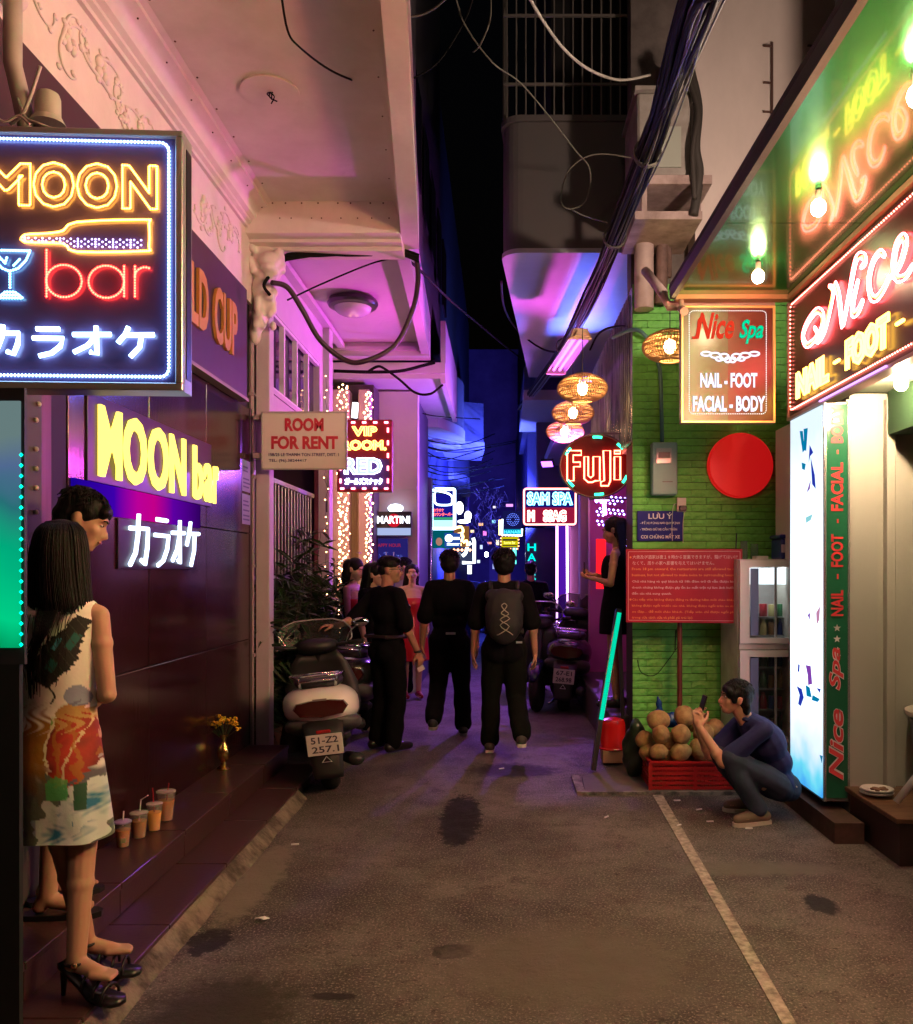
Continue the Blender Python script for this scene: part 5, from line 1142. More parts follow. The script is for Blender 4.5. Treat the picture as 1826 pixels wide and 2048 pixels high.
# --- leaning LED board seen edge on
es = wthing('edge_board', 'narrow leaning board seen edge-on with teal LED strip down its side', 'signboard', (.80, 6.7, 0))
b0, b1, b2 = V((.725, 6.62, 0.02)), V((.79, 6.70, .40)), V((.965, 6.93, 1.255))
def slab(p, q_, w, t, name, m, par):
    mb = MB(); dd = (q_ - p).normalized(); sv = V((1, 0, 0)); sv = (sv - dd * sv.dot(dd)).normalized(); nv = dd.cross(sv)
    mb.loft([[x - sv * w / 2 - nv * t / 2, x + sv * w / 2 - nv * t / 2, x + sv * w / 2 + nv * t / 2, x - sv * w / 2 + nv * t / 2] for x in (p, q_)]); return mb.build(name, m, par)
slab(b0, b1, .036, .10, 'leg', blk, es); slab(b1, b2, .044, .10, 'board', P('board_black', (.015, .02, .02), .3), es)
slab(b1 + V((0, -.056, .01)), b2 + V((0, -.056, -.02)), .034, .010, 'led_strip', led('strip_teal', (.0, .72, .42), 1.0), es)
slab(V((1.02, 7.0, .03)), V((.98, 6.98, 1.2)), .03, .03, 'rear_leg', blk, es)

# --- far signs down the alley
def boxsign(name, label, px0, py0, px1, py1, Y, face, rim=None, rs=5, depth=.10, cat='sign'):
    t = wthing(name, label, cat, at((px0 + px1) / 2, (py0 + py1) / 2, Y)); f = Fr(at(px0, py1, Y), X1, Z1); s = Y / 1700; w, h = (px1 - px0) * s, (py1 - py0) * s
    mb = MB(); f.box(mb, 0, w, 0, h, -depth, 0, .004); mb.build('case', face, t)
    if rim: tubes('border_tube', [rrect(f, .006, w - .006, .006, h - .006, .02, .02)], .0018 * Y, rim, t, True, 6)
    return t, f, w, h
nv = E('sign_navy', (.01, .01, .30), .9)
t, f, w, h = boxsign('framed_sign', 'tall sign framed by thick white tube with screen shaped outline on blue', 863, 978, 910, 1058, 14, nv, led('tube_ice', (.55, .75, 1), 8))
tubes('screen_outline', [smooth_path([f.p(w * a, h * b, .03) for a, b in ((.14, .72), (.16, .93), (.45, .93), (.84, .84), (.88, .66), (.78, .60), (.30, .60), (.16, .66))], 3, True)], .016, _m['tube_ice'], t, True, 6)
text('カラオケ', 'lettering', E('far_red', (1, .12, .08), 3), t, f, w * .08, h * .43, w * .45, h * .08, .02, bold=.03); text('カウンターバー', 'lettering', _m['far_red'], t, f, w * .08, h * .32, w * .84, h * .09, .02, bold=.03)
mb = MB(); f.box(mb, w * .07, w * .93, h * .04, h * .22, .005, .02); mb.build('lower_panel', E('far_mint', (.4, .95, .85), 1.6), t)
mb = MB(); f.box(mb, w * .07, w * .93, h * .235, h * .29, .005, .02); mb.build('green_band', E('far_green', (.05, .5, .2), .8), t)
t, f, w, h = boxsign('teal_sign', 'dim teal sign with small portrait below the white framed sign', 864, 1060, 905, 1096, 14.6, E('teal_dim', (.0, .12, .16), .8))
MB().ball(f.p(w * .35, h * .35, .02), (.055, .02, .07), 10, 8).build('portrait', E('portrait', (.5, .25, .18), .8), t, True)
t, f, w, h = boxsign('blue_ad_sign', 'small blue sign with round white emblem, beside the portrait sign', 889, 1066, 921, 1094, 13.8, E('ad_blue', (.02, .08, .4), .9))
MB().ball(f.p(w * .28, h * .62, .02), (.065, .02, .065), 12, 8).build('emblem', E('far_white', (.8, .9, 1), 3), t, True); mb = MB(); f.box(mb, w * .55, w * .95, h * .52, h * .70, .004, .012); f.box(mb, w * .15, w * .95, h * .22, h * .26, .004, .012); f.box(mb, w * .15, w * .9, h * .12, h * .16, .004, .012); mb.build('print_bar', _m['far_white'], t)
for lab, px, py, rx, rz, c in (('egg shaped white glowing lamp left of the cable tangle', 919, 1016, 8, 13, (.85, .85, 1)), ('second white glowing lamp, lower right of the egg shaped one', 936, 1032, 7, 10, (.85, .88, 1)), ('flat white glowing shade under the two white lamps', 928, 1043, 13, 4, (.8, .85, 1))):
    t = tag(MB().ball(at(px, py, 17), (rx * .01, .07, rz * .01), 12, 8).build('globe_lamp', led('globe_white', (.82, .86, 1), 7), None, True), lab, 'lamp', 'white globe lamps far down the alley')
t, f, w, h = boxsign('amber_sign', 'cluster sign of warm amber tubes below the white globe lamps', 908, 1052, 938, 1094, 18, E('amber_dim', (.3, .12, .03), .8))
am2 = led('amber_far', (1, .55, .2), 6)
tubes('amber_tube', [smooth_path([f.p(w * a, h * b, .03) for a, b in c], 3) for c in (((.1, .9), (.5, .95), (.6, .7), (.2, .6)), ((.2, .5), (.6, .55), (.5, .3), (.15, .25)), ((.6, .2), (.85, .3), (.9, .05)), ((.1, .1), (.5, .12)))], .030, am2, t)
dots('amber_bulbs', [[at(908 + i * 8, 1100, 18), at(908 + i * 8, 1100, 18)] for i in range(5)], 1, .035, led('amber_bulb', (1, .4, .2), 5), t, False)
t, f, w, h = boxsign('arrow_sign', 'white tube sign with curved swoosh in a bright frame, behind left walker', 922, 1075, 949, 1128, 20, E('arrow_face', (.04, .05, .12), .9))
tubes('white_tube', [[f.p(w * .9, h * .98, .03), f.p(w * .98, h * .85, .03), f.p(w * .98, h * .05, .03), f.p(w * .1, h * .05, .03)], smooth_path([f.p(w * a, h * b, .03) for a, b in ((.1, .3), (.35, .42), (.5, .7), (.75, .8))], 3)], .045, _m['far_white'], t)
t = tag(MB().box(*sum([[a, b] for a, b in zip(at(935, 1148, 20), at(943, 1130, 20) + V((0, .1, 0)))], [])).build('plate_light', _m['far_white']), 'small bright white upright light below the swoosh sign', 'lamp')
tag(MB().ball(at(973, 1109, 30), (.07, .05, .09), 10, 8).build('far_or_fill_lamp', led('lamp_bluewhite', (.8, .88, 1), 25), None, True), 'single round white lamp shining above the far parked motorbikes', 'lamp')
t, f, w, h = boxsign('hanabi_sign', 'HANABI sign with blue dotted firework over a cyan name band', 1006, 1022, 1044, 1070, 14, E('hanabi_face', (.008, .008, .08), .9), None)
tubes('border_tube', [[f.p(-.01, h * .66, .02), f.p(-.01, 0, .02), f.p(w, -.01, .02), f.p(w, h * .26, .02)]], .018, _m['far_white'], t)
mb = MB(); f.box(mb, .01, w - .01, .01, h * .24, .002, .012); mb.build('name_band', E('cyan_band', (.0, .35, .6), .9), t)
text('HANABI', 'lettering', E('cyan_text', (.1, .8, 1), 1.6), t, f, w * .06, h * .06, w * .88, h * .14, .016, bold=.02)
mb = MB()
for r0, n in ((.045, 8), (.072, 14), (.098, 20)):
    for k in range(n): mb.ball(f.p(w * .52 + r0 * math.cos(2 * PI * k / n), h * .64 + r0 * math.sin(2 * PI * k / n), .015), .0065, 5, 4)
mb.build('firework', E('firework_blue', (.12, .2, 1), 3), t)
tubes('side_glow', [[at(1001, 1040, 14.2), at(1001, 1070, 14.2)]], .035, led('amber_far', (1, .55, .2), 6), t)
t, f, w, h = boxsign('yellow_sign', 'small yellow lit sign with black bands ringed by bulbs under the firework sign', 1003, 1074, 1036, 1094, 14.3, E('sign_yellow', (.7, .6, .0), .9))
mb = MB(); f.box(mb, w * .06, w * .94, h * .62, h * .80, .002, .01); f.box(mb, w * .06, w * .94, h * .10, h * .2, .002, .01); mb.build('black_band', blk, t)
text('Sunrise Bar', 'lettering', E('sign_lemon', (1, .95, .2), 1.6), t, f, w * .14, h * .3, w * .7, h * .28, .012, bold=.02)
dots('bulb_ring', [rrect(f, -.01, w + .01, -.03, h + .02, .02, .02)], .055, .014, led('amber_bulb', (1, .4, .2), 5), t)
t, f, w, h = boxsign('pink_sign', 'magenta sign with looping tube between the yellow sign and a walker head', 1000, 1098, 1024, 1122, 14.5, E('magenta_face', (.35, .01, .22), .9))
tubes('pink_tube', [smooth_path([f.p(w * a, h * b, .03) for a, b in ((.05, .8), (.4, .9), (.3, .5), (.6, .8), (.9, .6), (.6, .4))], 3)], .022, led('pink_far', (1, .45, .85), 6), t)
tag(tubes('teal_tube', [[at(1029, 1096, 14.4), at(1029, 1128, 14.4)]], .030, led('teal_far', (.1, .8, .7), 3), None, n=8), 'short upright teal tube beside the magenta sign', 'lamp')
r_ = random.Random(21)
for i, (px, py, w_, h_, c_, lab) in enumerate(((957, 1046, 9, 5, (1, .5, .2), 'tiny orange lit sign in the far centre'), (966, 1062, 7, 9, (.9, .2, .7), 'tiny magenta lit sign in the far centre'), (984, 1040, 8, 6, (.3, .8, 1), 'tiny cyan lit sign high in the far centre'), (992, 1080, 6, 10, (1, .9, .6), 'tiny cream upright sign at the far end'), (975, 1084, 8, 4, (.9, .3, .25), 'tiny red bar sign at the far end'), (960, 1090, 5, 8, (.5, .6, 1), 'tiny pale blue sign at the far end left'), (900, 1035, 12, 6, (.4, .6, 1), 'small blue lit panel right of the framed sign'), (884, 1108, 16, 5, (1, .45, .2), 'thin orange lit panel above the left walker'), (941, 1060, 7, 5, (1, .75, .4), 'small amber lit panel below the globe lamps'), (1012, 1008, 14, 5, (.7, .3, 1), 'dim violet lit panel above the firework sign'), (986, 1012, 6, 4, (.8, .7, 1), 'tiny lilac light high in the far dark'), (954, 1120, 6, 6, (.6, .7, 1), 'small cool light between the two walkers'), (985, 1128, 8, 10, (.25, .3, .6), 'dim blue doorway between the two walkers'))):
    boxsign('far_sign', lab, px, py, px + w_, py + h_, 27 + r_.random() * 3, E('far_glow_' + 'abcdefghijklm'[i], c_, 1.6), None)[0]['group'] = 'small lit signs far down the alley'
vt = wthing('vertical_letters', 'teal upright letters H A T running down the navy panel on the right', 'sign', at(1063, 1130, 16.5))
tl = E('teal_letter', (.0, .75, .65), 1.6); fz = Fr(at(1055, 1200, 16.55), X1, Z1); s = 16.55 / 1700
for ch_, y in (('H', 1102), ('A', 1122), ('T', 1142), ('S', 1162), ('J', 1182)): text(ch_, 'letter', tl, vt, fz, 0, (1200 - y) * s, 17 * s, 15 * s, 0, .02, bold=.02)
t, f, w, h = boxsign('massage_sign', 'SAM SPA MASSAGE sign in cyan and pink inside a red dotted border', 1046, 976, 1153, 1051, 10.5, E('spa_navy', (.015, .008, .16), .9))
mb = MB(); f.box(mb, .02, w - .02, .02, h * .48, .001, .006); mb.build('lower_face', E('spa_crimson', (.35, .01, .05), .9), t)
tubes('border_tube', [rrect(f, .012, w - .012, .012, h - .012, .02, .03)], .012, led('coral_tube', (1, .22, .18), 7), t, True, 6)
neon('SAM SPA', t, f, w * .08, h * .54, w * .84, h * .34, .03, .007, led('cyan_neon', (.18, .65, 1), 7), .04, E('cyan_fill', (.2, .65, .9), .8))
neon('M', t, f, w * .09, h * .10, w * .12, h * .30, .03, .007, led('rose_neon', (1, .38, .35), 6), .04, E('rose_fill', (1, .4, .35), 1.0)); neon('SSAG', t, f, w * .38, h * .10, w * .42, h * .30, .03, .007, _m['rose_neon'], .04, _m['rose_fill'])
MB().box(.93, 1.1, 10.5, 10.6, 2.52, 2.56).build('arm', blk, t)
nt2 = wthing('doorway_tubes', 'pair of tall pinkish white tubes edging the violet doorway on the right', 'lamp', at(1124, 1145, 12.3))
for px in (1114, 1134): tubes('tube', [[at(px, 1052, 12.15), at(px + (0 if px < 1120 else 1), 1243, 12.15)]], .014, led('tube_violet', (.85, .42, 1), 11), nt2, n=8)
tag(MB().box(.80, .98, 12.18, 12.24, .1, 2.4).build('lit_panel', E('uv_panel', (.10, .01, .48), .8)), 'upright violet glowing panel between the two doorway tubes', 'panel')
rt = wthing('red_strip_lights', 'glowing red upright strips in the magenta doorway behind the woman in black', 'lamp', (1.3, 8.5, 1.5))
for px, w_ in ((1193, .05), (1202, .045)): MB().box(*sum([[a, b] for a, b in zip(at(px, 1178, 7.6), at(px, 1078, 7.6) + V((w_, .04, 0)))], [])).build('strip', led('red_strip', (1, .01, .02), 1.6), rt)
mg = wthing('magenta_tubes', 'magenta and blue light tubes glowing on the shop wall under the round sign', 'lamp', (1.2, 9, 2.3))
for c_ in ([at(1208, 1003, 8.6), at(1210, 1030, 8.6)], [at(1190, 1000, 9.5), at(1214, 1000, 9.5)]): tubes('magenta_tube', [c_], .02, led('magenta_tube', (1, .05, .75), 60), mg)
dots('blue_led', [[at(1258 - .3 * i, 975 + i * 13, 7.3)] * 2 for i in range(10)] + [[at(1192 + (i * 37) % 60, 985 + (i * 23) % 70, 8.8 + .05 * (i % 7))] * 2 for i in range(46)], 1, .014, led('blue_led', (.25, .2, 1), 14), mg, False)
# --- added fill lights: blue and violet floods that colour the middle and far alley
def fill_flood(name, lab, loc, to, col, power, size=.25):
    t = wthing(name, lab, 'floodlight', loc); d = (V(to) - V(loc)).normalized(); M = frame3(d, Z1)
    MB().box(-.10, .10, -.05, .0, -.07, .07, Matrix.Translation(loc) @ M.to_4x4(), .01).build('housing', blk, t)
    MB().box(-.085, .085, .001, .004, -.055, .055, Matrix.Translation(loc) @ M.to_4x4()).build('lens', led('lens_' + name, col, 6), t)
    l = bpy.data.lights.new(name + '_lamp', 'AREA'); l.energy = power; l.color = col; l.shape = 'RECTANGLE'; l.size = .16; l.size_y = .10; l.spread = math.radians(125)
    o = bpy.data.objects.new(name + '_lamp', l); link(o); o.parent = t; o.location = V(loc) + d * .012 - t.location; o.rotation_euler = d.to_track_quat('-Z', 'Y').to_euler()
LK = 1.0
flood_far = None
fill_flood('blue_fill_flood', 'small added floodlight throwing blue light at the far left balconies', (.60, 14.42, 2.6), (-1.3, 16.0, 3.9), (.10, .14, 1), 240 * LK)
fill_flood('blue_wall_fill', 'second added floodlight washing the far walls in blue, on the right', (.55, 16.2, 2.75), (-1.2, 18.5, 2.6), (.05, .07, 1), 650 * LK)
fill_flood('far_fill_flood', 'added black floodlight with blue lens near the end of the alley', (.50, 29, 3.0), (-.5, 44, 6.5), (.12, .06, 1), 420)
fill_flood('violet_fill_flood', 'added black floodlight with violet lens washing the lilac wall', (.95, 11.2, 2.85), (-1.3, 11.2, 3.4), (.48, .14, 1), 78 * LK)
fill_flood('indigo_fill_flood', 'added black floodlight with indigo lens under the caged balcony', (.98, 9.7, 3.75), (.5, 8.8, 4.6), (.12, .16, 1), 30 * LK)
fill_flood('purple_fill_flood', 'added black floodlight with purple lens below the second left balcony', (.99, 9.2, 2.7), (-1.35, 8.5, 4.2), (.75, .07, .62), 95 * LK)
fill_flood('violet_ground_fill', 'added black floodlight with violet lens tilted at the alley floor', (.72, 13.0, 3.2), (-.2, 10.4, 0), (.40, .10, 1), 75 * LK)

# warm fill lamp on a pole, added unseen behind the viewer
sl_ = wthing('far_or_fill_lamp', 'added warm fill lamp on a pole, unseen behind the viewer', 'fill lamp', (-.6, -4.5, 0))
MB().tube([(-.6, -4.5, 0), (-.6, -4.5, 6.2), (-.45, -4.3, 6.5), (-.1, -4.1, 6.55)], .05, 10).build('pole', gry if 'gry' in globals() else blk, sl_, True)
MB().box(-.25, .15, -4.25, -3.95, 6.5, 6.62, None, .03).build('head', blk, sl_)
l = bpy.data.lights.new('fill_lamp_bulb', 'POINT'); l.energy = 200; l.color = (1, .70, .53); l.shadow_soft_size = .08
o = bpy.data.objects.new('fill_lamp_bulb', l); link(o); o.parent = sl_; o.location = V((-.05, -4.1, 6.40)) - sl_.location

fw_ = wthing('facade_fill_lamp', 'small unseen lamp added above the canopy to brighten the peach facade', 'lamp', (2.02, 4.3, 3.7))  # hidden fill lamp, added to brighten the peach wall
MB().box(1.98, 2.05, 4.22, 4.38, 3.62, 3.72, None, .01).build('bracket', blk, fw_)
l = bpy.data.lights.new('facade_fill_bulb', 'POINT'); l.energy = 210; l.color = (1, .72, .58); l.shadow_soft_size = .06
o = bpy.data.objects.new('facade_fill_bulb', l); link(o); o.parent = fw_; o.location = V((1.90, 4.3, 3.86)) - fw_.location

# ================================================================ CABLES
blkc = P('cable_black', (.006, .006, .005), .7, spec=.12); gry = P('cable_grey', (.10, .095, .07), .6); grn = P('cable_worn', (.05, .06, .03), .4)
base = [at(1430, -60, 3.2), at(1392, 0, 3.5), at(1345, 160, 4.3), at(1296, 300, 5.2), at(1230, 470, 6.5), at(1178, 590, 7.7), at(1128, 690, 9.3), at(1080, 760, 11.5), at(1040, 815, 14)]
cb = wthing('cable_bundle', 'thick sagging bundle of black and grey cables crossing overhead along the alley', 'cables', base[3])
for mm, n_, off, nm in ((blkc, 34, .062, 'cable'), (grn, 11, .072, 'cable'), (gry, 5, .08, 'cable')):
    for k in range(n_):
        a = random.random() * 6.28; rr_ = off * math.sqrt(random.random()); pts = []
        for i, p in enumerate(base):
            a += random.uniform(-.5, .5); q_ = rr_ * (1 + .25 * math.sin(i * 1.7 + k)) * (1.15 - .07 * i); pts.append(p + V((q_ * math.cos(a), 0, q_ * math.sin(a) - random.uniform(0, .02) - (.05 * (i % 2) if k % 9 == 4 else 0))))
        MB().tube(smooth_path(pts, 5), random.choice((.006, .008, .011, .014)) if mm is blkc else .0055, 5).build(nm, mm, cb, True)
for p in (base[3], base[4], base[6]):
    mb = MB()
    for j in range(3): mb.tube([p + V((.085 * math.cos(a), j * .015, .085 * math.sin(a) - .01)) for a in np.linspace(0, 6.28, 14)], .006, 5)
    mb.build('tie', gry, cb, True)
def cable(lab, pts, r, m=blkc, n=6, name='cable'):
    return tag(MB().tube(smooth_path([at(*p) if len(p) == 3 else p for p in pts], n), r, 6).build(name, m, None, True), lab, 'cable')
cable('thin dark cable looping across the cream soffit from the top edge', [(560, -30, 4.0), (575, 60, 4.2), (600, 95, 4.3), (660, 140, 4.6), (720, 165, 5), (775, 174, 5.2), (830, 155, 5.3), (880, 120, 5.3), (930, 40, 5.2), (950, -20, 5)], .006)
cable('upper thin cable dipping over the balcony edge at the top', [(700, -20, 4.5), (760, 22, 4.6), (815, 34, 4.7), (860, 22, 4.7), (900, -10, 4.6)], .006, gry)
cable('short thin wire hanging in the dark gap at the top', [(982, -20, 5), (980, 40, 5), (960, 90, 5.1), (946, 104, 5.2)], .005, gry)
cable('long pale cable sagging from top centre to the cage corner', [(1050, -20, 4.5), (1085, 40, 4.7), (1130, 100, 5), (1180, 140, 5.4), (1240, 160, 5.8), (1300, 150, 6)], .009, P('cable_pale_grey', (.34, .32, .27), .5))
cable('thin wire crossing the dark gap and ending in an open loop', [(908, -20, 5), (930, 50, 5.1), (985, 125, 5.2), (1040, 165, 5.4), (1100, 235, 5.6), (1150, 300, 5.8), (1180, 340, 6), (1172, 400, 6), (1140, 418, 6), (1122, 400, 6), (1135, 345, 6), (1170, 315, 6.1), (1210, 308, 6.2), (1262, 316, 6.3)], .005, gry)
cable('thin wire tail under the open loop, running into the bundle', [(1145, 420, 6), (1170, 432, 6.1), (1215, 445, 6.3)], .005, gry)
cable('thick black cable hanging in a deep U below the second balcony', [(543, 565, 6.6), (575, 575, 6.7), (605, 620, 6.8), (640, 680, 6.9), (690, 720, 7), (730, 722, 7), (790, 690, 7.1), (825, 620, 7.1), (836, 560, 7), (832, 510, 6.9)], .021, P('cable_maroon_black', (.03, .012, .02), .5), 8)
for k in range(9):
    o_ = lambda s_: random.uniform(-s_, s_); cable('loose black cable strung under the cream beam, %s' % ('topmost strand', 'second strand', 'strand with a small droop', 'strand running straight', 'lowest strand', 'thin strand', 'strand hugging the beam', 'strand near the bracket', 'strand near the gap')[k], [(540, 535 + o_(12), 6.7), (575, 514 + o_(6), 6.72), (640, 510 + o_(5), 6.75), (700, 508 + o_(4), 6.78), (760, 505 + o_(4), 6.8), (800, 504 + o_(6), 6.85), (838, 520 + o_(10), 6.9)], random.choice((.006, .009, .012)))['group'] = 'cables under the cream beam'
cable('cable running diagonally from the beam corner into the far dark', [(800, 505, 6.85), (850, 550, 7.5), (900, 600, 8.5), (960, 650, 10), (1020, 700, 12), (1090, 752, 14)], .012)
cable('second cable rising from far right toward the wide gap', [(1002, 560, 8), (1010, 620, 9), (1040, 665, 10), (1090, 700, 9.8), (1150, 705, 9)], .012)
cable('thin cable drooping from the cable bundle to the green wall', [(1180, 700, 7.8), (1200, 665, 7.6), (1240, 652, 7.3), (1275, 660, 7), (1300, 680, 6.9)], .010)
cable('black cable crossing the violet fascia below the second balcony', [(668, 742, 9.8), (740, 744, 9.8), (800, 742, 9.9), (850, 730, 10), (870, 725, 10)], .020)
cable('looping black cable hooked over the violet fascia', [(735, 744, 9.8), (755, 733, 9.7), (770, 738, 9.7), (800, 760, 9.8), (830, 785, 9.9), (860, 788, 9.9), (885, 770, 10)], .016)
cable('thin violet wire crossing the third soffit', [(740, 795, 11), (800, 805, 11.5), (840, 825, 12), (880, 833, 12.5), (960, 838, 13)], .008)
for k in range(12):
    y = 880 + k * 9 + random.uniform(-6, 6); cable('dark cable sagging across the blue part of the alley, %s' % ('first from the top', 'second from the top', 'third from the top', 'fourth from the top', 'fifth from the top', 'sixth from the top', 'seventh from the top', 'eighth from the top', 'ninth from the top', 'tenth from the top', 'eleventh from the top', 'lowest')[k], [(835 + random.uniform(0, 20), y, 13), (890, y + random.uniform(4, 16), 14), (940, y + random.uniform(0, 10), 15), (1000 + random.uniform(-20, 40), y - 10, 17)], .010)['group'] = 'cables across the far alley'
mb = MB(); r_ = random.Random(4)
for k in range(46):
    x, y = r_.uniform(945, 1000), r_.uniform(975, 1080); pts = [at(x, y, 19 + r_.random())]
    for j in range(5): x += r_.uniform(-10, 10); y += r_.uniform(-12, 16); pts.append(at(x, y, 19 + r_.random()))
    mb.tube(smooth_path(pts, 3), .006, 3)
tag(mb.build('cable_tangle', P('tangle', (.20, .12, .10), .6)), 'dense tangle of wires hanging at the end of the alley', 'cables', None, 'stuff')
for k in range(7):
    cable('curled black wire at the corner bracket, %s' % ('big loop', 'small loop', 'upper coil', 'lower coil', 'stray end', 'inner coil', 'short hook')[k], [at(548, 590, 6.66) + V((.06 * math.cos(a + k) * (1 + .3 * k % 2), .02 * math.sin(a * 2), .07 * math.sin(a + k))) for a in np.linspace(0, 4.5, 8)], .006)['group'] = 'wires curled at the bracket'
cable('black cable rising along the bracket and over the beam', [(540, 590, 6.6), (528, 570, 6.6), (545, 545, 6.65), (570, 520, 6.7)], .014)
cable('violet thin wire from the bracket across the second soffit', [(575, 600, 6.7), (650, 565, 7), (740, 528, 7.2), (790, 515, 7.2)], .008)

# ================================================================ PLANTS
lf = P('dark_leaf', (.022, .045, .018), .45, var=(9, (.035, .07, .02), .3))
def plant(lab, x, y, h, n, seed, z0=0):
    r = random.Random(seed); t = thing('potted_palm', lab, 'plant', (x, y, z0), 0, 'dark plants along the gated wall')
    MB().lathe((0, 0, 0), [(.13, 0), (.17, .26), (.18, .28), (.15, .28), (.14, .24)], 18).build('pot', P('clay_pot', (.12, .06, .04), .7), t, 'auto')
    st_ = MB(); lv = MB()
    for k in range(n):
        a = r.uniform(0, 6.28); hh = h * r.uniform(.45, 1); rr_ = r.uniform(.05, .32); pts = smooth_path([(0, 0, .22), (rr_ * .3 * math.cos(a), rr_ * .3 * math.sin(a), hh * .5), (rr_ * math.cos(a), rr_ * math.sin(a), hh)], 5)
        st_.tube(pts, .007, 4, r1=.003)
        for p in pts[3:]:
            for q_ in range(5):
                b = r.uniform(0, 6.28); L = r.uniform(.10, .24); d = V((math.cos(b), math.sin(b), r.uniform(-.5, .7))).normalized(); sv = d.cross(Z1).normalized() * L * .11; dr = V((0, 0, -L * .25))
                lv.add([p, p + d * L * .45 + sv, p + d * L + dr, p + d * L * .45 - sv], [(0, 1, 2, 3)])
    st_.build('stems', P('stem', (.05, .05, .025), .6), t, kind='stuff'); lv.build('leaves', lf, t, kind='stuff')
for i, (x, y, h) in enumerate(((-1.98, 7.05, 1.5), (-1.88, 7.45, 1.9), (-1.80, 7.9, 1.7), (-1.92, 8.35, 2.0), (-1.75, 8.8, 1.75), (-1.86, 9.0, 1.4))):
    plant(('bushy dark plant nearest the pale gate post', 'tall dark leafy plant second from the gate post', 'dark leafy plant behind the parked white scooter', 'tallest dark leafy plant by the gate', 'dark leafy plant beside the lilac pillar', 'small dark plant at the foot of the lilac pillar')[i], x, y, h, 22, i)

# ================================================================ SMALL THINGS
# gold vase with yellow flowers on the bar step
vx = V((-1.885, 5.80, .22)); vz = thing('flower_vase', 'polished gold vase of yellow flowers standing against the dark wall', 'vase', vx)
gold = P('brass', (.75, .48, .16), .22, metal=1)
MB().lathe((0, 0, 0), [(.045, 0), (.046, .01), (.02, .03), (.016, .05), (.040, .085), (.046, .12), (.034, .155), (.018, .18), (.017, .21), (.034, .24), (.030, .24), (.012, .2)], 24).build('vase', gold, vz, 'auto')
mb, m2 = MB(), MB(); r_ = random.Random(2)
for k in range(26):
    a = r_.uniform(0, 6.28); rr_ = .11 * math.sqrt(r_.random()); p = V((rr_ * math.cos(a), rr_ * math.sin(a), .30 + .07 * r_.random() - rr_ * .2)); m2.tube([(0, 0, .2), p], .0025, 4)
    for q_ in range(6): mb.ball(p + V((r_.uniform(-.014, .014), r_.uniform(-.014, .014), r_.uniform(-.01, .012))), (.009, .009, .006), 6, 4)
mb.build('flowers', P('chrysanth', (.75, .50, .02), .6), vz, True, kind='stuff'); m2.build('stalks', lf, vz, kind='stuff')
# iced tea cups
cupm = P('cup_clear', (.7, .66, .62), .12, alpha=.16); 
def cup(x, y, lab, dcol, lid, straw, h=.13, r=.042):
    h *= .88; r *= .92
    t = thing('plastic_cup', lab, 'cup', (x, y, .222), 0, 'takeaway drinks on the step')
    MB().lathe((0, 0, 0), [(r * .72, 0), (r, h), (r * 1.03, h + .003), (r * .97, h), (r * .70, .004)], 22).build('cup', cupm, t, 'auto')
    MB().lathe((0, 0, 0), [(r * .68, .003), (r * .90, h * .72), (.001, h * .72)], 20).build('drink', dcol, t, 'auto')
    MB().lathe((0, 0, 0), [(r * 1.06, h + .002), (r * 1.08, h + .008), (r * .85, h + .013), (.001, h + .014)], 22).build('lid', lid, t, 'auto')
    MB().tube(straw[0], .0035, 6).build('straw', straw[1], t)
    return t
tea = P('milk_tea', (.50, .17, .015), .2); org = P('orange_drink', (.85, .30, .02), .2, emis=((1, .4, .03), .05)); lp = P('lid_lilac', (.42, .30, .60), .3); lc = P('lid_clear', (.6, .52, .5), .2, alpha=.6); sw_ = P('straw_white', (.75, .7, .72), .4); sr_ = P('straw_red', (.35, .02, .03), .4)
c0 = cup(-1.855, 4.18, 'iced tea cup with lilac lid and a small paper tag, nearest of the cups', tea, lp, ([(0, 0, .1), (0, .01, .17)], sw_))
MB().box(.012, .035, -.048, -.046, .03, .055).build('tea_tag', P('tag_paper', (.75, .62, .4), .6), c0)
cup(-1.835, 4.32, 'iced tea cup with clear lid and bent white straw', tea, lc, ([(0, 0, .08), (.01, 0, .19), (.05, -.01, .215)], sw_), .135, .046)
cup(-1.805, 4.44, 'bright orange drink cup next to the bent straw', org, lc, ([(0, 0, .08), (-.01, 0, .22)], sr_), .15, .042)
cup(-1.815, 4.62, 'rear wide lidded cup with thin red straw', tea, lc, ([(0, 0, .08), (.015, 0, .2)], sr_), .17, .052)
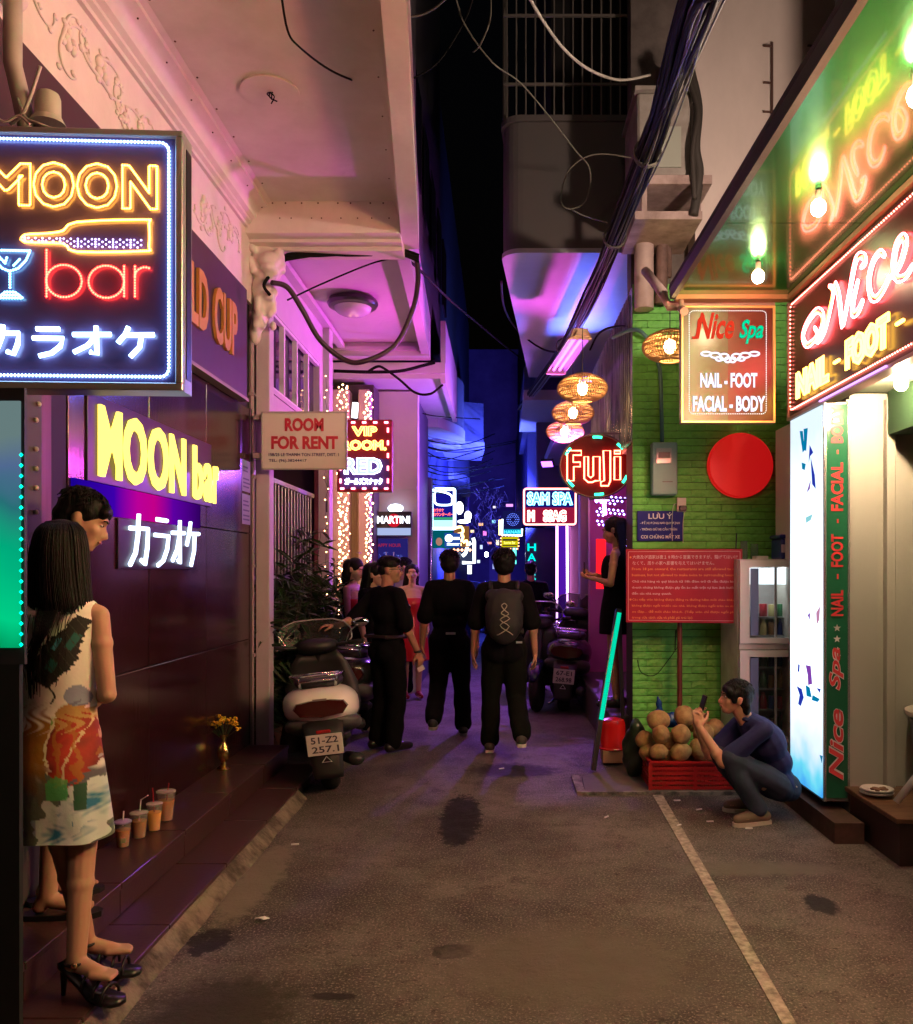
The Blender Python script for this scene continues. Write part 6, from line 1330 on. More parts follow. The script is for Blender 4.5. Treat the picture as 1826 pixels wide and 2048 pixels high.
# litter
def flat(lab, cat, name, px, py, poly, m, z=.004, rz=0, h=.004, g=None, zz_=0):
    c = gnd(px, py); t = MB().prism([(a * math.cos(rz) - b * math.sin(rz), a * math.sin(rz) + b * math.cos(rz), q_) for a, b, q_ in poly], (0, 0, h)).build(name, m); t.location = c + V((0, 0, z + zz_)); return tag(t, lab, cat, g)
flat('crumpled scrap of white paper lying on the open ground', 'litter', 'paper_scrap', 523, 1841, [(-.028, -.01, .008), (-.012, .016, 0), (.012, .006, .010), (.034, .010, 0), (.012, -.014, .004), (-.010, -.012, .012)], P('paper', (.75, .75, .78), .6))
for lab, px, py, rz in (('cigarette butt nearest the apron edge line', 1354, 1602, .05), ('cigarette butt left of the squatting man shoe', 1398, 1620, .4), ('cigarette butt below the others by the parking line', 1358, 1652, .7), ('cigarette butt in front of the white sole shoe', 1420, 1644, .1), ('cigarette butt farthest right on the ground', 1498, 1658, .05), ('tiny pale butt in the open alley floor', 1213, 1635, .9), ('little white butt by the walking man', 1003, 1538, .5), ('pale butt at the foot of the left stain', 590, 1690, .2)):
    flat(lab, 'litter', 'cigarette_butt', px, py, [(-.022, -.004, 0), (.022, -.004, 0), (.022, .004, 0), (-.022, .004, 0)], _m['paper'], .001, rz, .007, 'cigarette butts')
# crate, coconuts, bag
crt = P('crate_red', (.36, .012, .012), .4)
ct = wthing('fruit_crate', 'low red plastic crate heaped with coconuts by the green wall', 'crate', (1.37, 6.22, .02))
x0, x1, y0, y1, z0, z1 = 1.065, 1.70, 6.02, 6.42, .022, .225
MB().box(x0 + .01, x1 - .01, y0 + .01, y1 - .01, z0, z0 + .012).build('bottom', crt, ct)
for i in range(6):
    z = z0 + .004 + i * .034; MB().box(x0, x1, y0 - .002, y0 + .010, z, z + .022).box(x0, x1, y1 - .01, y1 + .002, z, z + .022).box(x0 - .002, x0 + .01, y0, y1, z, z + .022).box(x1 - .01, x1 + .002, y0, y1, z, z + .022).build('slat', crt, ct)
mb = MB()
for i in range(24): xx = x0 + .01 + i * (x1 - x0 - .02) / 23; mb.box(xx - .003, xx + .003, y0 + .001, y0 + .008, z0, z1 - .01)
for xx in (x0, (x0 + x1) / 2, x1): mb.box(xx - .012, xx + .012, y0 - .004, y0 + .012, z0, z1)
mb.box(x0 - .008, x1 + .008, y0 - .012, y0 + .012, z1 - .014, z1).box(x0 - .008, x1 + .008, y1 - .012, y1 + .012, z1 - .014, z1).box(x0 - .012, x0 + .012, y0, y1, z1 - .014, z1).box(x1 - .012, x1 + .012, y0, y1, z1 - .014, z1)
mb.build('rim', crt, ct)
coc = P('coconut_husk', (.40, .25, .09), .8, var=(14, (.22, .12, .045), .16), bump=(70, .004))
cm = fuse([('e', V((0, 0, 0)), V((.074, .074, .070))), ('e', V((0, 0, .03)), V((.05, .05, .05))), ('e', V((.01, 0, -.02)), V((.068, .072, .06)))], .008, 2, .0025, 'coconut', 30)
cnl = [(1316, 1441, 6.18, 'top left coconut of the heap'), (1322, 1468, 6.10, 'large coconut under the top left one'), (1362, 1468, 6.08, 'coconut in the middle of the heap'), (1318, 1503, 6.09, 'front left coconut just over the crate rim'), (1362, 1503, 6.08, 'front middle coconut just over the crate rim'), (1368, 1431, 6.20, 'coconut at the foot of the brown post'), (1392, 1440, 6.25, 'coconut behind the man forearms'), (1290, 1478, 6.25, 'shadowed coconut at the left end of the heap'), (1402, 1500, 6.08, 'front coconut next to the man knee'), (1430, 1455, 6.25, 'coconut behind the man arms, upper right'), (1300, 1500, 6.24, 'low coconut peeking between the left ones'), (1340, 1485, 6.2, 'coconut buried in the heap centre'), (1436, 1495, 6.2, 'coconut low on the right by the man'), (1405, 1465, 6.12, 'coconut between the two forearms'), (1340, 1512, 6.2, 'lowest hidden coconut in the crate'), (1385, 1512, 6.2, 'low right hidden coconut in the crate')]
for px, py, Y, lab in cnl:
    o = put('coconut', cm, None, coc); o.location = at(px, py, Y); o.rotation_euler = (random.random() * 3, random.random() * 3, random.random() * 3); o.scale = (random.uniform(.84, 1.12),) * 3; tag(o, lab, 'coconut', 'coconuts in the red crate')
bg = P('bag_blue', (.01, .05, .22), .22, alpha=.9)
o = put('plastic_bag', fuse([('e', at(1338, 1440, 6.42), V((.10, .06, .055))), ('e', at(1318, 1432, 6.42), V((.05, .04, .06))), ('c', at(1322, 1425, 6.42), at(1316, 1395, 6.42), .03, .012), ('c', at(1345, 1430, 6.42), at(1352, 1442, 6.42), .03, .05)], .008, 2, .006, 'bag', 30), None, bg); tag(o, 'crumpled dark blue plastic bag tucked behind the coconuts', 'bag')
o = put('rubbish_sack', fuse([('e', (1.02, 6.45, .2), V((.09, .12, .20))), ('e', (1.03, 6.4, .36), V((.06, .08, .10)))], .012, 2, .008, 'sack', 20), None, P('sack_dark', (.02, .035, .02), .4)); tag(o, 'dark rubbish sack slumped at the left end of the coconuts', 'bag')
# stool, carton
bk = wthing('red_bucket', 'glossy red plastic bucket standing on a cardboard carton', 'bucket', gnd(1225, 1482, .12))
c = V((.925, 6.95, .125)); MB().lathe(c, [(.115, 0), (.105, .02), (.10, .20), (.088, .235), (.04, .25), (.001, .252)], 26).build('body', P('bucket_red', (.5, .01, .01), .18, spec=.7), bk, 'auto')
MB().lathe(c, [(.118, -.002), (.122, .006), (.118, .014)], 26).build('rim', _m['bucket_red'], bk, 'auto')
tag(MB().box(.83, 1.02, 6.85, 7.05, .022, .12, None, .003).build('carton', P('cardboard', (.32, .17, .10), .8)), 'small cardboard carton under the red bucket', 'box')
# display fridge
FX0, FX1, FY0, FY1 = 1.80, 2.39, 6.30, 6.85; FZ1 = HC + (1140 - 1118) / 1700 * 6.3
fg = wthing('display_fridge', 'white glass door drinks fridge against the green wall', 'fridge', ((FX0 + FX1) / 2, 6.6, 0))
fc = P('fridge_white', (.74, .70, .66), .4, var=(4, (.40, .36, .33), .25))
mb = MB().box(FX0 - .022, FX0 - .001, FY0 + .06, FY1, .02, FZ1, None, .005).box(FX1, FX1 + .05, FY0 + .06, FY1, .02, FZ1).box(FX0 - .02, FX1, FY1 - .03, FY1, .02, FZ1).box(FX0 - .02, FX1, FY0 + .06, FY1 - .03, FZ1 - .06, FZ1).box(FX0 - .02, FX1, FY0 + .06, FY1 - .03, .02, .28).box(FX0 - .02, FX1, FY0 + .02, FY1 - .03, .99, 1.03); mb.build('cabinet', fc, fg)
gls = P('door_glass', (.8, .9, .92), .03, trans=.96, ior=1.05, alpha=.35)
for nm, z0, z1 in (('upper', 1.035, FZ1 - .01), ('lower', .30, .985)):
    d_ = MB().box(FX0 - .02, FX0 + .05, FY0, FY0 + .05, z0, z1).box(FX1 - .03, FX1, FY0, FY0 + .05, z0, z1).box(FX0 + .05, FX1 - .03, FY0, FY0 + .05, z1 - .05, z1).box(FX0 + .05, FX1 - .03, FY0, FY0 + .05, z0, z0 + .04).build('door', P('door_frame', (.80, .77, .74), .35), fg)
    MB().box(FX0 + .05, FX1 - .03, FY0 + .02, FY0 + .026, z0 + .04, z1 - .05).build('glass', gls, d_)
    MB().box(FX0 + .06, FX0 + .12, FY0 + .012, FY0 + .016, z0 + .06, z1 - .06).build('sticker', P('sticker_blue', (.20, .26, .50), .4), d_)
    MB().box(FX0 + .245, FX0 + .262, FY0 + .03, FY0 + .04, z0 + .04, z1 - .05).build('mullion', P('door_frame', (.58, .54, .52)), d_)
MB().box(FX0 + .03, FX1 - .05, FY0 + .10, FY0 + .14, FZ1 - .085, FZ1 - .065).build('strip_light', E('fridge_strip', (.85, .95, 1), 34), fg)
MB().box(FX0 + .05, FX1 - .03, FY0 + .06, FY0 + .075, FZ1 - .19, FZ1 - .065).build('lit_header', E('fridge_header', (.7, .78, .82), 1.7), fg)
shelf = P('shelf_wire', (.5, .5, .5), .3, metal=.6)
for z in (1.08, 1.22, .36, .52, .68, .84): MB().box(FX0, FX1, FY0 + .10, FY1 - .05, z, z + .008).build('shelf', shelf, fg)
bm_ = MB().lathe((0, 0, 0), [(.028, 0), (.029, .07), (.026, .085), (.013, .11), (.013, .13), (.001, .131)], 12).mesh('bottle', 'auto'); cm_ = MB().lathe((0, 0, 0), [(.028, 0), (.030, .006), (.030, .085), (.026, .092), (.001, .092)], 12).mesh('can', 'auto')
cols = [(.45, .42, .40), (.30, .02, .03), (.03, .12, .05), (.28, .14, .05), (.04, .06, .25), (.5, .45, .2), (.10, .02, .02), (.35, .35, .38)]
bms = []
for i, c_ in enumerate(cols):
    m = P('drink_colour_' + 'abcdefgh'[i], c_, .3)
    for me0, nm in ((bm_, 'bottle'), (cm_, 'can')): me = me0.copy(); me.materials.append(m); bms.append((me, nm))
pos_w = ('far left', 'left', 'left middle', 'middle', 'right middle', 'right')
shelf_w = {1.088: 'upper door bottom shelf', 1.228: 'upper door top shelf', .368: 'lowest shelf', .528: 'second lowest shelf', .688: 'third shelf from the bottom', .848: 'top shelf of the lower door'}
for z in shelf_w:
    for i in range(6):
        me, nm = bms[random.randrange(16)]
        if z > 1.2 and nm == 'bottle': me, nm = bms[1 + 2 * random.randrange(8)]
        o = put('drink_' + nm, me); o.location = (FX0 + .135 + i * .068, FY0 + .17, z); o.scale = (1.0, 1.0, random.uniform(.9, 1.05)); tag(o, 'small %s on the %s in the fridge, %s place' % (nm, shelf_w[z], pos_w[i]), nm, 'drinks in the fridge')
cb_ = wthing('cool_box', 'dark blue cool box standing on top of the fridge', 'cool box', (2.25, 6.5, FZ1))
MB().box(2.11, 2.42, 6.38, 6.62, FZ1, FZ1 + .155, None, .012).build('box', P('box_blue', (.01, .012, .16), .35), cb_); MB().box(2.10, 2.43, 6.37, 6.63, FZ1 + .157, FZ1 + .185, None, .008).build('lid', _m['box_blue'], cb_); MB().box(2.112, 2.14, 6.372, 6.38, FZ1 + .05, FZ1 + .11).build('sticker', P('sticker_pink', (.5, .4, .5), .4), cb_)
jc = wthing('glass_jars', 'dark tumbler with tall straws and clear jars on the fridge top', 'jars', (1.83, 6.5, FZ1))
MB().lathe((1.80, 6.5, FZ1), [(.035, 0), (.038, .06), (.03, .06)], 14).build('tumbler', blk, jc, 'auto'); MB().lathe((1.88, 6.55, FZ1), [(.028, 0), (.028, .14), (.025, .14)], 14).lathe((1.96, 6.55, FZ1), [(.03, 0), (.03, .12), (.026, .12)], 14).build('jar', P('jar_glass', (.12, .2, .16), .1, alpha=.5), jc, 'auto')
MB().tube([(1.80, 6.5, FZ1), (1.805, 6.48, FZ1 + .20)], .005, 5).build('straw', blk, jc); MB().box(1.93, 2.02, 6.4, 6.5, FZ1, FZ1 + .025).build('dish', P('plug_white', (.6, .55, .52)), jc)
# porch furniture: round table edge with slanted white leg, stacked plates
tb_ = wthing('folding_table', 'small pale folding table with slanted white leg at the right edge', 'table', (2.42, 4.9, .262))
MB().lathe((2.72, 4.95, .72), [(.32, 0), (.33, .01), (.33, .03), (.32, .035), (.001, .036)], 36).build('tabletop', P('table_cream', (.50, .45, .38), .5), tb_, 'auto')
MB().lathe((2.72, 4.95, .30), [(.27, 0), (.30, .40)], 30).build('skirt', P('table_skirt', (.16, .17, .18), .6), tb_)
MB().tube([(2.20, 4.72, .29), (2.55, 4.66, .78)], .020, 10).build('leg', P('leg_white', (.7, .7, .68), .35), tb_, True)
for i in range(4):
    o = MB().lathe((0, 0, 0), [(.035, 0), (.075, .010), (.092, .016), (.09, .019), (.07, .012), (.001, .006)], 26).build('plate', P('plate_white', (.6, .58, .55), .3), None, 'auto'); o.location = (2.20, 4.97 - .012 * (i % 2), .264 + i * .009); tag(o, 'used white plate, %s in the little stack on the platform' % ('lowest', 'second', 'third', 'top')[i], 'plate', 'stacked plates')
tag(lumps('food_scraps', [((2.20 + random.uniform(-.05, .05), 4.96 + random.uniform(-.04, .04), .305), (.014, .014, .008)) for k in range(14)], P('food', (.20, .10, .06), .7), None, .005, 1), 'brown food scraps left on the top plate', 'food')

# soffit details: blank lamp plate with cut wires, screw heads
rp_ = wthing('ceiling_plate', 'faint round blank plate with cut wires in the middle of the cream soffit', 'plate', (-1.10, 5.2, 4.39))
c_ = at(540, 180, 5.0); MB().lathe((c_.x, c_.y + .0, 4.388), [(.17, 0), (.17, .011)], 30).build('disc', cream, rp_)
for k in range(4): MB().tube(smooth_path([(c_.x + random.uniform(-.02, .02), c_.y, 4.39), (c_.x + random.uniform(-.04, .04), c_.y + random.uniform(-.04, .04), 4.36), (c_.x + random.uniform(-.06, .06), c_.y + random.uniform(-.05, .05), 4.345)], 3), .004, 4).build('cut_wire', blkc, rp_)
mb = MB()
for k in range(16): mb.ball((-1.72, 1.2 + k * .33, 4.378), (.007, .007, .004), 6, 4); mb.ball((-1.815, 1.3 + k * .37, 4.345), (.006, .006, .006), 6, 4)
for k in range(9): mb.ball((-1.75 + k * .125 + random.uniform(-.02, .02), 6.498, 4.385), (.007, .004, .007), 6, 4); mb.ball((-1.7 + k * .12 + random.uniform(-.03, .03), 6.498, 4.27), (.006, .004, .006), 6, 4)
for k in range(12): mb.ball((ix(1.5 + k * .42) - .07, 1.5 + k * .42, 4.398), (.006, .006, .004), 6, 4)
mb.build('screw_heads', P('screw_rust', (.10, .05, .03), .7), B1, kind='stuff')

# ================================================================ SCOOTERS
def scooter(name, label, loc, rz, col, steer=.3, detail=True, plate=('51-Z2', '257.1'), tilt=0, group=None):
    t = thing(name, label, 'scooter', loc, rz, group)
    body = P('scooter_' + col[0], col[1], .25, spec=.7, coat=.4); dk_ = P('scooter_dark', (.018, .017, .018), .45); rub = P('tyre_rubber', (.012, .012, .012), .85)
    chm = P('chrome', (.6, .6, .62), .18, metal=1)
    Mt = Matrix.Rotation(tilt, 4, 'Y')
    def B(mb, n_, m, par=t, sm=True, **k):
        mb.v = [tuple(Mt @ V(p)) for p in mb.v]; return mb.build(n_, m, par, sm, **k)
    for yy, nm in ((.26, 'rear_wheel'), (1.53, 'front_wheel')):
        w = B(MB().lathe((0, yy, .25), [(.165, -.045), (.215, -.055), (.245, -.035), (.252, 0), (.245, .035), (.215, .055), (.165, .045)], 36, Matrix.Rotation(PI / 2, 4, 'Y')), nm, rub)
        rim_ = MB().lathe((0, yy, .25), [(.05, -.035), (.16, -.04), (.168, 0), (.16, .04), (.05, .035)], 24, Matrix.Rotation(PI / 2, 4, 'Y')); B(rim_, 'rim', P('wheel_rim', (.25, .25, .26), .35, metal=.8), w, 'auto')
    # rear body: rounded shell from tail to seat front
    sec = [(-.02, .66, .05, .05), (.0, .66, .135, .085), (.06, .655, .185, .125), (.16, .645, .215, .150), (.30, .63, .225, .165), (.46, .61, .215, .165), (.60, .57, .18, .16), (.70, .52, .13, .14), (.74, .50, .06, .07)]
    B(MB().loft([ell((0, y, z), rx, rz_, 28, 'y', 2.5) for y, z, rx, rz_ in sec]), 'body', body)
    sec = [(.02, .545, .12, .03), (.05, .535, .195, .055), (.2, .50, .225, .085), (.45, .46, .22, .10), (.65, .42, .17, .09), (.75, .40, .08, .05)]
    B(MB().loft([ell((0, y, z), rx, rz_, 24, 'y', 2.5) for y, z, rx, rz_ in sec]), 'lower_trim', P('scooter_trim', (.075, .075, .078), .5))
    sec = [(.12, .80, .06, .02), (.16, .805, .12, .035), (.30, .81, .145, .05), (.48, .80, .15, .055), (.62, .78, .13, .05), (.78, .755, .10, .04), (.86, .74, .06, .02)]
    B(MB().loft([ell((0, y, z), rx, rz_, 20, 'y', 2.6) for y, z, rx, rz_ in sec]), 'seat', P('seat_vinyl', (.02, .018, .02), .5))
    B(MB().box(-.15, .15, .72, 1.22, .24, .33, None, .03), 'footboard', dk_, sm=False)
    B(MB().loft([[V((x * w_, y - .06 * x * x * 8, z)) for x in (-.26, -.18, -.09, 0, .09, .18, .26)] + [V((x * w_, y + .035 - .05 * x * x * 8, z)) for x in (.26, .18, .09, 0, -.09, -.18, -.26)] for z, y, w_ in ((.28, 1.22, .75), (.45, 1.25, .95), (.65, 1.28, .95), (.85, 1.27, .72), (.95, 1.25, .5))]), 'leg_shield', dk_)
    B(MB().tube([(0, 1.50, .27), (0, 1.42, .5), (0, 1.28, .92), (0, 1.25, 1.0)], .032, 10), 'steering_column', dk_)
    sec = [(1.28, .36, .02, .02), (1.36, .48, .07, .07), (1.52, .54, .085, .05), (1.68, .47, .075, .05), (1.76, .38, .03, .03)]
    B(MB().loft([ell((0, y, z), rx, rz_, 16, 'y', 2.3) for y, z, rx, rz_ in sec]), 'front_mudguard', body)
    sec = [(1.10, 1.0, .05, .03), (1.14, 1.01, .13, .055), (1.22, 1.0, .15, .07), (1.30, .97, .12, .065), (1.34, .95, .05, .04)]
    B(MB().loft([ell((0, y, z), rx, rz_, 20, 'y', 2.5) for y, z, rx, rz_ in sec]), 'headset', dk_)
    B(MB().tube(smooth_path([(-.30, 1.10, 1.02), (-.20, 1.14, 1.01), (0, 1.2, 1.0), (.20, 1.14, 1.01), (.30, 1.10, 1.02)], 4), .015, 8), 'handlebar', dk_)
    for s_ in (-1, 1):
        B(MB().cyl((.22 * s_, 1.13, 1.015), (.31 * s_, 1.09, 1.02), .021, n=12), 'grip', rub)
        B(MB().tube(smooth_path([(.20 * s_, 1.12, 1.02), (.23 * s_, 1.12, 1.10), (.29 * s_, 1.10, 1.17)], 4), .006, 6), 'mirror_stalk', chm)
        B(MB().ball((.31 * s_, 1.10, 1.185), (.062, .014, .040), 14, 8), 'mirror', P('mirror_face', (.5, .5, .52), .05, metal=1))
        B(MB().tube([(.25 * s_, 1.10, 1.0), (.37 * s_, 1.12, .995)], .005, 5), 'brake_lever', chm)
    # chrome grab rail
    if detail:
        B(MB().tube(smooth_path([(-.13, .42, .86), (-.15, .20, .88), (-.12, .04, .885), (-.05, .0, .89), (.05, .0, .89), (.12, .04, .885), (.15, .20, .88), (.13, .42, .86)], 5), .011, 8), 'grab_rail', chm)
        B(MB().tube([(-.12, .10, .885), (.12, .10, .885)], .008, 6).tube([(-.13, .2, .885), (.13, .2, .885)], .008, 6).tube([(-.11, .05, .885), (-.10, .08, .80)], .009, 6).tube([(.11, .05, .885), (.10, .08, .80)], .009, 6).tube([(-.10, .02, .855), (.10, .02, .855)], .007, 6), 'rack_bar', chm)
        w = B(MB().loft([[V((x, 1.30 - .9 * x * x + (z - 1.0) * .25, z)) for x in np.linspace(-.24 * k_, .24 * k_, 9)] for z, k_ in ((.98, .8), (1.05, 1.0), (1.13, 1.0), (1.19, .85), (1.22, .55))], False, False), 'windscreen', P('smoke_screen', (.02, .018, .017), .3, alpha=.8, spec=.3))
        B(MB().tube([V((x, 1.30 - .9 * x * x + (z - 1.0) * .25, z)) for x, z in ((-.195, .98), (-.245, 1.05), (-.245, 1.13), (-.205, 1.19), (-.13, 1.22), (0, 1.224), (.13, 1.22), (.205, 1.19), (.245, 1.13), (.245, 1.05), (.195, .98))], .006, 6), 'screen_edge', P('edge_grey', (.4, .38, .36), .3), w)
    # tail light, mudguard, plate
    B(MB().loft([[V((x * k_, y, z)) for x, z in ((-.15, .655), (-.13, .70), (-.06, .715), (.06, .715), (.13, .70), (.15, .655), (.12, .605), (0, .59), (-.12, .605))] for y, k_ in ((.02, 1.05), (-.022, 1.0), (-.034, .8))]), 'tail_light', P('tail_lens', (.05, .007, .006), .12, spec=.8), sm='auto')
    B(MB().box(-.04, .04, -.045, -.030, .715, .728), 'badge', P('badge_grey', (.2, .18, .18), .4), sm=False)
    B(MB().loft([[V((x * w_, y - .02 * (1 - (x / .09) ** 2), z)) for x in (-.09, -.06, -.03, 0, .03, .06, .09)] + [V((x * w_, y + .015, z)) for x in (.09, .03, -.03, -.09)] for z, y, w_ in ((.56, .03, 1.3), (.46, -.03, 1.2), (.32, -.08, 1.0), (.20, -.10, .95), (.16, -.095, .9))]), 'rear_mudguard', dk_)
    pl_ = B(MB().box(-.10, .10, -.118, -.112, .335, .485, None, .002), 'number_plate', P('plate_paint', (.62, .60, .58), .4, var=(9, (.5, .48, .45), .3)), sm=False)
    fq = Fr((-.10, -.1185, .335), X1, Z1); pk = P('plate_ink', (.03, .03, .05), .5)
    if detail or True:
        for tx, v0 in ((plate[0], .085), (plate[1], .018)):
            mb = MB(); text_mb(mb, tx, fq, .025, v0, .15, .048, .0012, bold=.02, res=2); B(mb, 'plate_lettering', pk, pl_, False)
    B(MB().box(-.04, .04, -.122, -.10, .492, .515, None, .004), 'plate_light', P('reflector_red', (.3, .01, .01), .2), sm=False)
    if detail: B(MB().tube([(-.026, -.122, .285), (.026, -.122, .285), (0, -.122, .325)], .004, 5, True), 'triangle', P('decal_white', (.7, .68, .66), .4), sm=False)
    B(MB().tube([(.12, .25, .22), (.16, .0, .25), (.165, -.05, .27)], .045, 12), 'exhaust', dk_)
    B(MB().tube([(-.05, .7, .24), (-.14, .62, .03), (-.18, .60, .005)], .012, 7), 'side_stand', chm)
    return t
s1 = scooter('parked_scooter', 'white and black scooter with chrome rack and windscreen parked at the left wall', (-1.17, 5.93, 0), .20, ('white', (.80, .76, .72)), plate=('51-Z2', '257.1'), tilt=-.10)
s1.scale = (1.22, 1.0, .95)
s2 = scooter('parked_scooter', 'black scooter plate 67-E1 parked on the right behind the walkers', (.67, 9.30, 0), -.16, ('black', (.012, .012, .014)), plate=('67-E1', '268.98'), tilt=.08)
s2.scale = (1.15, 1, 1.05)
s3 = copy_tree(s2, None, (-1.42, 7.35, 0), .0); s3['label'] = ''
for c_ in list(bpy.data.objects):
    if c_.parent and c_.parent.parent == s3 and c_.name.startswith('plate_lettering'): bpy.data.objects.remove(c_)
s3['label'] = 'second dark scooter standing just beyond the white one on the left'
s4 = scooter('parked_scooter', 'dark scooter with glossy blue panels behind the black one on the right', (.78, 11.0, 0), 2.9, ('navy', (.015, .015, .09)), plate=('59-K1', '314.2'), detail=True)
for i, (x, y, r_) in enumerate(((-.95, 17.5, .8), (-.6, 18.6, .5), (-.9, 20, 1.0), (-.3, 21, .4), (.35, 17, -.5), (.1, 22, .2))):
    c = copy_tree(s2, None, (x, y, 0), r_); c['group'] = 'motorbikes parked far down the alley'; c['label'] = 'far dark parked motorbike, %s' % ('nearest on the left side', 'second on the left', 'third on the left', 'in the middle left', 'on the right beside the walker', 'farthest one')[i]

# ================================================================ PEOPLE
sk = P('skin', (.50, .30, .20), .5, var=(9, (.46, .26, .17), .3), spec=.4); skp = P('skin_pale', (.58, .36, .27), .5, spec=.4); skt = P('skin_tan', (.40, .21, .13), .5, spec=.4)
hair = P('hair_black', (.004, .0035, .004), .5, streak=(60, 60, 4), bump=(4, .004), spec=.22)
blkf = P('black_fabric', (.0055, .0055, .007), .95, bump=(9, .012), spec=.1); blkp = P('black_trousers', (.005, .005, .006), .95, bump=(7, .015), spec=.1)
def person(label, loc, rz, rot=None): return thing('person', label, 'person', loc, rz)
def short_hair(T, M, k, parent, m=hair, back=True, fringe=True, vol=1.0):
    pr = [('e', T(0, -.022, .045), V((.082, .098, .083)) * k * vol, M), ('e', T(0, -.055, .005), V((.076, .062, .078)) * k * vol, M)]
    if fringe: pr += [('e', T(x, .066, .072 - abs(x) * .3), V((.022, .022, .024)) * k, M) for x in (-.045, -.022, 0, .022, .045)]
    pr += [('e', T(s_ * .068, .012, .035), V((.016, .03, .032)) * k, M) for s_ in (1, -1)]
    hair_locks(T, M, k, parent, m, 200, vol * 1.01, seed=int(vol * 100)); me = fuse(pr, .006, 2, .0025, 'hair', 40); return put('hair', me, parent, m)
def long_hair(J, T, M, k, parent, length=.55, w=.13, m=hair, sway=(0, 0), fr_=0):
    rings = []; N_ = 40
    hc = T(0, -.03, 0)
    prof = [(.118, .015, .012), (.112, .055, .065), (.09, .082, .095), (.05, .094, .108), (.0, .097, .112), (-.06, .098, .110), (-.12, .098, .095), (-.2, w * .92, .075), (-.3, w, .065), (-.42, w * .96, .055), (-length, w * .80, .040), (-length - .04, w * .5, .02)]
    for z, rx, ry in prof:
        t_ = max(0, -z) / length; cx = sway[0] * t_; cy = -.035 - .035 * min(1, t_ * 3) + sway[1] * t_; ring = []
        for i in range(N_):
            a = 2 * PI * i / N_; wv = 1 + .045 * math.sin(i * 5.1 + z * 3) * (1 if z < .05 else .3); front = math.sin(a) > 0
            yy = ry * math.sin(a) * wv * ((.62 if z > .06 else .22) if front else 1)
            ring.append(J['head'] + V(((rx * math.cos(a) * wv + cx) * k, 0, z * k)) @ Matrix.Identity(3) + V((0, (yy + cy) * k, 0)))
        rings.append(ring)
    mb = MB(); mb.loft(rings); mb.ball(T(0, -.018, .040), (.084 * k, .092 * k, .088 * k), 20, 14, M.to_4x4()); mb.ball(T(0, -.05, -.02), (.083 * k, .062 * k, .09 * k), 20, 12, M.to_4x4()); r = random.Random(5)
    for q_ in range(26):
        a = r.uniform(PI, 2 * PI); x = w * .9 * math.cos(a); pts = [J['head'] + V(((x * .7 + 0) * k, (-.10) * k, -.02 * k)), J['head'] + V(((x + sway[0] * .5) * k, (-.12 + sway[1] * .5) * k, -.25 * k)), J['head'] + V(((x * .9 + sway[0] + r.uniform(-.02, .02)) * k, (-.10 + sway[1]) * k, (-length - r.uniform(-.05, .10)) * k))]
        mb.tube(smooth_path(pts, 5), .008 * k, 4, r1=.002)
    me = mb.mesh('hair', True)
    return put('hair', me, parent, m)
def skirt(rings, name, m, parent, N_=48, pleat=.0, cap=False, phase=0, np_=9):
    """rings: (z, cx, cy, rx, ry)"""
    out = []
    for j, (z, cx, cy, rx, ry) in enumerate(rings):
        t_ = j / (len(rings) - 1); out.append([V((cx + rx * math.cos(a) * (1 + pleat * t_ * math.sin(a * np_ + phase + t_)), cy + ry * math.sin(a) * (1 + pleat * t_ * math.sin(a * np_ + phase + t_)), z)) for a in [2 * PI * i / N_ for i in range(N_)]])
    mb = MB(); mb.loft(out, cap=False); o = mb.build(name, m, parent, True); s_ = o.modifiers.new('thick', 'SOLIDIFY'); s_.thickness = .004; return o
def refine(rings, k=5):
    P_ = smooth_path([V((r[0], r[1], r[2])) for r in rings], k); Q_ = smooth_path([V((r[3], r[4], 0)) for r in rings], k)
    return [(p.x, p.y, p.z, q.x, q.y) for p, q in zip(P_, Q_)]

# 1 --- woman in the printed dress, seen from behind
k = .965; J = stand(1.66, fem=True)
J['head'] = V((.00, .035, 1.56)); J['neck'] = V((0, 0, 1.40))
for n, s_ in (('R', 1), ('L', -1)):
    J['sh' + n] = V((.142 * s_, 0, 1.335)); J['el' + n] = V((.178 * s_, -.01, 1.06)); J['wr' + n] = V((.05 * s_, .19, 1.03)); J['hip' + n] = V((.07 * s_, 0, .87))
J['knR'] = V((.075, .02, .50)); J['anR'] = V((.075, -.02, .135)); J['knL'] = V((.0, .05, .50)); J['anL'] = V((.035, .13, .135))
w1 = person('woman with long black hair in a sleeveless flower print dress, seen from behind', (-1.56, 3.0, .083), 0)
me, T, M = body_mesh(J, k, (-.1, 1, -.25), fem=True, hands={'R': ((-.5, .8, .2), (0, 0, 1), 1), 'L': ((.5, .8, .2), (0, 0, 1), -1)}, feet={'R': (.88, -.25), 'L': (.9, .1)}, vox=.006)
put('body', me, w1, sk)
rings = refine([(1.395, 0, .0, .110, .072), (1.375, 0, -.002, .136, .082), (1.33, 0, -.004, .146, .096), (1.25, 0, 0, .142, .106), (1.15, 0, 0, .138, .106), (1.02, 0, 0, .130, .100), (.93, 0, -.01, .143, .115), (.82, .0, -.02, .163, .135), (.70, 0, -.01, .176, .140), (.60, 0, 0, .184, .144), (.565, 0, 0, .187, .145)], 22)
out = []; N_ = 340
for j, (z, cx, cy, rx, ry) in enumerate(rings):
    f_ = max(0, (1.0 - z) / .45); out.append([V((cx + rx * math.cos(a) * (1 + .035 * f_ * math.sin(a * 7 + 1)), cy + ry * math.sin(a) * (1 + .035 * f_ * math.sin(a * 7 + 1)), z + .006 * f_ * math.sin(3 * a))) for a in [2 * PI * i / N_ for i in range(N_)]])
mb = MB().loft(out, cap=False)
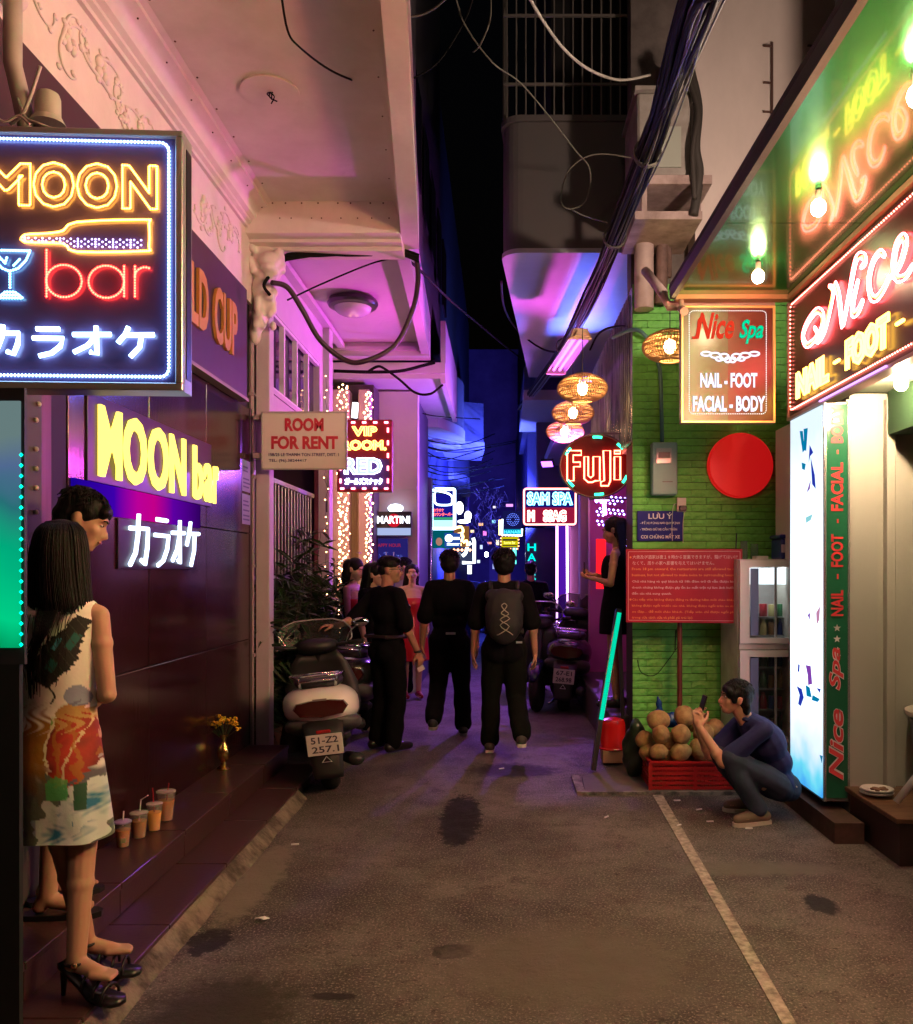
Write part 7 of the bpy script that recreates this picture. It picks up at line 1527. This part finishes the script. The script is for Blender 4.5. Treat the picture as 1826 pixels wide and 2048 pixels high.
for s_ in (): mb.loft([ell(V((.07 * s_, .0, 1.392)) + V((.045 * s_, 0, -.012)) * t_, .04, .062, 14, 'z') for t_ in (-.6, 0, 1, 1.8)])
dm = mb.mesh('dress', True); ca = dm.color_attributes.new('print', 'FLOAT_COLOR', 'POINT')
def dress_col(x, y, z):
    nz = .5 * math.sin(x * 60 + 3 * math.sin(z * 31)) + .5 * math.sin(z * 43 + 2 * math.sin(x * 53)); nz2 = math.sin(x * 140 + 5 * math.sin(z * 70))
    c = np.array([.80, .79, .70]); mix_ = lambda c, d, a: np.array(c) * (1 - a) + np.array(d) * a
    sm = lambda a, b, v: min(1, max(0, (v - a) / (b - a)))
    if y > .04: x = -x
    e = .88 + .05 * nz - z; a = sm(0, .06, e); c = mix_(c, (.03, .07, .035) if math.sin(x * 28 + 1) + nz * .5 > -.3 else (.012, .016, .045), a * .9)
    if x < -.07: c = mix_(c, (.03, .17, .045), sm(1.02, .90, z + .03 * nz) * sm(.70, .80, z))
    if -.065 < x + .02 * nz < .035: c = mix_(c, (.26, .11, .008), sm(1.02, .96, z + .03 * nz2) * sm(.72, .84, z + .05 * nz))
    if x > .03 and .96 < z < 1.06: c = mix_(c, (.13, .34, .035), sm(1.04, .97, z + .05 * nz) * .9)
    dx, dz = (x - .095 + .006 * nz) / .072, (z - .905 + .012 * nz2 + .008 * nz) / .135
    if dx * dx + dz * dz < 1:
        c = mix_((.40, .03, .010), (.12, .012, .008), min(1, abs(dx) ** 2 + .4 * abs(nz)))
        if abs(dx - .3 * math.sin(dz * 2) - .2) < .05 + .03 * nz: c = np.array([.55, .45, .25])
        c = mix_(c, (.32, .13, .012), .75 if math.sin(dx * 9 + dz * 3 + nz) > .55 else 0)
        if dz > .5 + .3 * nz2: c = mix_(c, (.45, .36, .10), .6)
        if dx < -.75 and dx * dx + dz * dz > .8: c = np.array([.6, .55, .35])
    if (x - .10) ** 2 / .0010 + (z - 1.06) ** 2 / .0012 < 1 + .4 * nz: c = mix_(c, (.08, .15, .32), .75)
    if abs(x + .095 + .018 * math.sin(z * 8)) < .022 * math.sqrt(max(0, 1 - ((z - 1.02) / .16) ** 2)): c = np.array([.12, .008, .016])
    for fx_, fz_, rr_ in ((-.12, .61, .075), (.10, .63, .095), (.155, .70, .075), (.06, .60, .06), (-.11, .69, .05)):
        d = math.hypot((x - fx_), (z - fz_)) / (rr_ * (1 + .12 * math.sin(9 * math.atan2(z - fz_, x - fx_)) + .10 * nz))
        if d < 1: c = mix_((.02, .17, .30), (.52, .62, .60) if x > 0 else (.25, .34, .40), sm(.15, .65, d + .12 * nz2))
    if .035 < x < .10 and .72 < z < .79 + .02 * nz: c = mix_(c, (.07, .45, .11), .75)
    if .115 < x < .145 and .68 < z < .77: c = np.array([.02, .08, .04])
    px_, pz_ = x - .055, z - 1.215; ca_, sa_ = math.cos(.52), math.sin(.52); u = px_ * ca_ - pz_ * sa_; v = px_ * sa_ + pz_ * ca_
    wd = .042 + .014 * math.sin(v * 26 + 2) + .004 * nz2 - .10 * max(0, v - .06)
    if -.125 < v < .135 and abs(u) < wd:
        c = np.array([.016, .016, .014])
        if (abs(u - .014) < .012 and .02 < v < .08) or (abs(u + .0) < .015 and -.07 < v < -.03): c = np.array([.015, .12, .10])
        if abs(u + .022) < .007 and .0 < v < .045: c = np.array([.05, .30, .38])
        if abs(math.sin(v * 110 + u * 60)) < .15: c = np.array([.04, .05, .03])
    if abs(x - .03 - .008 * math.sin(z * 90)) < .0035 and 1.04 < z < 1.11: c = np.array([.02, .03, .02])
    return c
vs_ = [tuple(v.co) for v in dm.vertices]; ca.data.foreach_set('color', [q_ for v in vs_ for q_ in (*dress_col(*v), 1.0)])
dmm = P('dress_print', (.6, .6, .5), .75, bump=(25, .004)); nn_ = dmm.node_tree.nodes; at_ = nn_.new('ShaderNodeAttribute'); at_.attribute_name = 'print'; dmm.node_tree.links.new(at_.outputs[0], nn_['Principled BSDF'].inputs['Base Color'])
d_ = put('dress', dm, w1, dmm); sl = d_.modifiers.new('thick', 'SOLIDIFY'); sl.thickness = .003
# hair: full cap with a narrow tail of strands falling down the back
hm = MB(); rings = []
for z, rx, ry, cx, cy in ((.118, .012, .012, 0, -.01), (.108, .055, .06, 0, -.01), (.075, .085, .092, 0, -.01), (.02, .100, .108, 0, -.012), (-.05, .108, .108, .002, -.02), (-.12, .115, .100, .006, -.03), (-.18, .124, .085, .012, -.045), (-.225, .122, .062, .02, -.06), (-.25, .095, .045, .03, -.07), (-.27, .04, .02, .03, -.075)):
    rings.append([J['head'] + V((cx + .88 * rx * math.cos(a) * (1 + .02 * math.sin(a * 23)), cy + ry * math.sin(a) * (1 + .03 * math.sin(a * 23)) * (.45 if math.sin(a) > 0 and z < .05 else 1), z)) for a in [2 * PI * i / 64 for i in range(64)]])
hm.loft(rings); r = random.Random(8)
for q_ in range(70):
    x0_ = r.uniform(-.03, .045); x1_ = r.gauss(-.022, .009); L_ = r.uniform(.38, .50); pts = [J['head'] + V((x0_, -.09, -.16)), J['head'] + V((x0_ * .7 + .01, -.165, -.26)), J['head'] + V((x1_ + .006, -.175, -.36)), J['head'] + V((x1_, -.165, -L_))]
    hm.tube(smooth_path(pts, 5), r.uniform(.003, .0065), 4, r1=.0012)
for q_ in range(26):
    x0_ = r.uniform(-.10, .11); pts = [J['head'] + V((x0_, -.075, -.16)), J['head'] + V((x0_ * .9, -.14, -.24)), J['head'] + V((x0_ * .75 + r.uniform(-.03, .03), -.155, -.24 - r.uniform(.08, .22)))]
    hm.tube(smooth_path(pts, 5), r.uniform(.0012, .003), 4, r1=.0008)
for q_ in range(170):
    a_ = r.uniform(PI * .95, 2.05 * PI); pts = []
    for z, rx, ry, cx, cy in ((.100, .060, .065, 0, -.01), (.075, .085, .092, 0, -.01), (.02, .100, .108, 0, -.012), (-.05, .108, .108, .002, -.02), (-.12, .115, .100, .006, -.03), (-.18, .124, .085, .012, -.045), (-.225 - r.uniform(0, .03), .122, .062, .02, -.06), (-.25 - r.uniform(0, .06), .115, .055, .02, -.068)):
        pts.append(J['head'] + V((cx + .88 * (rx + .003) * math.cos(a_), cy + (ry + .003) * math.sin(a_), z)))
    hm.tube(smooth_path(pts, 3), r.uniform(.0014, .0035), 4, r1=.0008)
put('hair', hm.mesh('hair', True), w1, hair)
for n in 'RL':
    a = J['an' + n]; dd = V((.88, -.25, 0)) if n == 'R' else V((.9, .1, 0)); dd.normalize(); sv = V((dd.y, -dd.x, 0)); mb = MB()
    pl_ = [(-.055, .028, .105), (-.03, .034, .095), (.03, .032, .05), (.08, .038, .012), (.13, .042, .004), (.175, .036, .002), (.195, .015, .002)]
    ring = [[a * 1 + dd * x + sv * y_ - V((0, 0, a.z)) + V((0, 0, z + dz)) for y_, dz in ((-w_, 0), (w_, 0), (w_, .018), (-w_, .018))] for x, w_, z in pl_]; mb.loft(ring)
    mb.tube([a + dd * -.05 - V((0, 0, a.z)) + V((0, 0, .10)), a + dd * -.055 - V((0, 0, a.z))], .016, 8, r1=.008)
    for t_, w_ in ((.055, .04), (.105, .045), (.14, .045)): mb.tube([a + dd * t_ * 1 + sv * w_ * math.cos(q_) - V((0, 0, a.z)) + V((0, 0, .022 + (.13 - t_) * .35 + .045 * math.sin(q_))) for q_ in np.linspace(0, PI, 9)], .006, 5)
    mb.tube([a + V((.040 * math.cos(q_), .040 * math.sin(q_), -.008)) for q_ in np.linspace(0, 2 * PI, 16)], .006, 5)
    h_ = mb.build('sandal', P('sandal_black', (.012, .01, .012), .3), w1, True)
    if n == 'R': MB().ball(a + V((.012, -.042, -.008)), (.012, .006, .012), 10, 6).build('buckle', P('gold_buckle', (.8, .6, .3), .2, metal=1), h_, True)

# 2 --- man facing her, dark cap of hair, black clothes
J = stand(1.74); k = 1.01
J['head'] = V((.0, .10, 1.56)); J['neck'] = V((0, .02, 1.425))
for n, s_ in (('R', 1), ('L', -1)): J['el' + n] = V((.20 * s_, .0, 1.13)); J['wr' + n] = V((.13 * s_, .10, .92))
p2 = person('man in black bowing his head toward the woman in the printed dress', (-1.79, 3.42, .218), -1.15)
me, T, M = body_mesh(J, k, (.1, 1, -.45), hup=(0, .4, 1), vox=.008, feet={'R': (.3, 1), 'L': (-.3, 1)}); put('body', me, p2, sk)
put('shirt', top_cloth(J, k, .018, 1.0, long=1), p2, blkf); put('shorts', leg_cloth(J, k, .022, .28, .02), p2, blkp)
short_hair(T, M, 1.0, p2, vol=1.0); eyes(T, M, p2)
mb = MB().tube([T(.078, -.012, .0), T(.074, .03, .012), T(.05, .092, .012), T(.0, .10, .012), T(-.05, .092, .012), T(-.074, .03, .012)], .002, 4)
for n, s_ in (('R', .3), ('L', -.3)): m_ = MB(); sole_mesh(m_, J['an' + n], (s_, 1), 1.02, .022, 0.006); m_.build('slipper', blk, p2)

# 3 --- man in black shirt with glasses leaning a hand on the scooter mirror
J = stand(1.68); k = .98
J['head'] = V((.0, .03, 1.575)); J['neck'] = V((0, -.01, 1.405))
J['elL'] = V((-.26, .0, 1.16)); J['wrL'] = V((-.30, .20, 1.14)); J['elR'] = V((.25, -.03, 1.08)); J['wrR'] = V((.27, .06, .84))
J['knR'] = V((.10, .03, .48)); J['anR'] = V((.11, -.02, .085)); J['anL'] = V((-.12, -.03, .085))
p3 = person('man with glasses in a black short sleeved shirt beside the white scooter', (-.985, 7.45, 0), -.80)
J['elL'] = V((-.24, -.20, 1.14)); J['wrL'] = V((-.17, -.43, 1.10)); J['elR'] = V((.235, .02, 1.10)); J['wrR'] = V((.22, .16, .87))
me, T, M = body_mesh(J, 1.0, (.70, .74, -.02), vox=.007, hands={'L': ((-.3, -1, .1), (0, 0, -1), 1), 'R': ((.1, .35, -1), (-1, 0, 0), -1)}); put('body', me, p3, skt)
put('shirt', top_cloth(J, 1.0, .024, .95, long=1, elg=.01), p3, blkf); put('trousers', leg_cloth(J, 1.0, .022, .97, .01), p3, blkp)
MB().box(-.17, .17, -.145, .14, .985, 1.015, None, .02).build('belt', P('belt', (.03, .022, .02), .4), p3)
pr = [('e', T(0, -.015, .058), V((.082, .100, .078)), M), ('e', T(0, .058, .092), V((.060, .036, .030)), M), ('e', T(0, -.062, .01), V((.074, .052, .065)), M)]
put('hair', fuse(pr, .006, 2, .002, 'hair', 40), p3, hair); hair_locks(T, M, 1, p3, hair, 160, .98, seed=3); eyes(T, M, p3)
mb = MB()
for s_ in (1, -1): mb.tube([T((.034 + .026 * math.cos(a)) * s_, .096, .008 + .017 * math.sin(a)) for a in np.linspace(0, 2 * PI, 14, False)], .0022, 5, True); mb.tube([T(.060 * s_, .092, .012), T(.078 * s_, .05, .014), T(.080 * s_, -.01, .008)], .0022, 5)
mb.tube([T(-.008, .098, .010), T(.008, .098, .010)], .0022, 4); mb.build('glasses', P('glasses', (.03, .02, .02), .25), p3)
for n in 'RL': put('shoe', fuse(shoe_prims(J['an' + n], (0, 1), 1.05), .008, 2), p3, P('black_leather', (.015, .013, .013), .3))
MB().lathe(J['wrR'], [(.032, -.01), (.034, 0), (.032, .012)], 14).build('wristwatch', blk, p3)
tag(MB().box(-.02, .02, -.01, .0, 0, .06, Matrix.Translation(at(836, 1340, 7.35)) @ Matrix.Rotation(1.1, 4, 'Y')).build('lighter', P('plug_white', (.6, .55, .52))), 'small white lighter held in the hand of the man with glasses', 'lighter')

# 4,5 --- the two men walking away
def walker(label, loc, rz, h, stride, top, pants, shoe, bulk=1.0, sleeve=.95, pose=0, hv=1.12):
    J = stand(h); k = h / 1.72
    s = stride
    
    A, B_ = ('R', 'L') if s > 0 else ('L', 'R'); sg_ = 1 if s > 0 else -1
    J['kn' + A] += V((.02 * sg_, .10, .02)); J['an' + A] += V((.035 * sg_, .20, .0)); J['kn' + B_] += V((-.015 * sg_, .04, -.01)); J['an' + B_] += V((-.05 * sg_, -.28, .15))
    for n, s_ in (('R', 1), ('L', -1)): J['sh' + n].x *= bulk; J['el' + n] = J['sh' + n] + V((.06 * s_, -.03, -.285 * k)); J['wr' + n] = J['el' + n] + V((.02 * s_, .06 if n == 'L' else .02, -.245 * k))
    p = person(label, loc, rz); me, T, M = body_mesh(J, k, (0, 1, 0), vox=.008); put('body', me, p, skt)
    put('shirt', top_cloth(J, k, .028 * bulk, sleeve, long=1, elg=.012), p, top); put('trousers', leg_cloth(J, k, .026, .96, .012), p, pants); short_hair(T, M, k, p, fringe=False, vol=hv)
    for n in 'RL':
        put('shoe', fuse(shoe_prims(J['an' + n], (0, 1), 1.08 * k), .008, 2), p, shoe[0]); m_ = MB(); sole_mesh(m_, J['an' + n], (0, 1), 1.08 * k, .026); m_.build('sole', shoe[1], p)
    return p, J, k
p4, J4, k4 = walker('man in a loose black t-shirt walking away on the left of the pair', (-.475, 8.0, 0), .03, 1.74, 1, blkf, blkp, (P('shoe_dark', (.02, .02, .02), .6), P('sole_grey', (.25, .24, .22), .6)), .96)
p5, J5, k5 = walker('man with a black laced backpack walking away on the right of the pair', (.035, 7.25, 0), 0, 1.73, -1, blkf, P('dark_olive_trousers', (.007, .008, .006), .95, bump=(7, .015), spec=.1), (P('shoe_mix', (.06, .05, .045), .6), P('sole_white', (.60, .56, .48), .6)), 1.0, hv=1.2)
m_ = MB().box(-.03, .06, -.165, -.155, .985, 1.005); m_.build('white_hem', P('hem_white', (.4, .4, .42), .7), p4)
bpk = fuse([('e', V((0, -.20, 1.20)), V((.165, .095, .235))), ('e', V((0, -.25, 1.12)), V((.13, .07, .16))), ('c', V((-.10, -.17, 1.36)), V((.10, -.17, 1.36)), .06, .06)], .010, 3, .004, 'backpack', 12)
bp5 = put('backpack', bpk, None, P('backpack_black', (.014, .013, .015), .7, bump=(12, .004))); bp5.location = (.035, 7.25, 0)
tag(bp5, 'black backpack laced with pale crossing cord, worn by the right walker', 'backpack')
lc_ = [(0, -.335, 1.31), (.022, -.335, 1.29), (.0, -.338, 1.255), (-.024, -.338, 1.225), (.045, -.335, 1.185), (-.035, -.335, 1.13), (.045, -.33, 1.07), (.07, -.32, 1.05)]
ld_ = [(0, -.335, 1.31), (-.022, -.335, 1.29), (.0, -.338, 1.255), (.035, -.338, 1.22), (-.035, -.335, 1.175), (.04, -.335, 1.12), (-.035, -.33, 1.06), (-.06, -.32, 1.05)]
MB().tube(smooth_path(lc_, 3), .004, 5).tube(smooth_path(ld_, 3), .004, 5).build('lace', P('lace_pale', (.35, .32, .25), .6), bp5)
mb = MB()
for s_ in (1, -1): mb.tube(smooth_path([(.11 * s_, -.12, 1.42), (.115 * s_, .0, 1.475), (.12 * s_, .12, 1.38), (.14 * s_, .12, 1.15), (.15 * s_, -.1, 1.05)], 4), .018, 6)
mb.build('strap', _m['backpack_black'], bp5, True)
MB().box(.10, .15, -.175, -.165, .97, .985).build('tag', P('hem_white', (.4, .4, .42)), p5)

# 6 --- women in red dresses and the others beside the posts
redf = P('red_satin', (.50, .012, .018), .35, spec=.6); whf = P('white_ribbon', (.6, .55, .58), .5)
def hostess(label, loc, rz, h, look, dress=redf, hairlen=.45, arms='fold'):
    J = stand(h, fem=True); k = h / 1.72
    for n, s_ in (('R', 1), ('L', -1)):
        if arms == 'fold': J['el' + n] = V((.20 * s_, .03, 1.14 * k)); J['wr' + n] = V((.03 * s_, .20, 1.08 * k))
        else: J['el' + n] = V((.20 * s_, -.03, 1.13 * k)); J['wr' + n] = V((.17 * s_, .10, .92 * k))
    p = person(label, loc, rz); me, T, M = body_mesh(J, k, look, fem=True, vox=.008); put('body', me, p, skp)
    R_ = refine([(1.30 * k, 0, .0, .155, .115), (1.22 * k, 0, 0, .16, .135), (1.08 * k, 0, 0, .128, .105), (.95 * k, 0, 0, .165, .13), (.82 * k, 0, 0, .185, .15), (.62 * k, 0, 0, .20, .16), (.50 * k, 0, 0, .215, .17)], 4)
    skirt(R_, 'dress', dress, p, 64, .03)
    long_hair(J, T, M, k, p, hairlen, .12); eyes(T, M, p, m=P('lipstick', (.5, .02, .04), .3))
    for n in 'RL': put('shoe', fuse(shoe_prims(J['an' + n], (0, 1), .9 * k), .010, 2), p, P('shoe_red', (.3, .01, .02), .3))
    return p, J, T
p6, J6, T6 = hostess('woman in a red dress with white hairband looking down, before the fairy lights', (-1.51, 8.8, .03), -PI / 2 - .3, 1.66, (0, 1, -.35))
MB().tube(smooth_path([(-.05, .11, 1.20), (-.03, .14, 1.3), (.0, .10, 1.38)], 3), .016, 6).build('ribbon', whf, p6, True); MB().box(-.03, .03, .04, .07, 1.72, 1.735).build('hairband', whf, p6)
p7, J7, T7 = hostess('smiling woman in a strapless red dress facing the camera beside the lilac wall', (-1.075, 10.4, .0), PI + .35, 1.64, (.35, 1, .02), arms='down', hairlen=.38)
MB().box(-.10, -.055, .15, .175, .62, 1.15).build('ribbon', whf, p7)
J = stand(1.66, fem=True); J['head'] += V((0, .03, -.02)); p8 = person('woman with long loose black hair behind the man with glasses', (-1.24, 8.25, 0), -1.9)
me, T, M = body_mesh(J, .965, (0, 1, -.1), fem=True, vox=.009); put('body', me, p8, skp); put('top', top_cloth(J, .965, .014, .9, True, 1), p8, blkf); put('trousers', leg_cloth(J, .965, .015, .97), p8, blkp); long_hair(J, T, M, 1.0, p8, .5, .15)
J = stand(1.72); p9 = person('dark haired man half hidden beyond the smiling woman', (-1.22, 10.72, 0), PI - .9)
me, T, M = body_mesh(J, 1, (.5, 1, 0), vox=.009); put('body', me, p9, skp); put('shirt', top_cloth(J, 1, .018, .9, long=1), p9, P('white_shirt', (.5, .48, .5), .7)); put('trousers', leg_cloth(J, 1, .018, .97), p9, blkp); short_hair(T, M, 1, p9); eyes(T, M, p9)
J = stand(1.68); p10 = person('dark silhouette of a person far off, right of the two walkers', (.42, 11.6, 0), 0)
me, T, M = body_mesh(J, .98, (0, 1, 0), vox=.010); put('body', me, p10, skt); put('shirt', top_cloth(J, .98, .022, .9, long=1), p10, blkf); put('trousers', leg_cloth(J, .98, .02, .97), p10, blkp); short_hair(T, M, 1, p10)

# 11 --- woman in black on the doorstep with phone, back half turned
J = stand(1.66, fem=True); k = .965
J['elL'] = V((-.20, .02, 1.10)); J['wrL'] = V((-.08, .17, 1.14)); J['elR'] = V((.20, .0, 1.10)); J['wrR'] = V((.06, .17, 1.17))
J['head'] = V((-.0, .02, 1.565)); p11 = person('woman in a black mini dress on the doorstep typing on a phone', (1.02, 7.5, .362), PI / 2 - .25)
me, T, M = body_mesh(J, k, (.1, 1, -.3), fem=True, vox=.007, hands={'L': ((.35, .9, .1), (0, 0, 1), -1), 'R': ((-.3, .95, .1), (0, 0, 1), 1)}); put('body', me, p11, skt)
skirt(refine([(1.345, .02, 0, .150, .085), (1.30, 0, 0, .158, .11), (1.2, 0, 0, .152, .125), (1.05, 0, 0, .126, .10), (.92, 0, -.01, .162, .13), (.80, 0, -.01, .178, .145), (.66, 0, 0, .172, .14)], 4), 'dress', blkf, p11, 64, .01)
long_hair(J, T, M, k * 1.02, p11, .42, .11); eyes(T, M, p11)
for n in 'RL': put('shoe', fuse(shoe_prims(J['an' + n], (0, 1), .92), .010, 2), p11, blk)
ph = MB().box(-.038, .038, .27, .279, 1.16, 1.29, None, .004).build('phone', blk); ph.location = p11.location; ph.rotation_euler = p11.rotation_euler; tag(ph, 'black phone held by the woman in the black mini dress', 'phone')

# 12 --- squatting man with phone
J = dict(pelvis=V((-.14, .0, .235)), waist=V((-.135, 0, .36)), chest=V((-.06, 0, .50)), neck=V((.045, 0, .64)), head=V((.135, .0, .775)),
         shR=V((.01, -.175, .60)), shL=V((.01, .175, .60)), elR=V((.245, -.15, .375)), elL=V((.262, .12, .39)), wrR=V((.372, -.05, .60)), wrL=V((.385, .04, .60)),
         hipR=V((-.13, -.085, .22)), hipL=V((-.13, .085, .22)), knR=V((.20, -.15, .405)), knL=V((.22, .14, .42)), anR=V((-.035, -.13, .085)), anL=V((.03, .13, .085)))
sc_ = .985; J = {a: b * sc_ for a, b in J.items()}; k = 1.0
def tors(J): pass
p12 = person('young man in navy shirt and jeans squatting by the coconuts with a phone', (1.625, 5.42, 0), PI + .12)
me, T, M = body_mesh(J, .93, (1, -.12, .06), hup=(0, 0, 1), vox=.0055, hands={'R': ((.05, .35, 1), (-.4, .9, 0), 1), 'L': ((.05, -.3, 1), (-.5, -.9, 0), -1)}, feet={'R': (1, -.25), 'L': (1, .2)}); put('body', me, p12, sk)
nav = P('navy_shirt', (.010, .014, .085), .85, bump=(10, .010)); put('shirt', top_cloth(J, .95, .016, .80, long=0, elg=.010, vox=.009, noise=.006), p12, nav)
jn = P('blue_jeans', (.012, .022, .05), .85, var=(5, (.035, .055, .10), .2), bump=(12, .008)); put('jeans', leg_cloth(J, .93, .012, .93, .006, vox=.009, noise=.006), p12, jn)
hp = [('e', T(0, -.022, .045), V((.083, .098, .082)), M), ('e', T(0, -.055, .0), V((.076, .058, .080)), M)] + [('e', T(x, .068 - abs(x) * .25, .060 - abs(x) * .25), V((.024, .022, .034)), M) for x in (-.055, -.033, -.011, .011, .033, .055)] + [('e', T(s_ * .070, .02, .022), V((.014, .026, .045)), M) for s_ in (1, -1)] + [('e', T(s_ * .04, -.07, -.05), V((.04, .03, .05)), M) for s_ in (1, -1)]
put('hair', fuse(hp, .006, 1, .003, 'hair', 45), p12, hair); hair_locks(T, M, .93, p12, hair, 320, 1.0, seed=12); eyes(T, M, p12)
MB().tube([J['neck'] + V((.055 * math.cos(a), .068 * math.sin(a), -.005 + .02 * math.cos(a))) for a in np.linspace(0, 2 * PI, 20, False)], .016, 8, True).build('collar', nav, p12, True)
for n, d_ in (('R', (1, -.25)), ('L', (1, .2))):
    put('shoe', fuse(shoe_prims(J['an' + n] + V((0, 0, -.006)), d_, .92), .006, 2), p12, P('canvas_shoe', (.15, .12, .085), .85)); m_ = MB(); sole_mesh(m_, J['an' + n], d_, .93, .024, .006); m_.build('sole', P('sole_cream', (.50, .47, .40), .6), p12)
ph = MB().box(-.005, .005, -.036, .036, -.01, .125, None, .003); wr = J['wrR'].lerp(J['wrL'], .5) + V((-.01, 0, .075)); ph.v = [tuple(Matrix.Translation(wr) @ Matrix.Rotation(-.30, 4, 'Y') @ V(p)) for p in ph.v]
ph = ph.build('phone', blk); ph.location = p12.location; ph.rotation_euler = p12.rotation_euler; tag(ph, 'dark phone held upright in both hands of the squatting man', 'phone')
